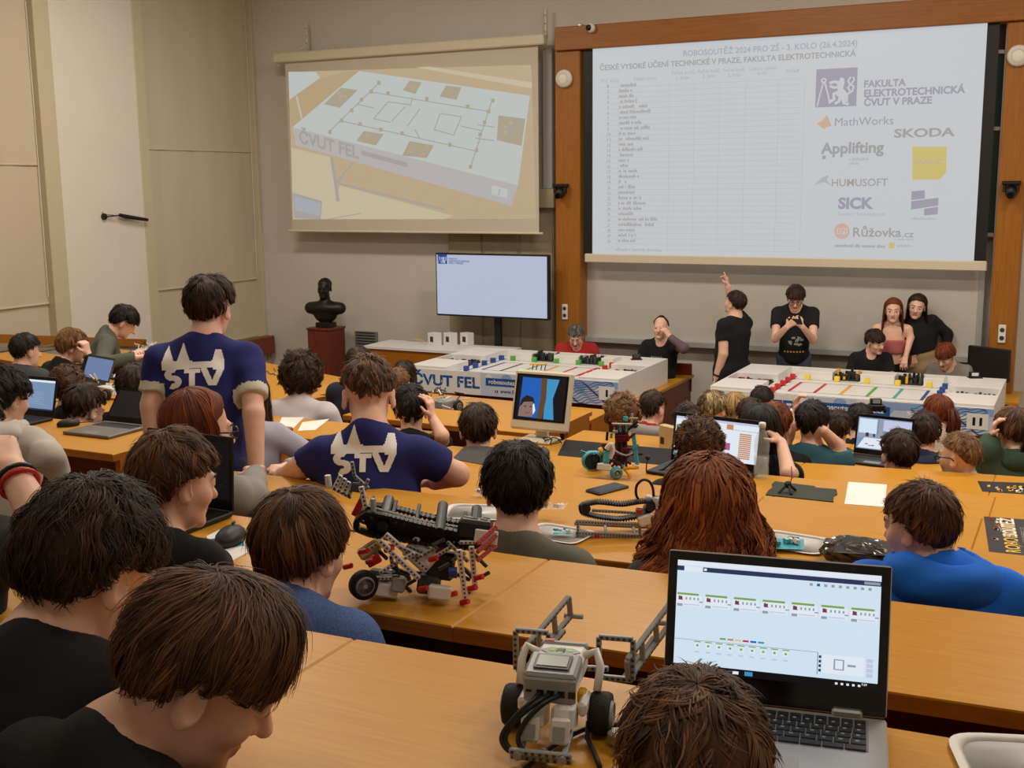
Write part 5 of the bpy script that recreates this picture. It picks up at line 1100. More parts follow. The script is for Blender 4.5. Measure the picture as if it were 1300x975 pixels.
flyer('black competition flyer with yellow lettering on the oak desk right of the blue hoodie', [(1256, 703), (1345, 710), (1330, 662), (1249, 656)], z4)
def fly2(pr, P_):
    B = lambda u, v, e=0: P_[0]*(1-u)*(1-v)+P_[1]*u*(1-v)+P_[2]*u*v+P_[3]*(1-u)*v+np.array((0, 0, .0003*e)); rs = random.Random(3)
    for i in range(26): a, b_ = rs.uniform(.05, .9), rs.uniform(.05, .55); pr.quad([B(a, b_, 1), B(a+.05, b_, 1), B(a+.06, b_+.2, 1), B(a+.01, b_+.16, 1)], rs.choice(('paper_yellow', 'paper', 'light_grey', 'brick_yellow')))
sheet('flyer', 'black flyer with a yellow white picture on the farther desk at the right edge', 'flyer', [(1247, 624), (1320, 629), (1318, 614), (1241, 611)], z6, 'paper_black', draw=fly2)
t = sheet('cutting_mat', 'dark notched cutting mat lying on the desk left of the white sheet', 'mat', [(972, 629), (1058, 638), (1058, 631), (1063, 628), (1062, 622), (1036, 620), (1034, 618), (984, 612), (980, 615), (981, 620), (976, 623)], z5, 'mat_green', .004)
q = PZ(1000, 626, z5); t = thing('gadget', 'little black gadget with a thin wire standing on the cutting mat', 'gadget', q+np.array((0, 0, .006))); m = MB()
for a in (-.5, .5, 2.0): m.tube([(0, 0, .035), (.045*math.cos(a*2), .045*math.sin(a*2), 0)], .006, 'black', 5)
m.sphere((0, 0, .03), .016, 'black', 8, 6); m.build('body', t); MB().tube([(.01, 0, .03), (.015, 0, .07), (.012, 0, .11)], .0018, 'cable_black', 5).build('wire', t)
sheet('mouse_mat', 'dark grey mouse mat at the end of the desk by the leaning man', 'mat', [(574, 583), (632, 594), (680, 596), (676, 576), (617, 567), (590, 567)], z5, 'mat_grey', .003)
sheet('mouse_mat', 'printed mouse mat in green navy and blue under the black boxy mouse', 'mat', [(272, 705), (286, 718), (324, 697), (320, 676), (290, 668), (262, 682)], z2, 'paper', .003,
      draw=lambda pr, P_: [pr.quad([P_[0]+(P_[5]-P_[0])*a+(P_[2]-P_[0])*c, P_[0]+(P_[5]-P_[0])*a+(P_[2]-P_[0])*d, P_[0]+(P_[5]-P_[0])*b_+(P_[2]-P_[0])*d, P_[0]+(P_[5]-P_[0])*b_+(P_[2]-P_[0])*c], m) for a, b_, c, d, m in ((.55, .8, -.0, .9, 'cube_blue'), (.9, 1.1, .3, .9, 'cube_green'), (.2, .35, .4, .8, 'brick_teal'))])
q = PZ(767, 633, z4); t = thing('phone', 'black smartphone lying flat in front of the blue wheeled robot', 'phone', PZ(771, 622, z4), -.38); MB().box((0, 0, .005), (.078, .165, .009), 'black', bev=.004).build('body', t); MB().box((0, 0, .0099), (.07, .152, .0006), 'black_gloss').build('screen', t)
def plate(label, cx, cy, z, a, b_, rz, rim=.007):
    q = PZ(cx, cy, z); t = thing('paper_tray', label, 'tray', q, rz); m = MB(); n = 8; ring = lambda sx, sy, zz: [(sx*math.copysign(abs(math.cos(t_))**.35, math.cos(t_)), sy*math.copysign(abs(math.sin(t_))**.35, math.sin(t_)), zz) for t_ in np.linspace(0, 2*math.pi, 32, endpoint=False)]
    r0, r1, r2 = ring(a*.86, b_*.84, .002), ring(a*.93, b_*.93, rim), ring(a, b_, rim*.9); V = r0+r1+r2; F_ = [tuple(range(32))]
    for k in (0, 32): F_ += [(k+i, k+(i+1) % 32, k+32+(i+1) % 32, k+32+i) for i in range(32)]
    m.add(V, F_, 'paper'); m.build('tray', t, True); return t, q
plate('large white paper tray at the bottom right corner of the nearest desk', 1340, 985, z1, .12, .10, .32)
plate('white paper tray with a green packet, beside the curly haired girl', 1004, 690, z3, .11, .085, -.1)
plate('white paper tray with small green parts, right of the boy in grey green', 708, 679, z3, .10, .075, -.12)
plate('pale cardboard tray at the left of the boy in grey green', 612, 652, z3, .12, .085, .3)
def packet(px, py, z, label, col, s=1.0):
    q = PZ(px, py, z+.012); t = thing('plastic_packet', label, 'packet', q, .5); rs = random.Random(int(px)); m = MB()
    m.add([(x*s, y*s, (.012*rs.random())) for x, y in ((-.06, -.03), (.05, -.045), (.07, .03), (-.02, .045), (0, 0))], [(0, 1, 4), (1, 2, 4), (2, 3, 4), (3, 0, 4)], col); m.build('film', t)
    m = MB()
    for i in range(7): m.box((rs.uniform(-.04, .05)*s, rs.uniform(-.03, .03)*s, .012), (.02*s, .012*s, .012*s), rs.choice((col, 'paper', 'light_grey')), rotm(rs.uniform(0, 90), rs.uniform(-30, 30)))
    m.build('contents', t)
packet(993, 692, z3, 'green and clear plastic packet lying on the tray by the curly haired girl', 'brick_teal'); packet(712, 678, z3, 'tiny green packet lying on the tray right of the boy in grey green', 'brick_teal', .5)
packet(615, 628, z4, 'clear crumpled packet left of the dark haired boy in grey green', 'film_clear', .8); packet(694, 646, z3+.02, 'clear crumpled packet close to the ear of the boy in grey green', 'film_clear', 1.0)
def crumple(label, px, py, z, dims, m1, seed, name='plastic_bag'):
    q = PZ(px, py, z); t = thing(name, label, 'bag', q, -.1); rs = np.random.RandomState(seed); n1, n2 = 40, 16; V = []; ph = rs.rand(12)*6
    for j in range(n2+1):
        th = math.pi*j/n2
        for i in range(n1):
            a = 2*math.pi*i/n1; p_ = np.array((math.sin(th)*math.cos(a), math.sin(th)*math.sin(a), math.cos(th))); p_ = np.sign(p_)*np.abs(p_)**.72
            w_ = .06*abs(math.sin(a*5+ph[0]+3*th))+.05*abs(math.sin(a*9-ph[1]+5*th))+.06*abs(math.sin(4*th+ph[2]+a*2)); V.append(p_*(1-w_)*np.array(dims)+np.array((0, 0, dims[2]*.92)))
    Q = [(j*n1+i, j*n1+(i+1) % n1, (j+1)*n1+(i+1) % n1, (j+1)*n1+i) for j in range(n2) for i in range(n1)]
    V = np.array(V); V[:, 2] = np.maximum(V[:, 2], .0); np_mesh('bag', V, np.array(Q), [m1], t, False); return t
mat('bag_black', (40, 38, 36), .18, spec=.9, noise=.35, nscale=26)
t = crumple('crinkled glossy dark plastic bag in front of the blue hoodie', 1092, 716, z3, (.115, .085, .036), 'bag_black', 3)
MB().add([(-.05, -.09, .05), (.09, -.06, .055), (.10, .02, .062), (-.04, .0, .075)], [(0, 1, 2, 3)], 'paper_black').build('booklet', t)
# black cloth over the desk behind the blue wheeled robot
p_ = [PZ(x, y, z6+.004) for x, y in ((722, 581), (1010, 607), (1006, 588), (838, 566), (729, 556))]; c = sum(p_)/5; t = thing('black_cloth', 'flat black cloth spread over the desk behind the blue wheeled robot', 'cloth', c)
cl = [np.array((-2.42, 5.33, 0)), np.array((-1.32, 5.36, 0)), np.array((-1.30, 5.77, 0)), np.array((-2.55, 5.735, 0))]
MB().prism([v*np.array((1, 1, 0))+np.array((0, 0, z6+.001)) - c for v in cl], (0, 0, .008), 'cloth_black').prism([np.array((-2.42, 5.318, z6+.001))-c, np.array((-1.32, 5.348, z6+.001))-c, np.array((-1.32, 5.348, z6-.2))-c, np.array((-2.42, 5.318, z6-.2))-c], (0, -.006, 0), 'cloth_black').build('cloth', t)
# ---- bottle
q = PZ(966, 607, z5); t = thing('water_bottle', 'clear plastic water bottle with a white cap beside the coloured program laptop', 'bottle', q)
prof = [(.0, .004), (.028, 0), (.033, .01), (.033, .05), (.030, .06), (.033, .07), (.033, .10), (.030, .11), (.033, .12), (.034, .15), (.030, .18), (.018, .205), (.0135, .215), (.0135, .228)]
mat('bottle_plastic', (225, 235, 232), .08, alpha=.2, spec=.8); MB().lathe(prof, (0, 0, 0), 'bottle_plastic', 20).build('body', t, True); MB().lathe([(.0155, .226), (.0155, .246), (.012, .249), (0, .249)], (0, 0, 0), 'white_plastic', 16).build('cap', t, True)
MB().lathe([(.0335, .06), (.0335, .10)], (0, 0, 0), 'brick_teal', 20).build('label', t, True) if False else None
mat('water', (214, 226, 224), .05, alpha=.25); MB().lathe([(0, .006), (.029, .008), (.030, .095), (0, .095)], (0, 0, 0), 'water', 16).build('water', t, True)
# ---- mice
def mouse(label, px, py, z, rz, m='black', s=1.0, cord=None):
    q = PZ(px, py, z); t = thing('computer_mouse', label, 'mouse', q, rz); b_ = MB().sphere((0, 0, .012), (.031*s, .056*s, .026*s), m, 16, 8); V = b_.v; b_.v = [(x, y, max(z_, .0)) for x, y, z_ in V]; b_.build('shell', t, True)
    MB().box((0, .022*s, .037*s), (.005, .016, .006), 'dark_grey').build('wheel', t)
    if cord: MB().tube([(0, .055*s, .012)]+cord, .0022, 'cable_black', 5).build('cord', t, True)
mouse('black corded mouse on the left desk beside the open grey laptop', 87, 541, z4, -.6, cord=[(.0, .09, .01), (-.03, .12, .006), (-.08, .13, .004), (-.12, .10, .004)])
mouse('black and white mouse next to the beige monitor', 690, 578, z5, .5, 'dark_grey'); mouse('bulky black mouse on the printed mouse mat', 293, 688, z2+.003, .35, 'black', 1.15)
def tangle(label, px, py, z, n, r, seed, cols=('cable_black',), name='cable', h=.03, grp=None):
    q = PZ(px, py, z+.003); t = thing(name, label, 'cable', q); rs = np.random.RandomState(seed)
    for i in range(n):
        P_ = np.cumsum(rs.randn(9, 3), 0); P_ -= P_.mean(0); P_ = P_/np.abs(P_).max()*np.array((r, r*.7, 1)); P_[:, 2] = h*np.abs(np.sin(np.linspace(0, 6, 9)+i)); u_ = np.linspace(0, 8, 33); P_ = np.stack([np.interp(u_, np.arange(9), P_[:, j]) for j in range(3)], 1)
        for _ in range(3): P_[1:-1] = (P_[:-2]+P_[1:-1]*2+P_[2:])/4
        MB().tube(P_, .0032, cols[i % len(cols)], 5).build('cord', t, True)
tangle('thin black cable looped on the left desk behind the blue document laptop', 72, 515, z5, 1, .06, 4); tangle('black cables piled beside the beige monitor', 700, 563, z6, 2, .08, 6)
q = PZ(842, 601, z5); t = thing('headset', 'small black headset with a foam microphone next to the coloured program laptop', 'headset', q); MB().tube([(-.08, 0, .0), (-.079, .0, .03), (-.078, .01, .055)], .003, 'cable_black', 5).sphere((-.078, .01, .062), .012, 'black', 8, 6).build('microphone', t); MB().tube([(-.07, -.0, .006), (-.03, -.03, .006), (.0, .0, .02), (.03, .05, .05), (.05, .06, .06)], .006, 'black', 6).build('band', t, True); MB().sphere((.05, .06, .06), .022, 'black', 8, 6).build('earpiece', t, True)
q = PZ(775, 940, z1); t = thing('usb_adapter', 'silver cable adapter with a bent black lead beside the white wheeled robot', 'adapter', q, -.4)
MB().box((.03, 0, .012), (.05, .03, .02), 'alu', bev=.004).build('plug', t); MB().tube([(.0, -.005, .012), (-.02, -.0, .02), (-.03, -.015, .02), (-.015, -.03, .008), (.02, -.05, .005), (.05, -.07, .005)], .0035, 'cable_black', 6).build('lead', t, True)
q = PZ(852, 571, ZT(7)); t = thing('game_box', 'pale yellow patterned box standing behind the coloured program laptop', 'box', q, -.5); MB().box((0, 0, .07), (.16, .05, .14), 'brick_tan', bev=.003).build('carton', t); MB().box((-.05, -.026, .05), (.03, .002, .04), 'brick_black').build('print', t)
# ================================================================== robots built from plastic bricks
def beam(mb, a, b_, m='brick_grey', side=(0, 0, 1), wd=.0078, ht=.0078, holes=True, hm='brick_dark'):
    mb.mark() if mb.auto else None; au, mb.auto = mb.auto, False; a, b_ = np.array(a, float), np.array(b_, float); d = b_-a; L = np.linalg.norm(d); d /= L; s_ = np.array(side, float); s_ = s_-d*(s_@d); s_ /= np.linalg.norm(s_)+1e-9; t_ = np.cross(d, s_)
    R = np.stack([d, t_, s_], 1); mb.box((a+b_)/2, (L, ht, wd), m, R, .0015)
    if holes:
        n = max(2, int(round(L/.009)))
        for i in range(n):
            c = a+d*L*(i+.5)/n
            for e in (-1, 1):
                o = c+s_*e*(wd/2+.0002); mb.add([o+(d*math.cos(q)+t_*math.sin(q)*e)*.0026 for q in np.linspace(0, 2*math.pi, 8, endpoint=False)], [tuple(range(8))], hm)
    mb.auto = au
def wheel(t, c, ax, r, w_, hub='brick_grey', tyre='tyre', spokes=True, rimr=.62):
    c = np.array(c, float); ax = np.array(ax, float)/np.linalg.norm(ax); p0 = c-ax*w_/2
    o = MB().lathe([(r*rimr, 0), (r*.92, .0), (r, w_*.18), (r*1.0, w_*.82), (r*.92, w_), (r*rimr, w_)], p0, tyre, 24, ax).build('tyre', t, True)
    h = MB().lathe([(r*rimr, w_*.0), (r*rimr, w_*1.0)], p0, hub, 20, ax); 
    for e in (0, 1): h.lathe([(r*rimr, .0), (r*rimr*.85, -.004 if e == 0 else .004), (r*rimr*.8, .006 if e == 0 else -.006), (r*.18, .004 if e == 0 else -.004), (r*.16, -.002 if e == 0 else .002), (0, -.002 if e == 0 else .002)], p0+ax*w_*e, hub, 20, ax)
    u, v = perp(ax)
    for i in range(5):
        a = 2*math.pi*i/5; dr = u*math.cos(a)+v*math.sin(a)
        for e in (-1, 1): h.sphere(c+ax*e*(w_/2-.002)+dr*r*.36, r*.10, 'brick_dark', 6, 4)
    h.build('hub', t)
# ---- white wheeled robot with a grey gripper frame
q = PZ(708, 925, z1); t = thing('wheeled_robot', 'white toy robot with two black wheels and grey gripper arms on the nearest desk', 'robot', q, .23)
b_ = MB(); b_.box((0, .0, .088), (.070, .108, .034), 'brick_white', bev=.006); b_.box((0, -.028, .100), (.072, .058, .022), 'brick_grey', rotm(0, -9, 0), .004); b_.box((0, -.055, .083), (.072, .010, .036), 'brick_grey', bev=.003)
b_.box((0, .054, .1), (.068, .012, .016), 'brick_grey', bev=.003); b_.box((-.022, .056, .1085), (.014, .008, .001), 'brick_red')
br = b_.build('control_brick', t)
s_ = MB().box((0, -.030, .1128), (.050, .036, .002), 'brick_dark', rotm(0, -9, 0), .0008); s_.box((0, -.030, .1142), (.042, .026, .0012), 'lcd', rotm(0, -9, 0)); s_.build('display', br)
s_ = MB(); s_.add([(x, y, .1062) for x, y in ((-.030, .025), (-.016, .036), (.016, .036), (.030, .025), (.016, .014), (-.016, .014))], [(0, 5, 4, 3, 2, 1)], 'brick_grey'); s_.box((0, .025, .1068), (.012, .010, .0018), 'brick_dark', bev=.0005)
for x, y in ((-.013, .025), (.013, .025), (0, .033), (0, .017)): s_.box((x, y, .1066), (.009, .006, .0016), 'scr_green', bev=.0005)
s_.build('button_pad', br)
s_ = MB()
for i in range(4): s_.box((-.012+.0145*i, -.0605, .080), (.010, .002, .009), 'brick_black')
s_.box((-.028, -.0605, .082), (.008, .002, .003), 'brick_black'); s_.build('ports', br)
for sx in (-1, 1):
    m = MB().box((sx*.020, -.052, .045), (.030, .055, .034), 'brick_white', rotm(0, 18, 0), .005); m.box((sx*.020, -.086, .040), (.026, .014, .034), 'brick_white', rotm(0, 18, 0), .003); m.box((sx*.02, -.094, .040), (.016, .004, .018), 'brick_grey', rotm(0, 18, 0)); m.box((sx*.042, -.02, .052), (.012, .05, .02), 'brick_white', bev=.004); m.box((sx*.036, -.005, .055), (.012, .02, .02), 'brick_yellow', bev=.003); m.build('motor', t)
    wheel(t, (sx*.062, .000, .030), (1, 0, 0), .030, .028, 'light_grey')
g_ = MB()
for y, z_ in ((-.112, .012), (-.118, .022)): beam(g_, (-.042, y, z_), (.042, y, z_), 'brick_grey', (0, -1, 0))
for sx in (-1, 1): beam(g_, (sx*.030, -.115, .014), (sx*.030, -.06, .028), 'brick_grey', (1, 0, 0)); g_.cyl((sx*.03, -.125, .018), (sx*.03, -.108, .018), .006, 'brick_grey', n=10)
g_.sphere((0, -.10, .010), .010, 'alu', 10, 6); g_.build('rear_skid', t)
def frame_rect(m, o, u, v, a, b2, side): 
    o, u, v = map(lambda p_: np.array(p_, float), (o, u, v))
    for s0, s1 in ((o, o+u*a), (o+v*b2, o+v*b2+u*a), (o, o+v*b2), (o+u*a, o+u*a+v*b2)): beam(m, s0, s1, 'brick_grey', side)
g_ = MB(True); frame_rect(g_, (.045, .085, .045), (1, 0, 0), (0, 0, 1), .050, .062, (0, -1, 0)); beam(g_, (-.05, .07, .06), (.06, .082, .06), 'brick_grey', (0, -1, 0)); frame_rect(g_, (-.080, .085, .045), (1, 0, 0), (0, 0, 1), .050, .062, (0, -1, 0)); g_.split('frame_beam', t)
for sx in (-1, 1):
    m = MB(); x = (-.068 if sx < 0 else .088); fr = np.array((.36, .87, .34)); fr = fr/np.linalg.norm(fr); up_ = np.array((0, -.364, .93)); up_ = up_-fr*(up_@fr); up_ /= np.linalg.norm(up_); o = np.array((x, .088, .042))
    for k in range(2):
        beam(m, o+up_*.040*k, o+up_*.040*k+fr*.135, 'brick_grey', (1, 0, 0))
    for k in range(4): beam(m, o+fr*.045*k, o+fr*.045*k+up_*.04, 'brick_grey', (1, 0, 0))
    beam(m, o+(sx*-.008, 0, 0), o+(sx*-.008, 0, 0)+fr*.10, 'brick_grey', (1, 0, 0)); m.cyl(o+fr*.135-(sx*.02, 0, 0), o+fr*.135+(sx*.01, 0, 0), .004, 'brick_grey', n=8); m.build('gripper_arm', t)
m = MB(True).tube([(.034, .03, .10), (.050, .03, .108), (.058, .02, .09), (.056, .0, .062)], .006, 'brick_white', 8); m.tube([(-.034, .03, .10), (-.050, .03, .108), (-.056, .02, .09), (-.054, .0, .062)], .006, 'brick_white', 8); m.split('side_guard', t, True)
for i, (x, dx) in enumerate(((-.012, -.055), (.002, -.050), (.016, -.032))):
    P_ = [(x, -.062, .08), (x*.6-.012, -.085, .078), (dx*.8, -.098, .055), (dx-.004, -.104, .030), (dx+.012, -.112, .014), (.0, -.108, .018)]
    u_ = np.linspace(0, 5, 26); P_ = np.stack([np.interp(u_, np.arange(6), np.array(P_)[:, j]) for j in range(3)], 1)
    for _ in range(4): P_[1:-1] = (P_[:-2]+2*P_[1:-1]+P_[2:])/4
    MB().tube(P_, .0036, 'cable_black', 6).build('cable', t, True)
tc = thing('connection_cable', 'black cable running over the nearest desk past the white wheeled robot', 'cable', q)
a0 = [PZ(x, y, z1+.006)-q for x, y in ((655, 985), (672, 972), (690, 955), (716, 938), (742, 925), (770, 919), (800, 922))]
u_ = np.linspace(0, 6, 40); P_ = np.stack([np.interp(u_, np.arange(7), np.array(a0)[:, j]) for j in range(3)], 1)
for _ in range(6): P_[1:-1] = (P_[:-2]+2*P_[1:-1]+P_[2:])/4
MB().tube(P_, .0035, 'cable_black', 6).build('cord', tc, True)
# ---- large black tracked robot
SC = 575.; O = PZ(530, 758, z2); CH = np.array((CR[0], CR[1], 0)); CH /= np.linalg.norm(CH); FH = np.array((-CH[1], CH[0], 0))
def mk(O, px0, py0, SC, dip=.33):
    def f(px, py, d=0.0): h = ((py0-py)/SC-d*dip)/math.cos(math.atan(dip)); return CH*((px-px0)/SC)+FH*d+np.array((0, 0, max(h, 0)))
    return f
B = mk(O, 530, 758, SC); t = thing('tracked_robot', 'large black and white toy brick robot with two long tracks on the second desk', 'robot', O)
def smooth(P_, n=40, it=5):
    P_ = np.array(P_, float); u_ = np.linspace(0, len(P_)-1, n); P_ = np.stack([np.interp(u_, np.arange(len(P_)), P_[:, j]) for j in range(3)], 1)
    for _ in range(it): P_[1:-1] = (P_[:-2]+2*P_[1:-1]+P_[2:])/4
    return P_
def track(t, P_, wd, nrm, name='track', m='brick_black', stud='brick_dark'):
    P_ = smooth(P_, 96, 3); T_ = np.gradient(P_, axis=0); mb = MB(); nrm = np.array(nrm, float)
    for i in range(len(P_)-1):
        c = (P_[i]+P_[i+1])/2; d = P_[i+1]-P_[i]; L = np.linalg.norm(d); d /= L; s_ = nrm-d*(nrm@d); s_ /= np.linalg.norm(s_); n_ = np.cross(d, s_); R_ = np.stack([d, s_, n_], 1)
        mb.box(c, (L*.96, wd, .006), m, R_); mb.box(c+n_*.004, (L*.5, wd*.9, .006), m, R_)
        for e in (-.3, .3): mb.box(c-n_*.0035+s_*wd*e, (L*.3, wd*.16, .003), stud, R_)
    mb.build(name, t)
dn = FH
track(t, [B(470, 640, .10), B(455, 648, .10), B(452, 658, .10), B(470, 664, .10), B(540, 676, .10), B(600, 682, .10), B(612, 676, .10), B(604, 668, .10), B(540, 655, .10), B(490, 642, .10), B(470, 640, .10)], .03, dn)
track(t, [B(470, 652, .0), B(456, 661, .0), B(455, 672, .0), B(475, 680, .0), B(540, 690, .0), B(598, 697, .0), B(612, 690, .0), B(603, 681, .0), B(540, 668, .0), B(490, 655, .0), B(470, 652, .0)], .03, dn)
m = MB()
for d_ in (.03, .07): beam(m, B(465, 664, d_), B(605, 688, d_), 'brick_black', (0, 0, 1)); 
for px in (470, 500, 530, 560, 590): beam(m, B(px, 660+(px-470)*.17, -.01), B(px, 660+(px-470)*.17-30, .11), 'brick_black', (0, 0, 1))
for px in (490, 560, 604): m.cyl(B(px, 668+(px-470)*.12, -.02), B(px, 668+(px-470)*.12-38, .12), .012, 'brick_black', n=14)
m.prism([B(462, 655, .012), B(470, 645, .012), B(540, 664, .012), B(603, 675, .012), B(606, 692, .012), B(540, 686, .012), B(470, 676, .012)], FH*.012, 'brick_black'); [m.cyl(B(475+10*i, 659+1.9*i-.5*(i>8), .010), B(475+10*i, 659+1.9*i-.5*(i>8), .006), .0032, 'brick_grey', n=8) for i in range(13)]; m.build('track_frame', t)
bk = MB(); Rb = np.stack([CH, FH, np.array((0, 0, 1.))], 1)@rotm(0, 12, 8); cb = B(604, 672, .03)
bk.box(cb, (.075, .105, .036), 'brick_black', Rb, .006); bk.box(cb+Rb[:, 2]*.019, (.060, .085, .003), 'brick_grey', Rb, .001); bo = bk.build('control_brick', t)
rs = random.Random(2); k2 = MB()
for i in range(9): a, b2 = rs.uniform(-.022, .022), rs.uniform(-.034, .034); k2.box(cb+Rb[:, 2]*.0213+Rb[:, 0]*a+Rb[:, 1]*b2, (.014, .010, .002), rs.choice(('brick_dark', 'light_grey', 'brick_black')), Rb@rotm(rs.uniform(0, 90)), .0004)
k2.build('button_pad', bo)
m = MB(True)
for i in range(3): beam(m, B(607, 694+i*10, -.07)+FH*0, B(631, 672+i*11, -.03), 'brick_red', (0, -1, 0), ht=.009)
m.box(B(618, 685, -.03), (.05, .008, .03), 'brick_white', Rb, .002); m.split('red_beam', t)
m = MB(True)
beam(m, B(494, 680, -.03), B(545, 724, -.03), 'brick_white', -FH, ht=.012); beam(m, B(488, 688, -.05), B(535, 735, -.05), 'brick_white', -FH, ht=.012); beam(m, B(486, 727, -.04), B(530, 703, -.04), 'brick_white', -FH); beam(m, B(470, 700, -.02), B(496, 682, -.02), 'brick_tan', -FH)
m.box(B(535, 705, .0), (.07, .03, .05), 'brick_white', Rb@rotm(0, 0, 35), .006); beam(m, B(585, 700, -.06), B(592, 760, -.06), 'brick_white', -FH, ht=.012); beam(m, B(600, 696, -.05), B(604, 745, -.05), 'brick_white', -FH, ht=.012); beam(m, B(592, 758, -.06), B(604, 744, -.05), 'brick_white', -FH); beam(m, B(570, 690, -.03), B(596, 715, -.05), 'brick_grey', -FH)
m.split('beam', t)
m = MB(True); m.box(B(492, 748, -.01), (.05, .04, .03), 'brick_white', Rb, .004).box(B(508, 742, -.02), (.03, .04, .03), 'brick_grey', Rb, .004).box(B(560, 752, -.05), (.05, .03, .03), 'brick_white', Rb, .004).box(B(470, 698, .02), (.05, .035, .028), 'brick_tan', Rb@rotm(0, 0, -40), .005).box(B(545, 742, .0), (.05, .05, .04), 'brick_dark', Rb, .006).box(B(560, 718, .02), (.06, .05, .06), 'brick_black', Rb, .006).box(B(480, 735, .03), (.05, .06, .04), 'brick_dark', Rb, .006); m.split('motor', t)
m = MB(True)
for px, py, d_ in ((445, 720, -.02), (474, 714, -.03), (498, 700, -.04), (540, 748, -.06), (575, 755, -.05), (560, 700, .0), (552, 712, -.04), (466, 702, -.03), (590, 765, -.05), (600, 748, -.06), (608, 735, -.05)): m.cyl(B(px-4, py, d_), B(px+6, py-2, d_-.01), .006, 'brick_red', n=8)
m.box(B(478, 712, -.02), (.03, .02, .02), 'brick_red', Rb@rotm(0, 0, -35), .002); m.box(B(456, 642, .06), (.014, .02, .05), 'brick_red', Rb@rotm(0, 0, 20), .002); m.cyl(B(572, 728, -.05), B(582, 728, -.05), .012, 'brick_blue', n=10); m.split('pin', t)
wheel(t, B(465, 742, -.03)+np.array((0, 0, .0)), CH*.5-FH, .032, .024, 'light_grey', rimr=.68); wheel(t, B(500, 744, .10), CH*.5-FH, .030, .024, 'light_grey')
m = MB(True)
beam(m, B(460, 634, .04), B(470, 610, .04), 'brick_grey', -FH); beam(m, B(470, 660, .02), B(462, 620, .02), 'brick_white', -FH, ht=.012); beam(m, B(452, 606, .05), B(470, 622, .04), 'brick_grey', -FH); beam(m, B(452, 606, .05), B(449, 588, .05), 'brick_grey', -FH); m.box(B(456, 620, .05), (.03, .03, .02), 'brick_dark', Rb, .003); m.cyl(B(478, 655, .0), B(478, 636, .0), .006, 'light_grey', n=8); m.split('mast_beam', t)
m = MB(True)
for i in range(4): beam(m, B(424+i*6, 622+i*3, .06), B(434+i*5, 604+i*4, .06), 'brick_white', -FH, ht=.010)
beam(m, B(423, 620, .06), B(446, 632, .06), 'brick_white', -FH); m.cyl(B(418, 618, .06), B(417, 604, .06), .007, 'brick_white', n=8); m.split('claw_beam', t)
m = MB(True); rs = random.Random(11)
for i in range(34):
    x, y = rs.uniform(468, 606), rs.uniform(694, 748); dd = rs.uniform(-.04, .07); L = rs.uniform(12, 34); a_ = rs.choice((.5, -.6, 1.4, 0, .9)); e0, e1 = B(x, y, dd), B(x+L*math.cos(a_), y+L*math.sin(a_)*.8, dd+rs.uniform(-.02, .02)); beam(m, e0+(0, 0, .006), e1+(0, 0, .006), rs.choice(('brick_dark', 'brick_black', 'brick_grey', 'brick_black', 'light_grey', 'brick_white')), -FH)
m.split('liftarm', t)
# ---- grey robot with a curved black belt
O = PZ(790, 682, z3); B = mk(O, 790, 682, 432., .29); t = thing('belt_robot', 'grey toy brick robot with a curved black rubber belt and a wire loop', 'robot', O)
m = MB(True)
for py, d_ in ((664, .07), (676, .0), (681, .0)): beam(m, B(731, py, d_), B(838, py+6, d_), 'light_grey', -FH, ht=.011)
for px in (736, 770, 806): beam(m, B(px, 680, .0), B(px, 664, .07), 'brick_grey', CH)
for px in (734, 812): beam(m, B(px, 681, .0), B(px, 663, .0), 'brick_grey', -FH)
beam(m, B(731, 662, .0), B(838, 668, .0), 'light_grey', -FH, ht=.012); m.split('frame_beam', t)
track(t, [B(744, 640, .03), B(760, 637, .03), B(790, 641, .03), B(815, 637, .03), B(828, 637, .03), B(830, 646, .03), B(815, 655, .03), B(785, 659, .03), B(758, 655, .03), B(740, 650, .03), B(738, 643, .03), B(744, 640, .03)], .035, FH, 'belt')
m = MB(); beam(m, B(752, 648, .02), B(812, 652, .02), 'light_grey', -FH); m.cyl(B(744, 646, -.01), B(744, 646, .07), .014, 'brick_black', n=14); m.cyl(B(824, 645, -.01), B(824, 645, .07), .012, 'brick_black', n=14); m.build('axle_frame', t)
m = MB(True); m.box(B(820, 660, .0), (.05, .04, .03), 'brick_white', Rb@rotm(0, 0, -25), .005).box(B(814, 652, .03), (.03, .03, .03), 'brick_grey', Rb, .004); m.split('motor', t); m = MB(); m.box(B(843, 640, .06), (.07, .11, .04), 'brick_white', Rb@rotm(-15), .005); bo = m.build('control_brick', t); MB().box(B(843, 640, .06)+np.array((0, 0, .021)), (.05, .05, .002), 'brick_dark', Rb@rotm(-15), .0008).build('display', bo)
m = MB(True)
for px, py in ((758, 681), (835, 650), (811, 650), (828, 655)): m.box(B(px, py, .0), (.016, .012, .014), 'brick_red', Rb, .002)
m.split('pin', t); MB().tube(smooth([B(832, 636, .05), B(831, 620, .05), B(826, 611, .05), B(817, 609, .05), B(809, 617, .05), B(809, 630, .05), B(815, 637, .05)], 30, 3), .004, 'cable_black', 6).build('wire_loop', t, True)
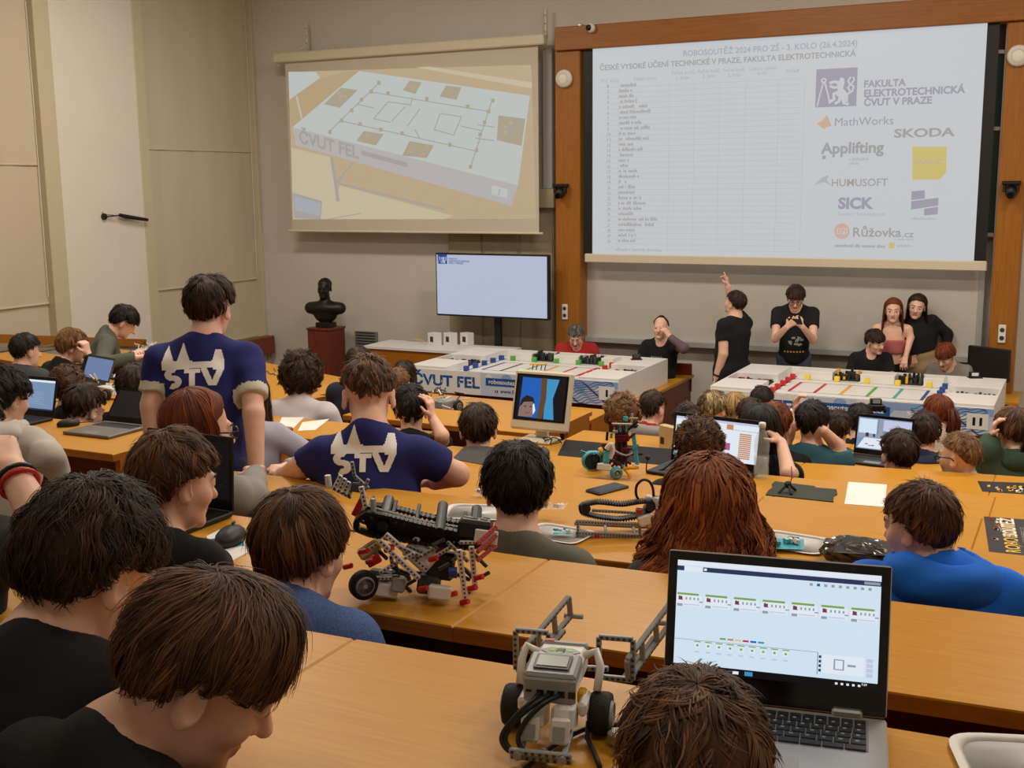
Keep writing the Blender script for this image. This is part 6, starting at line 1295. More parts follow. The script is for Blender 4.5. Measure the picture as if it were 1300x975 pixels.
# ---- tall turquoise and dark red robot
O = PZ(775, 606, z5); B = mk(O, 775, 606, 309., .25); t = thing('wheeled_robot', 'tall turquoise and dark red toy brick robot with a yellow claw', 'robot', O)
wheel(t, B(749, 583, .0), -FH+CH*.35, .044, .03, 'brick_black', 'brick_teal', rimr=.85); wheel(t, B(782, 600, -.03), -FH+CH*.35, .028, .024, 'light_grey', 'brick_teal', rimr=.7); wheel(t, B(757, 582, .14), -FH+CH*.35, .044, .03, 'brick_black', 'brick_teal', rimr=.78)
m = MB(True)
beam(m, B(758, 590, -.02), B(772, 587, -.02), 'brick_white', -FH, ht=.02); m.box(B(765, 592, -.03), (.06, .02, .03), 'brick_white', Rb, .004); beam(m, B(765, 575, .0), B(790, 590, .0), 'brick_maroon', -FH, ht=.014)
for px in (784, 791, 797): beam(m, B(px, 595, .02), B(px-1, 530, .02), 'brick_maroon', -FH, ht=.012)
beam(m, B(781, 554, .0), B(800, 553, .0), 'brick_maroon', -FH, ht=.03); beam(m, B(780, 575, .03), B(802, 572, .03), 'brick_maroon', -FH, ht=.02); m.box(B(768, 570, .04), (.04, .05, .07), 'brick_maroon', Rb, .005); m.box(B(790, 565, .05), (.05, .05, .16), 'brick_black', Rb, .004); m.split('tower_beam', t)
m = MB(True); beam(m, B(806, 545, .02), B(811, 590, -.01), 'brick_teal', -FH, ht=.018); beam(m, B(734, 570, .0), B(748, 576, .0), 'brick_teal', -FH, ht=.012); m.box(B(769, 578, -.02), (.03, .02, .05), 'brick_teal', Rb, .004); beam(m, B(788, 545, .0), B(788, 533, .0), 'brick_teal', -FH); beam(m, B(796, 545, .0), B(796, 533, .0), 'brick_teal', -FH); m.box(B(795, 527, .0), (.02, .02, .02), 'brick_teal', Rb, .003); m.split('turquoise_beam', t)
m = MB(True); beam(m, B(776, 534, -.02), B(803, 535, -.02), 'brick_white', -FH); beam(m, B(800, 527, .0), B(812, 527, .0), 'brick_tan', -FH); m.tube(smooth([B(769, 568, -.02), B(775, 560, -.02), B(778, 570, -.02), B(773, 580, -.02)], 12, 1), .012, 'brick_white', 8); m.box(B(809, 592, -.01), (.03, .02, .02), 'brick_white', Rb, .004); m.split('white_piece', t)
m = MB(True); rs = random.Random(5)
for i in range(30):
    x, y = rs.uniform(762, 806), rs.uniform(535, 592); dd = rs.uniform(-.02, .10); L = rs.uniform(6, 20); a_ = rs.choice((1.5, 1.5, 0, .7, -.6)); beam(m, B(x, y, dd), B(x+L*math.cos(a_), y-L*math.sin(a_), dd), rs.choice(('brick_black', 'brick_maroon', 'brick_maroon', 'brick_black', 'light_grey', 'brick_teal')), -FH, ht=.011, holes=False)
m.split('liftarm', t)
MB().tube(smooth([B(778, 568, -.01), B(786, 574, -.03), B(796, 577, -.03), B(804, 573, -.03)], 20, 3), .004, 'light_grey', 6).build('hose', t, True)
m = MB(True); m.tube(smooth([B(792, 596, -.03), B(800, 593, -.04), B(806, 594, -.04), B(812, 592, -.04)], 14, 2), .008, 'brick_yellow', 7); m.tube(smooth([B(795, 597, -.04), B(799, 602, -.05), B(799, 608, -.05)], 10, 2), .008, 'brick_yellow', 7); m.cyl(B(760, 572, .02), B(766, 570, .02), .02, 'brick_yellow', n=10); m.split('claw_piece', t, True)
# ---- small heaps of robot parts farther away
def small_robot(px, py, z, label, cols, sc=.12, seed=1, n=16):
    q = PZ(px, py, z); t = thing('toy_robot', label, 'robot', q, seed*.7); rs = random.Random(seed); m = MB()
    m.box((0, 0, sc*.35), (sc*.8, sc*1.1, sc*.35), cols[0], bev=.005); m.build('body', t)
    for sx in (-1, 1): wheel(t, (sx*sc*.5, -sc*.3, sc*.25), (1, 0, 0), sc*.25, sc*.16)
    m = MB()
    for i in range(n):
        a = np.array((rs.uniform(-.6, .6), rs.uniform(-.7, .7), rs.uniform(.2, .9)))*sc; d = np.array([rs.uniform(-1, 1), rs.uniform(-1, 1), rs.uniform(-.3, .8)]); d = d/np.linalg.norm(d)*sc*.45; e = a+d; e[2] = max(e[2], .01); beam(m, a, e, rs.choice(cols), (0, 0, 1), holes=False, wd=.009, ht=.009)
    m.build('struts', t)
    MB().tube(smooth([(0, 0, sc*.5), (sc*.5, 0, sc*1.1), (sc*.7, sc*.3, sc*.6), (sc*.2, sc*.5, sc*.4)], 20, 3), .0035, 'cable_black', 5).build('cable', t, True)
small_robot(143, 505, z5, 'white and black toy robot with loose cables beside the plain periwinkle laptop screen', ['brick_white', 'brick_black', 'brick_grey', 'brick_white'], .14, 2, 20)
small_robot(184, 452, ZT(8), 'pale toy robot held by the boy in green', ['brick_white', 'brick_grey', 'brick_black', 'brick_white'], .14, 3, 20)
small_robot(566, 522, ZT(8), 'grey and black toy robot on the desk under the game table banner', ['brick_grey', 'brick_black', 'brick_white', 'brick_dark'], .17, 4, 26)
small_robot(345, 483, ZT(9), 'tiny grey toy robot on the slanting front desk near the curly haired woman', ['brick_grey', 'brick_tan', 'brick_dark'], .09, 5, 10)
small_robot(1012, 532, ZT(8), 'white and black toy robot ahead of the person with hands behind the head', ['brick_white', 'brick_black', 'brick_grey'], .13, 6, 16)
small_robot(1076, 548, ZT(8), 'small grey toy robot in front of the girl in teal', ['brick_grey', 'brick_white', 'brick_black'], .09, 7, 12)
# ================================================================== people
def cl(n, rgb, r=.9, **k): mat(n, rgb, r, bump=k.pop('bump', .12), bscale=k.pop('bscale', 260), sheen=.0, **k); return n
cl('tee_black', (13, 13, 15)); cl('tee_navy', (30, 34, 104)); cl('denim_dark', (38, 44, 60)); cl('denim', (72, 84, 104)); cl('heather_blue', (72, 98, 152), noise=.35, nscale=220); cl('grey_green', (104, 102, 88)); cl('hoodie_blue', (24, 116, 232)); cl('sweater_grey', (146, 142, 136)); cl('hoodie_grey', (200, 194, 184))
cl('white_knit', (206, 200, 204)); cl('lilac', (172, 168, 184)); cl('navy_knit', (34, 38, 56)); cl('jacket_grey', (66, 68, 68)); cl('green_knit', (86, 92, 78)); cl('red_cloth', (176, 40, 38)); cl('aqua', (140, 196, 186)); cl('teal_cloth', (48, 92, 104)); cl('jacket_blue', (28, 38, 66)); cl('jacket_green', (52, 72, 54)); cl('cream_knit', (214, 206, 190)); cl('pink_rib', (176, 98, 96)); cl('beige_cloth', (172, 148, 112)); cl('grey_tee', (140, 136, 128)); cl('purple_sleeve', (108, 88, 98)); cl('hood_grey', (150, 148, 144)); cl('black_trousers', (18, 18, 20)); cl('red_trim', (150, 30, 36)); cl('cream_cuff', (208, 206, 186)); cl('jacket_dark', (46, 44, 46))
mat('print_white', (244, 244, 240), .8); mat('print_yellow', (220, 170, 60), .8); mat('print_grey', (150, 150, 150), .8); mat('frame_black', (18, 16, 18), .3)
ZR = lambda k: ZT(k)-.75
HB, HD, HN, HL = 'hair_black', 'hair_dark', 'hair_brown', 'hair_light'
# ---- nearest rows
person('p1', 'boy with brown fringe looking down, nearest the camera at the lower left, black t-shirt', 256, 855, 1.46, 47, 33, 2, .88, .96, ZR(1), lean=24, tyaw=10, arms=('lap', 'lap'), hr=('fringe', HN), hk=dict(lift=.014, part=.5, front=108), res=3.4, eyes=True, brows=True, skin='skin', fat=.95, nose=.95)
person('p2', 'boy with thick dark hair and a black sweater at the left edge', 114, 722, 1.74, 6, 24, 3, .95, .98, ZR(1), lean=22, tyaw=-25, arms=('lap', 'lap'), hr=('mop', HD), hk=dict(thick=.019, ear=88, back=118), res=3.6, kind='sweater', sleeve='long', cloth='tee_black', fat=1.05)
person('p3', 'child with tousled brown hair in front of the silver laptop, seen from behind', 882, 985, 1.46, -20, 12, 0, .85, .97, ZR(1), lean=14, arms=('lap', 'lap'), hr=('spiky', HN), hk=dict(lift=.006), res=4.5, cloth='jacket_dark')
person('p4', 'boy with smooth brown bowl haircut in heather blue sweatshirt beside the tracked robot', 382, 699, 2.42, 2, 10, 0, 1.0, .96, ZR(2), lean=14, arms=('lap', 'lap'), hr=('fringe', HN), hk=dict(thick=.018, ear=102, front=106), res=4.5, kind='sweater', neck=-.035, sleeve='long', cloth='heather_blue')
w5 = PA(16, 598, 1.95); e5 = PA(88, 735, 1.8); person('p5', 'person cut off by the left edge, raised forearm with black and red bracelets', -66, 560, 2.15, 0, 10, 0, .9, .95, ZR(2), lean=14, tyaw=-20, arms=('lap', w5), hint=((-1, -.2, -.6), (.5, -.2, -1)), hr=('short', HD), cloth='tee_black', res=7, hopt=({'skip': 1}, {'elbow': e5}))
P5 = PEOPLE['p5']; d5 = P5['WR'][1]-P5['EL'][1]; d5 /= np.linalg.norm(d5); u5, v5 = perp(d5)
for off, m_, nm, r_ in ((.020, 'brick_black', 'bracelet', .004), (.034, 'brick_red', 'bracelet', .004)):
    c_ = P5['WR'][1]-d5*off-P5['g']; MB().tube([c_+(u5*math.cos(a)+v5*math.sin(a))*.031 for a in np.linspace(0, 2*math.pi, 20)], r_, m_, 6).build(nm, P5['root'], True)
person('p6', 'boy in a black top with red trim facing the dark screened black laptop', 222, 612, 2.62, 20, 10, 0, .82, .875, ZR(2), lean=14, tyaw=-10, arms=('lap', PZ(232, 690, z2)+np.array((0, -.05, .05))), hr=('short', HN), hk=dict(thick=.018), res=4.5, cloth='tee_black', cuff='red_trim', eyes=True, hands=True)
# ---- third row
person('p7', 'red haired girl with dark glasses and a grey sweater behind the black laptop', 252, 546, 3.42, 24, 8, 0, .93, .95, ZR(3), lean=14, tyaw=-20, arms=('lap', PZ(333, 606, z3)+np.array((0, 0, .04))), hint=((-1, -.2, -.6), (.6, -.6, -.8)), sleeve='long', kind='sweater', cloth='sweater_grey', hr=('long', 'hair_red'), hk=dict(fall=.16, front=76), res=5, eyes=True, glasses='frame_black', hands=True, hopt=({'skip': 1}, {'palm': (0, 0, -1), 'curl': .25}))
person('p8', 'dark haired boy in a grey green t-shirt seen from behind, between two paper trays', 657, 622, 3.16, -22, 8, 0, .95, .97, ZR(3), lean=10, arms=('lap', 'lap'), hr=('mop', HB), hk=dict(thick=.018), res=5, cloth='grey_green', fat=1.08)
person('p9', 'girl with long curly copper hair seen from behind', 900, 648, 2.88, -17, 6, 0, .9, .97, ZR(3), lean=8, arms=('lap', 'lap'), hr=('frizz', 'hair_copper'), hk=dict(n=5200, fall=.34, fanout=1.3), res=6.4, cloth='jacket_grey', sleeve='long', kind='sweater')
person('p10', 'boy in a bright blue hoodie with short brown hair, turned to the left', 1168, 669, 2.74, -62, 8, 0, .88, .81, ZR(3), neck=-.012, lean=14, tyaw=-14, arms=('lap', 'lap'), sleeve='long', kind='hoodie', hood=True, cloth='hoodie_blue', hr=('short', HN), hk=dict(thick=.014), res=4.5, eyes=True, fat=1.1, wr=.006)
# ---- the two men in blue t-shirts
p_ = person('s2', 'stooping man with cropped hair and a navy t-shirt with white skyline print', 468, 502, 4.15, -33, 22, 0, 1.12, 1.09, ZR(4), lean=16, tyaw=-27, sit=False, legs=True, arms=(PA(358, 606, 4.2), PA(552, 612, 4.25)), cloth='tee_navy', hr=('crop', HN), hk=dict(back=101, ear=80, thick=.010), res=5, hands=True, fat=.97, sfat=.90, hopt=({'elbow': PA(384, 592, 4.1)}, {'curl': .8, 'elbow': PA(580, 602, 4.1), 'dir': (-1, .1, 0)}), slen=.66)
def skyline(u, v):      # two tall spires left, one short right, bar between, bold letters beneath
    if .02 < u < .22 and v < .98 and v > .42 and abs(u-.12) < .10*(1.0-max(0, (v-.55)/.43)): return True
    if .24 < u < .46 and v > .42 and abs(u-.36) < .10*(1.0-max(0, (v-.60)/.42)): return True
    if .80 < u < .99 and v > .40 and abs(u-.90) < .085*(1.0-max(0, (v-.62)/.25)*.55) and v < .84: return True
    if .02 < u < .98 and .44 < v < .60:
        return not (.50 < u < .80 and v > .575)
    def arc(cx, cy, r, a0, a1, w_=.055):
        d = math.hypot((u-cx), (v-cy)); a = math.degrees(math.atan2(v-cy, u-cx)) % 360; return abs(d-r) < w_ and (a0 <= a <= a1 if a0 <= a1 else a >= a0 or a <= a1)
    if arc(.20, .33, .085, 60, 270) or arc(.20, .16, .085, 240, 90): return True       # S
    if .38 < u < .62 and .34 < v < .42 or .46 < u < .55 and .06 < v < .42: return True  # T
    if .06 < v < .44 and .64 < u < .98 and (abs((u-.68)-(.42-v)*.33) < .05 or abs((.94-u)-(.42-v)*.33) < .05): return True   # V
    return False
decal(p_, skyline, -.012, -.02, .235, 'back_print', True, -.025, (88, 66))
p_ = person('s1', 'tall man in the aisle, navy t-shirt with pale cuffs and skyline print', 266, 392, 4.6, -18, 10, 0, 1.02, .98, ZR(4)-.1, sit=False, lean=16, tyaw=-34, arms=(PA(196, 590, 4.5), PA(326, 612, 4.4)), hopt=({'elbow': PA(192, 515, 4.5)}, {'elbow': PA(322, 525, 4.45)}), cloth='tee_navy', cuff='cream_cuff', hr=('short', HD), hk=dict(thick=.017, lift=.012), res=5, hands=False, fat=1.02, sfat=.98, slen=.72)
decal(p_, skyline, -.035, -.02, .245, 'back_print', True, -.07, (88, 66))
# ---- middle rows
person('m1', 'curly brown haired boy in front of the coloured program laptop', 887, 570, 4.55, -18, 6, 0, .86, .88, ZR(5), arms=('lap', 'lap'), hr=('curly', HN), hk=dict(thick=.026), res=8, cloth='jacket_dark')
person('m2', 'person with long black hair resting an elbow on the desk, behind the water bottle', 966, 547, 5.4, -10, 10, 0, .9, .95, ZR(6), tyaw=-10, arms=('lap', PA(992, 562, 5.3)), hr=('long', HB), hk=dict(fall=.2), res=8, hands=True, hopt=({'skip': 1}, {'elbow': PA(1001, 601, 5.15), 'dir': (-.6, -.1, .6), 'palm': (-1, 0, 0)}))
person('m3', 'boy with short chestnut hair ahead of the black haired person', 984, 541, 6.1, -5, 6, 0, .9, .95, ZR(7), arms=('lap', 'lap'), hr=('short', 'hair_red'), res=8, cloth='tee_black')
person('m4', 'boy with cropped fair hair, black glasses and a dark jacket', 1218, 580, 5.7, -66, 4, 0, .9, .95, ZR(6), tyaw=-15, arms=('lap', 'lap'), sleeve='long', kind='jacket', cloth='jacket_dark', hr=('crop', HL), hk=dict(thick=.006), res=6, glasses='frame_black', eyes=True)
person('m5', 'boy with neat dark hair in front of the video laptop', 1141, 577, 5.95, -30, 4, 0, .94, 1.0, ZR(6), arms=('lap', 'lap'), hr=('short', HD), res=8, cloth='tee_black')
person('m6', 'person in a black hood with smooth dark hair, left of the beige monitor', 607, 546, 5.85, -28, 6, 0, 1.0, 1.04, ZR(6), arms=('lap', 'lap'), sleeve='long', kind='hoodie', hood=True, cloth='cloth_black', hr=('short', HD), res=8)
p_ = person('m7', 'person in a teal and black t-shirt with both hands behind the head', 1031, 538, 6.1, -12, 2, 0, .95, .95, ZR(7), arms=(PA(1011, 526, 6.25), PA(1046, 547, 6.0)), cloth='teal_cloth', low=('tee_black', .13), hr=('short', HB), res=8, hands=True, hopt=({'elbow': PA(999, 553, 6.15), 'dir': (0, 0, 1), 'palm': (1, 0, 0), 'curl': .7}, {'elbow': PA(1063, 566, 6.05), 'dir': (-1, 0, .1), 'palm': (0, 1, 0), 'curl': .6}), tyaw=-12)
decal(p_, lambda u, v: (abs((u-.5)/.5)**2+abs((v-.5)/.5)**4 < 1) and not (.3 < u < .75 and .25 < v < .55 and not .45 < u < .5), .02, .0, .17, 'back_print', True, -.16, (40, 22))
person('m8', 'boy in a dark blue jacket behind the fair haired boy with glasses', 1174, 551, 6.5, -2, 6, 0, .92, .95, ZR(7), arms=('lap', 'lap'), sleeve='long', kind='jacket', hood=True, cloth='jacket_blue', hr=('short', HD), res=8)
person('m9', 'girl in white with a reddish ponytail and glasses, below the fingerprint pattern', 1190, 525, 7.5, -50, 6, 0, .92, .95, ZR(8), arms=('lap', 'lap'), sleeve='long', kind='sweater', cloth='cream_knit', hr=('tail', 'hair_red'), res=8, glasses='frame_black')
person('m10', 'girl in a dark green jacket with brown tied hair at the right edge', 1285, 547, 6.2, -42, 6, 0, .95, .96, ZR(7), tyaw=-20, arms=(PA(1258, 556, 6.2), 'lap'), sleeve='long', kind='jacket', cloth='jacket_green', hr=('tail', HN), hk=dict(thick=.018), res=8, hood=True, fat=1.15, hands=True, hopt=({'elbow': PA(1252, 574, 6.15), 'dir': (.2, -.1, 1), 'palm': (1, 0, 0)}, {'skip': 1}))
for k_ in ('m9', 'm10'):
    Q_ = PEOPLE[k_]; b_ = Q_['H']+Q_['R']@np.array((0, -.115, .02))*Q_['hs']-Q_['g']; back_ = Q_['R'][:, 1]*-1; rs_ = np.random.RandomState(3); mb_ = MB()
    for i in range(26):
        o_ = rs_.randn(3)*.012; mb_.tube([b_-back_*.02+o_*.3, b_+back_*.03+o_, b_+back_*.05+np.array((0, 0, -.07))+o_*1.3, b_+back_*.035+np.array((0, 0, -.17))+o_*1.6], [.006, .010, .010, .003], 'hair_red' if k_ == 'm9' else HN, 5)
    mb_.build('ponytail', Q_['root'], True)
person('m11', 'girl with dark hair in a teal t-shirt, two rows ahead of the video laptop', 1063, 545, 6.85, -12, 6, 0, .82, .88, ZR(8), arms=('lap', 'lap'), hr=('short', HD), res=9, cloth='teal_cloth')
person('m12', 'person with smooth black hair in front of the table marked II', 1091, 536, 7.7, -10, 4, 0, .92, .95, ZR(8), arms=('lap', 'lap'), hr=('short', HB), res=9, cloth='tee_black')
person('m13', 'boy with fluffy light brown hair behind the tall turquoise robot', 790, 529, 7.35, -20, 6, 0, .9, .95, ZR(8), arms=('lap', 'lap'), hr=('curly', HL), hk=dict(thick=.040), res=9, cloth='jacket_grey')
person('m14', 'boy in a red hooded jacket with a grey hood, dark short hair', 829, 519, 7.75, 18, 4, 0, .95, .95, ZR(8), arms=('lap', 'lap'), sleeve='long', kind='hoodie', hood=True, cloth='red_cloth', hoodm='hood_grey', hr=('short', HD), res=9)
person('m15', 'child in an aqua top half hidden by the coloured program laptop', 872, 537, 6.9, -40, 6, 0, .88, .93, ZR(8), tyaw=-20, arms=('lap', 'lap'), hr=('short', HD), res=9, cloth='aqua', sleeve='long', kind='sweater', fat=1.15)
person('m16', 'person with dark hair streaked blond above the coloured program laptop', 905, 520, 7.75, 0, 6, 0, .95, .96, ZR(9), arms=('lap', 'lap'), hr=('mop', 'hair_streak'), hk=dict(thick=.022), res=9, cloth='tee_black')
person('m17', 'person with smooth blond hair beside the blond streaked head', 933, 520, 8.0, 0, 4, 0, .92, .95, ZR(9), arms=('lap', 'lap'), hr=('long', 'hair_blond'), hk=dict(fall=.05), res=9, cloth='jacket_grey')
person('m18', 'dark haired person nearest the red cubes of the table marked II', 967, 511, 8.7, -10, 4, 0, .92, .95, ZR(10), arms=('lap', 'lap'), hr=('short', HB), res=9, cloth='tee_black')
person('m19', 'brown haired child right behind the blond pair', 953, 531, 6.95, -12, 4, 0, .88, .93, ZR(8), arms=('lap', 'lap'), hr=('short', HD), res=9, cloth='tee_black')
# ---- left of the centre
h_ = PA(549, 531, 6.5); person('c1', 'dark haired boy with a hand to his ear, next to the stooping man', 522, 521, 6.6, -28, 8, 0, 1.0, 1.05, ZR(8)-.1, tyaw=-28, arms=('lap', h_), hint=((-1, -.2, -.6), (1, .9, -.35)), cloth='tee_black', hr=('short', HB), hk=dict(thick=.022), res=7, hands=True, hopt=({'skip': 1}, {'elbow': PA(561, 553, 6.45), 'dir': (-.15, 0, 1), 'palm': (-1, 0, 0)}))
person('c2', 'child with cropped light brown hair close to the table lettering', 506, 487, 8.4, -25, 4, 0, .85, .92, ZR(10), arms=('lap', 'lap'), hr=('crop', HL), res=9, cloth='jacket_grey')
person('c3', 'dark haired person directly left of the table lettering', 514, 477, 9.6, -25, 4, 0, .9, .94, ZR(10), arms=('lap', 'lap'), hr=('long', 'hair_dark'), hk=dict(fall=.03), res=9, cloth='tee_black')
person('c4', 'woman with long dark hair in a navy sweater, behind the stooping man', 456, 463, 8.4, -18, 6, 0, 1.02, 1.0, ZR(9), arms=('lap', 'lap'), sleeve='long', kind='sweater', cloth='navy_knit', hr=('long', 'hair_dark'), hk=dict(fall=.14), res=8, fat=1.05)
person('c5', 'woman with a cloud of dark curls in a white long sleeved top', 382, 481, 7.4, -30, 10, 0, 1.08, 1.06, ZR(7), lean=14, arms=('lap', 'lap'), sleeve='long', kind='sweater', cloth='white_knit', slv='lilac', hr=('curly', 'hair_dark'), hk=dict(thick=.05, ear=114, back=134, n=2600), res=8, fat=1.15)
person('c6', 'person with long brown hair and a lilac sleeve beside the bench end panel', 318, 505, 5.85, -30, 10, 0, .95, .96, ZR(6)-.05, tyaw=-40, sfat=.8, fat=.9, arms=('lap', PA(364, 592, 5.6)), sleeve='long', kind='sweater', cloth='lilac', hr=('long', HD), hk=dict(fall=.2), res=8)
# ---- left block
person('l1', 'person in a light grey hoodie at the left edge facing the blue document', 6, 506, 4.9, 2, 10, 0, .98, .97, ZR(4), lean=12, tyaw=-25, arms=('lap', PA(80, 606, 4.75)), hopt=({'skip': 1}, {'elbow': PA(60, 580, 4.7)}), sleeve='long', kind='hoodie', hood=True, cloth='hoodie_grey', hr=('mop', HB), res=6, wr=.006, fat=1.1)
person('l2', 'boy with short dark hair looking down, beyond the black corded mouse', 107, 521, 6.2, 0, 22, 0, .98, 1.05, ZR(5), tyaw=-30, arms=('lap', 'lap'), hr=('short', HD), res=6, cloth='navy_knit', eyes=True)
person('l3', 'person with tousled brown hair before the plain periwinkle screen', 86, 494, 6.7, -40, 10, 0, .9, .95, ZR(6), arms=('lap', 'lap'), hr=('curly', HN), hk=dict(thick=.022), res=8, cloth='tee_black')
person('l4', 'black haired boy in a grey jacket, far left near the wooden rail', 33, 446, 8.2, 10, 6, 0, .95, .96, ZR(7), tyaw=-20, arms=('lap', 'lap'), sleeve='long', kind='jacket', cloth='jacket_grey', hr=('short', HB), res=8)
person('l5', 'fair haired boy in black resting his chin on a fist', 92, 440, 8.7, 40, 14, 0, .95, .97, ZR(8), lean=22, tyaw=15, arms=('lap', PA(112, 450, 8.6)), sleeve='long', kind='sweater', cloth='tee_black', hr=('mop', HL), hk=dict(thick=.022), res=8, hands=True, hopt=({'skip': 1}, {'elbow': PA(122, 470, 8.6), 'dir': (-.2, -.1, 1), 'palm': (-1, 0, 0), 'curl': .9}))
person('l6', 'boy in a grey green sweater with black hair bending over a pale robot', 157, 409, 9.1, 46, 34, 0, 1.0, .97, ZR(8), sit=False, lean=26, tyaw=42, arms=(PA(168, 452, 9.0), PA(172, 454, 8.8)), sleeve='long', kind='sweater', cloth='green_knit', hr=('mop', HB), hk=dict(thick=.02), res=8, hands=True)
person('l7', 'dark haired person half hidden behind the standing man, past the open grey laptop', 171, 494, 6.3, -30, 12, 0, .92, .95, ZR(5), arms=('lap', 'lap'), hr=('mop', HD), res=8, cloth='tee_black')
# ---- people at the front
person('f1', 'grey haired man in a red shirt looking down behind the table marked I', 731, 427, 12.9, 162, 28, 0, 1.0, .98, 0, lean=14, tyaw=158, arms=('lap', 'lap'), sleeve='long', kind='sweater', cloth='red_cloth', hr=('short', 'hair_grey'), res=7, eyes=True, fat=1.15, detail=True, skin='skin')
p_ = person('f2', 'bald man in a black t-shirt over purple sleeves drinking, hand at his mouth', 839, 416, 12.45, 176, -4, 0, 1.0, .98, 0, lean=4, tyaw=172, arms=(PA(850, 427, 12.25), 'lap'), sleeve='long', cloth='tee_black', slv='purple_sleeve', hr=('bald', HD), res=7, eyes=True, hands=True, detail=True, fat=1.05, hopt=({'elbow': PA(868, 442, 12.2), 'dir': (-.45, -.05, .6), 'palm': (-1, .3, .1), 'curl': .8}, {'skip': 1}), brows=False)
def dots(k): 
    rs_ = random.Random(k); c_ = [(rs_.uniform(.1, .9), rs_.uniform(.05, .95)) for _ in range(12)]
    return lambda u, v: any(abs(u-a) < .11 and abs(v-b2) < .10 for a, b2 in c_) and (u-.5)**2+(v-.5)**2 < .24
decal(p_, dots(2), .0, .0, .14, 'chest_print', False, -.26, (26, 18), 'print_yellow', .004); decal(p_, lambda u, v: abs(v-.5) < .3 and int(u*9) % 2 == 0, -.03, .0, .12, 'chest_lettering', False, -.15, (27, 5), 'print_grey', .004)
p_ = person('f3', 'man in a black t-shirt with a wristwatch pointing up at the big screen', 933, 385, 11.85, -70, -14, 0, 1.02, .99, 0, sit=False, lean=-3, tyaw=-66, arms=('down', PA(924, 364, 12.1)), hint=((-1, -.2, -.6), (.6, .3, -1)), cloth='tee_black', pants='black_trousers', hr=('short', HD), res=7, hands=True, detail=True, fat=1.32, eyes=True, hopt=({}, {'dir': (-.15, 0, 1), 'palm': (-1, 0, 0), 'point': True, 'curl': .8}))
d_ = p_['WR'][0]-p_['EL'][0]; d_ /= np.linalg.norm(d_); u_, v_ = perp(d_); c_ = p_['WR'][0]-d_*.03-p_['g']; MB().tube([c_+(u_*math.cos(a)+v_*math.sin(a))*.034 for a in np.linspace(0, 2*math.pi, 18)], .010, 'black', 6).build('wristwatch', p_['root'], True)
p_ = person('f4', 'young man in a printed black t-shirt looking at a phone in both hands', 1010, 378, 11.85, 168, 26, 0, 1.02, .98, 0, sit=False, lean=3, tyaw=168, arms=(PA(1019, 415, 11.55), PA(999, 415, 11.55)), hint=((-1, -.1, -.8), (1, -.1, -.8)), cloth='tee_black', pants='denim', hr=('fringe', HD), res=7, hands=True, detail=True, eyes=True, glasses='frame_black', sfat=1.05, hopt=({'elbow': PA(1032, 431, 11.75), 'dir': (-.6, -.1, .5), 'palm': (0, .8, .3), 'curl': .8}, {'elbow': PA(984, 430, 11.8), 'dir': (.6, -.1, .5), 'palm': (0, .8, .3), 'curl': .8}))
decal(p_, dots(5), .02, .0, .16, 'chest_print', False, -.33, (30, 20), 'print_grey', .004); decal(p_, lambda u, v: abs(v-.5) < .3 and int(u*11) % 2 == 0, .03, .0, .13, 'chest_lettering', False, -.16, (33, 5), 'print_white', .004); decal(p_, lambda u, v: abs(v-.5) < .35 and int(u*13) % 2 == 0, 0, .0, .20, 'chest_lettering', False, -.44, (39, 5), 'print_yellow', .004)
q = PA(1009, 408, 11.5); t = thing('phone', 'dark phone held in both hands by the young man at the whiteboard', 'phone', q, -.2); MB().box((0, 0, 0), (.15, .012, .075), 'black', rotm(0, -40, 0), .004).build('body', t)
person('f5', 'young woman with long auburn hair in a dusty pink cropped top and black trousers', 1134, 394, 11.6, 172, 2, 0, .97, .96, 0, sit=False, lean=0, tyaw=172, arms=(PA(1150, 452, 11.55), PA(1121, 452, 11.75)), hopt=({'elbow': PA(1156, 429, 11.62)}, {'elbow': PA(1117, 428, 11.8)}), kind='top', sleeve='none', cloth='pink_rib', pants='black_trousers', hr=('long', 'hair_red'), hk=dict(fall=.24, thick=.012), res=7, hands=True, detail=True, eyes=True, fat=.88, sfat=.92)
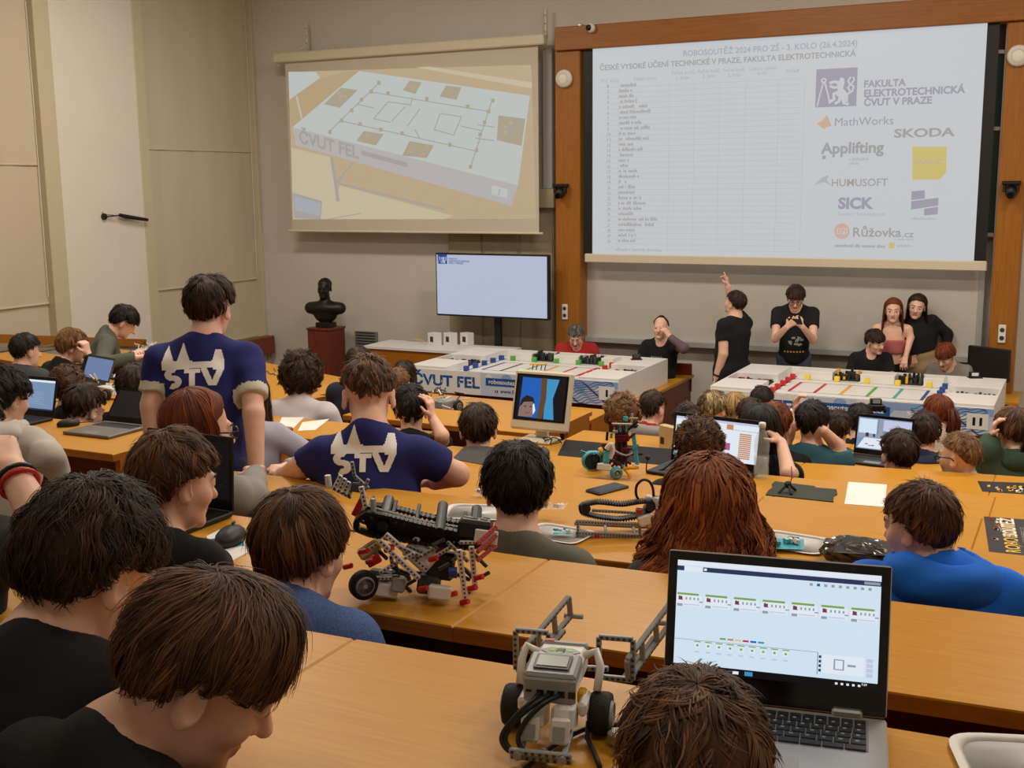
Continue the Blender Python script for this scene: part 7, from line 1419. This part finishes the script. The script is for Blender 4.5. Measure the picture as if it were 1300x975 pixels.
person('f6', 'person with long dark hair in a black turtleneck and beige trousers, head tilted', 1164, 389, 11.65, 176, 6, -8, 1.0, .98, 0, sit=False, lean=2, tyaw=172, troll=16, arms=(PA(1199, 446, 11.7), PA(1160, 450, 11.7)), hem=.17, hopt=({'elbow': PA(1203, 424, 11.7)}, {'elbow': PA(1158, 425, 11.7)}), kind='turtle', sleeve='long', cloth='tee_black', pants='beige_cloth', hr=('long', HD), hk=dict(fall=.20, thick=.014), res=7, hands=True, detail=True, eyes=True, fat=1.08)
p_ = person('f7', 'seated boy with a dark fringe in a black t-shirt with a yellow print, looking right', 1111, 434, 11.5, 128, 12, 8, .90, .93, 0, lean=10, tyaw=168, arms=('lap', 'lap'), cloth='tee_black', hr=('fringe', HD), res=7, detail=True, eyes=True)
decal(p_, dots(3), .03, .0, .15, 'chest_print', False, -.25, (26, 16), 'print_yellow', .004); decal(p_, lambda u, v: abs(v-.5) < .3 and int(u*9) % 2 == 0, .02, .0, .12, 'chest_lettering', False, -.16, (27, 5), 'print_white', .004)
person('f8', 'seated boy with reddish hair in a grey t-shirt looking down, right end of the table', 1200, 452, 11.35, 200, 30, 0, .95, .96, 0, lean=16, tyaw=185, arms=('lap', 'lap'), cloth='grey_tee', hr=('fringe', 'hair_red'), res=7, detail=True, eyes=True)
# plain chairs behind the front tables
for px, lb in ((731, 'plain wooden chair under the man in red'), (846, 'red brown wooden chair under the bald man'), (1110, 'plain wooden chair under the seated boy with the yellow print'), (1203, 'plain wooden chair under the seated boy in grey')):
    k = {731: 'f1', 846: 'f2', 1110: 'f7', 1203: 'f8'}[px]; h = PEOPLE[k]['H']; r_ = PEOPLE[k]; pv = r_['C7']-r_['Rt'][:, 2]*.5*r_['s']; t = thing('chair', lb, 'chair', (pv[0]+(.06 if k == 'f2' else 0), pv[1], 0)); zs = pv[2]-.13
    MB().span((-.21, -.25, zs-.03), (.21, .2, zs), 'red_wood', .006).build('seat', t); MB().span((-.21, .2, zs+.05), (.21, .23, zs+.36), 'red_wood', .006).build('backrest', t)
    for x in (-.18, .18):
        for y in (-.22, .18): MB().span((x-.015, y-.015, 0), (x+.015, y+.015, zs-.03), 'dark_grey').build('leg', t)
# white tag at the neck of the nearest sweater
Q_ = PEOPLE['p2']; q_ = PA(33, 776, 1.52)-Q_['g']
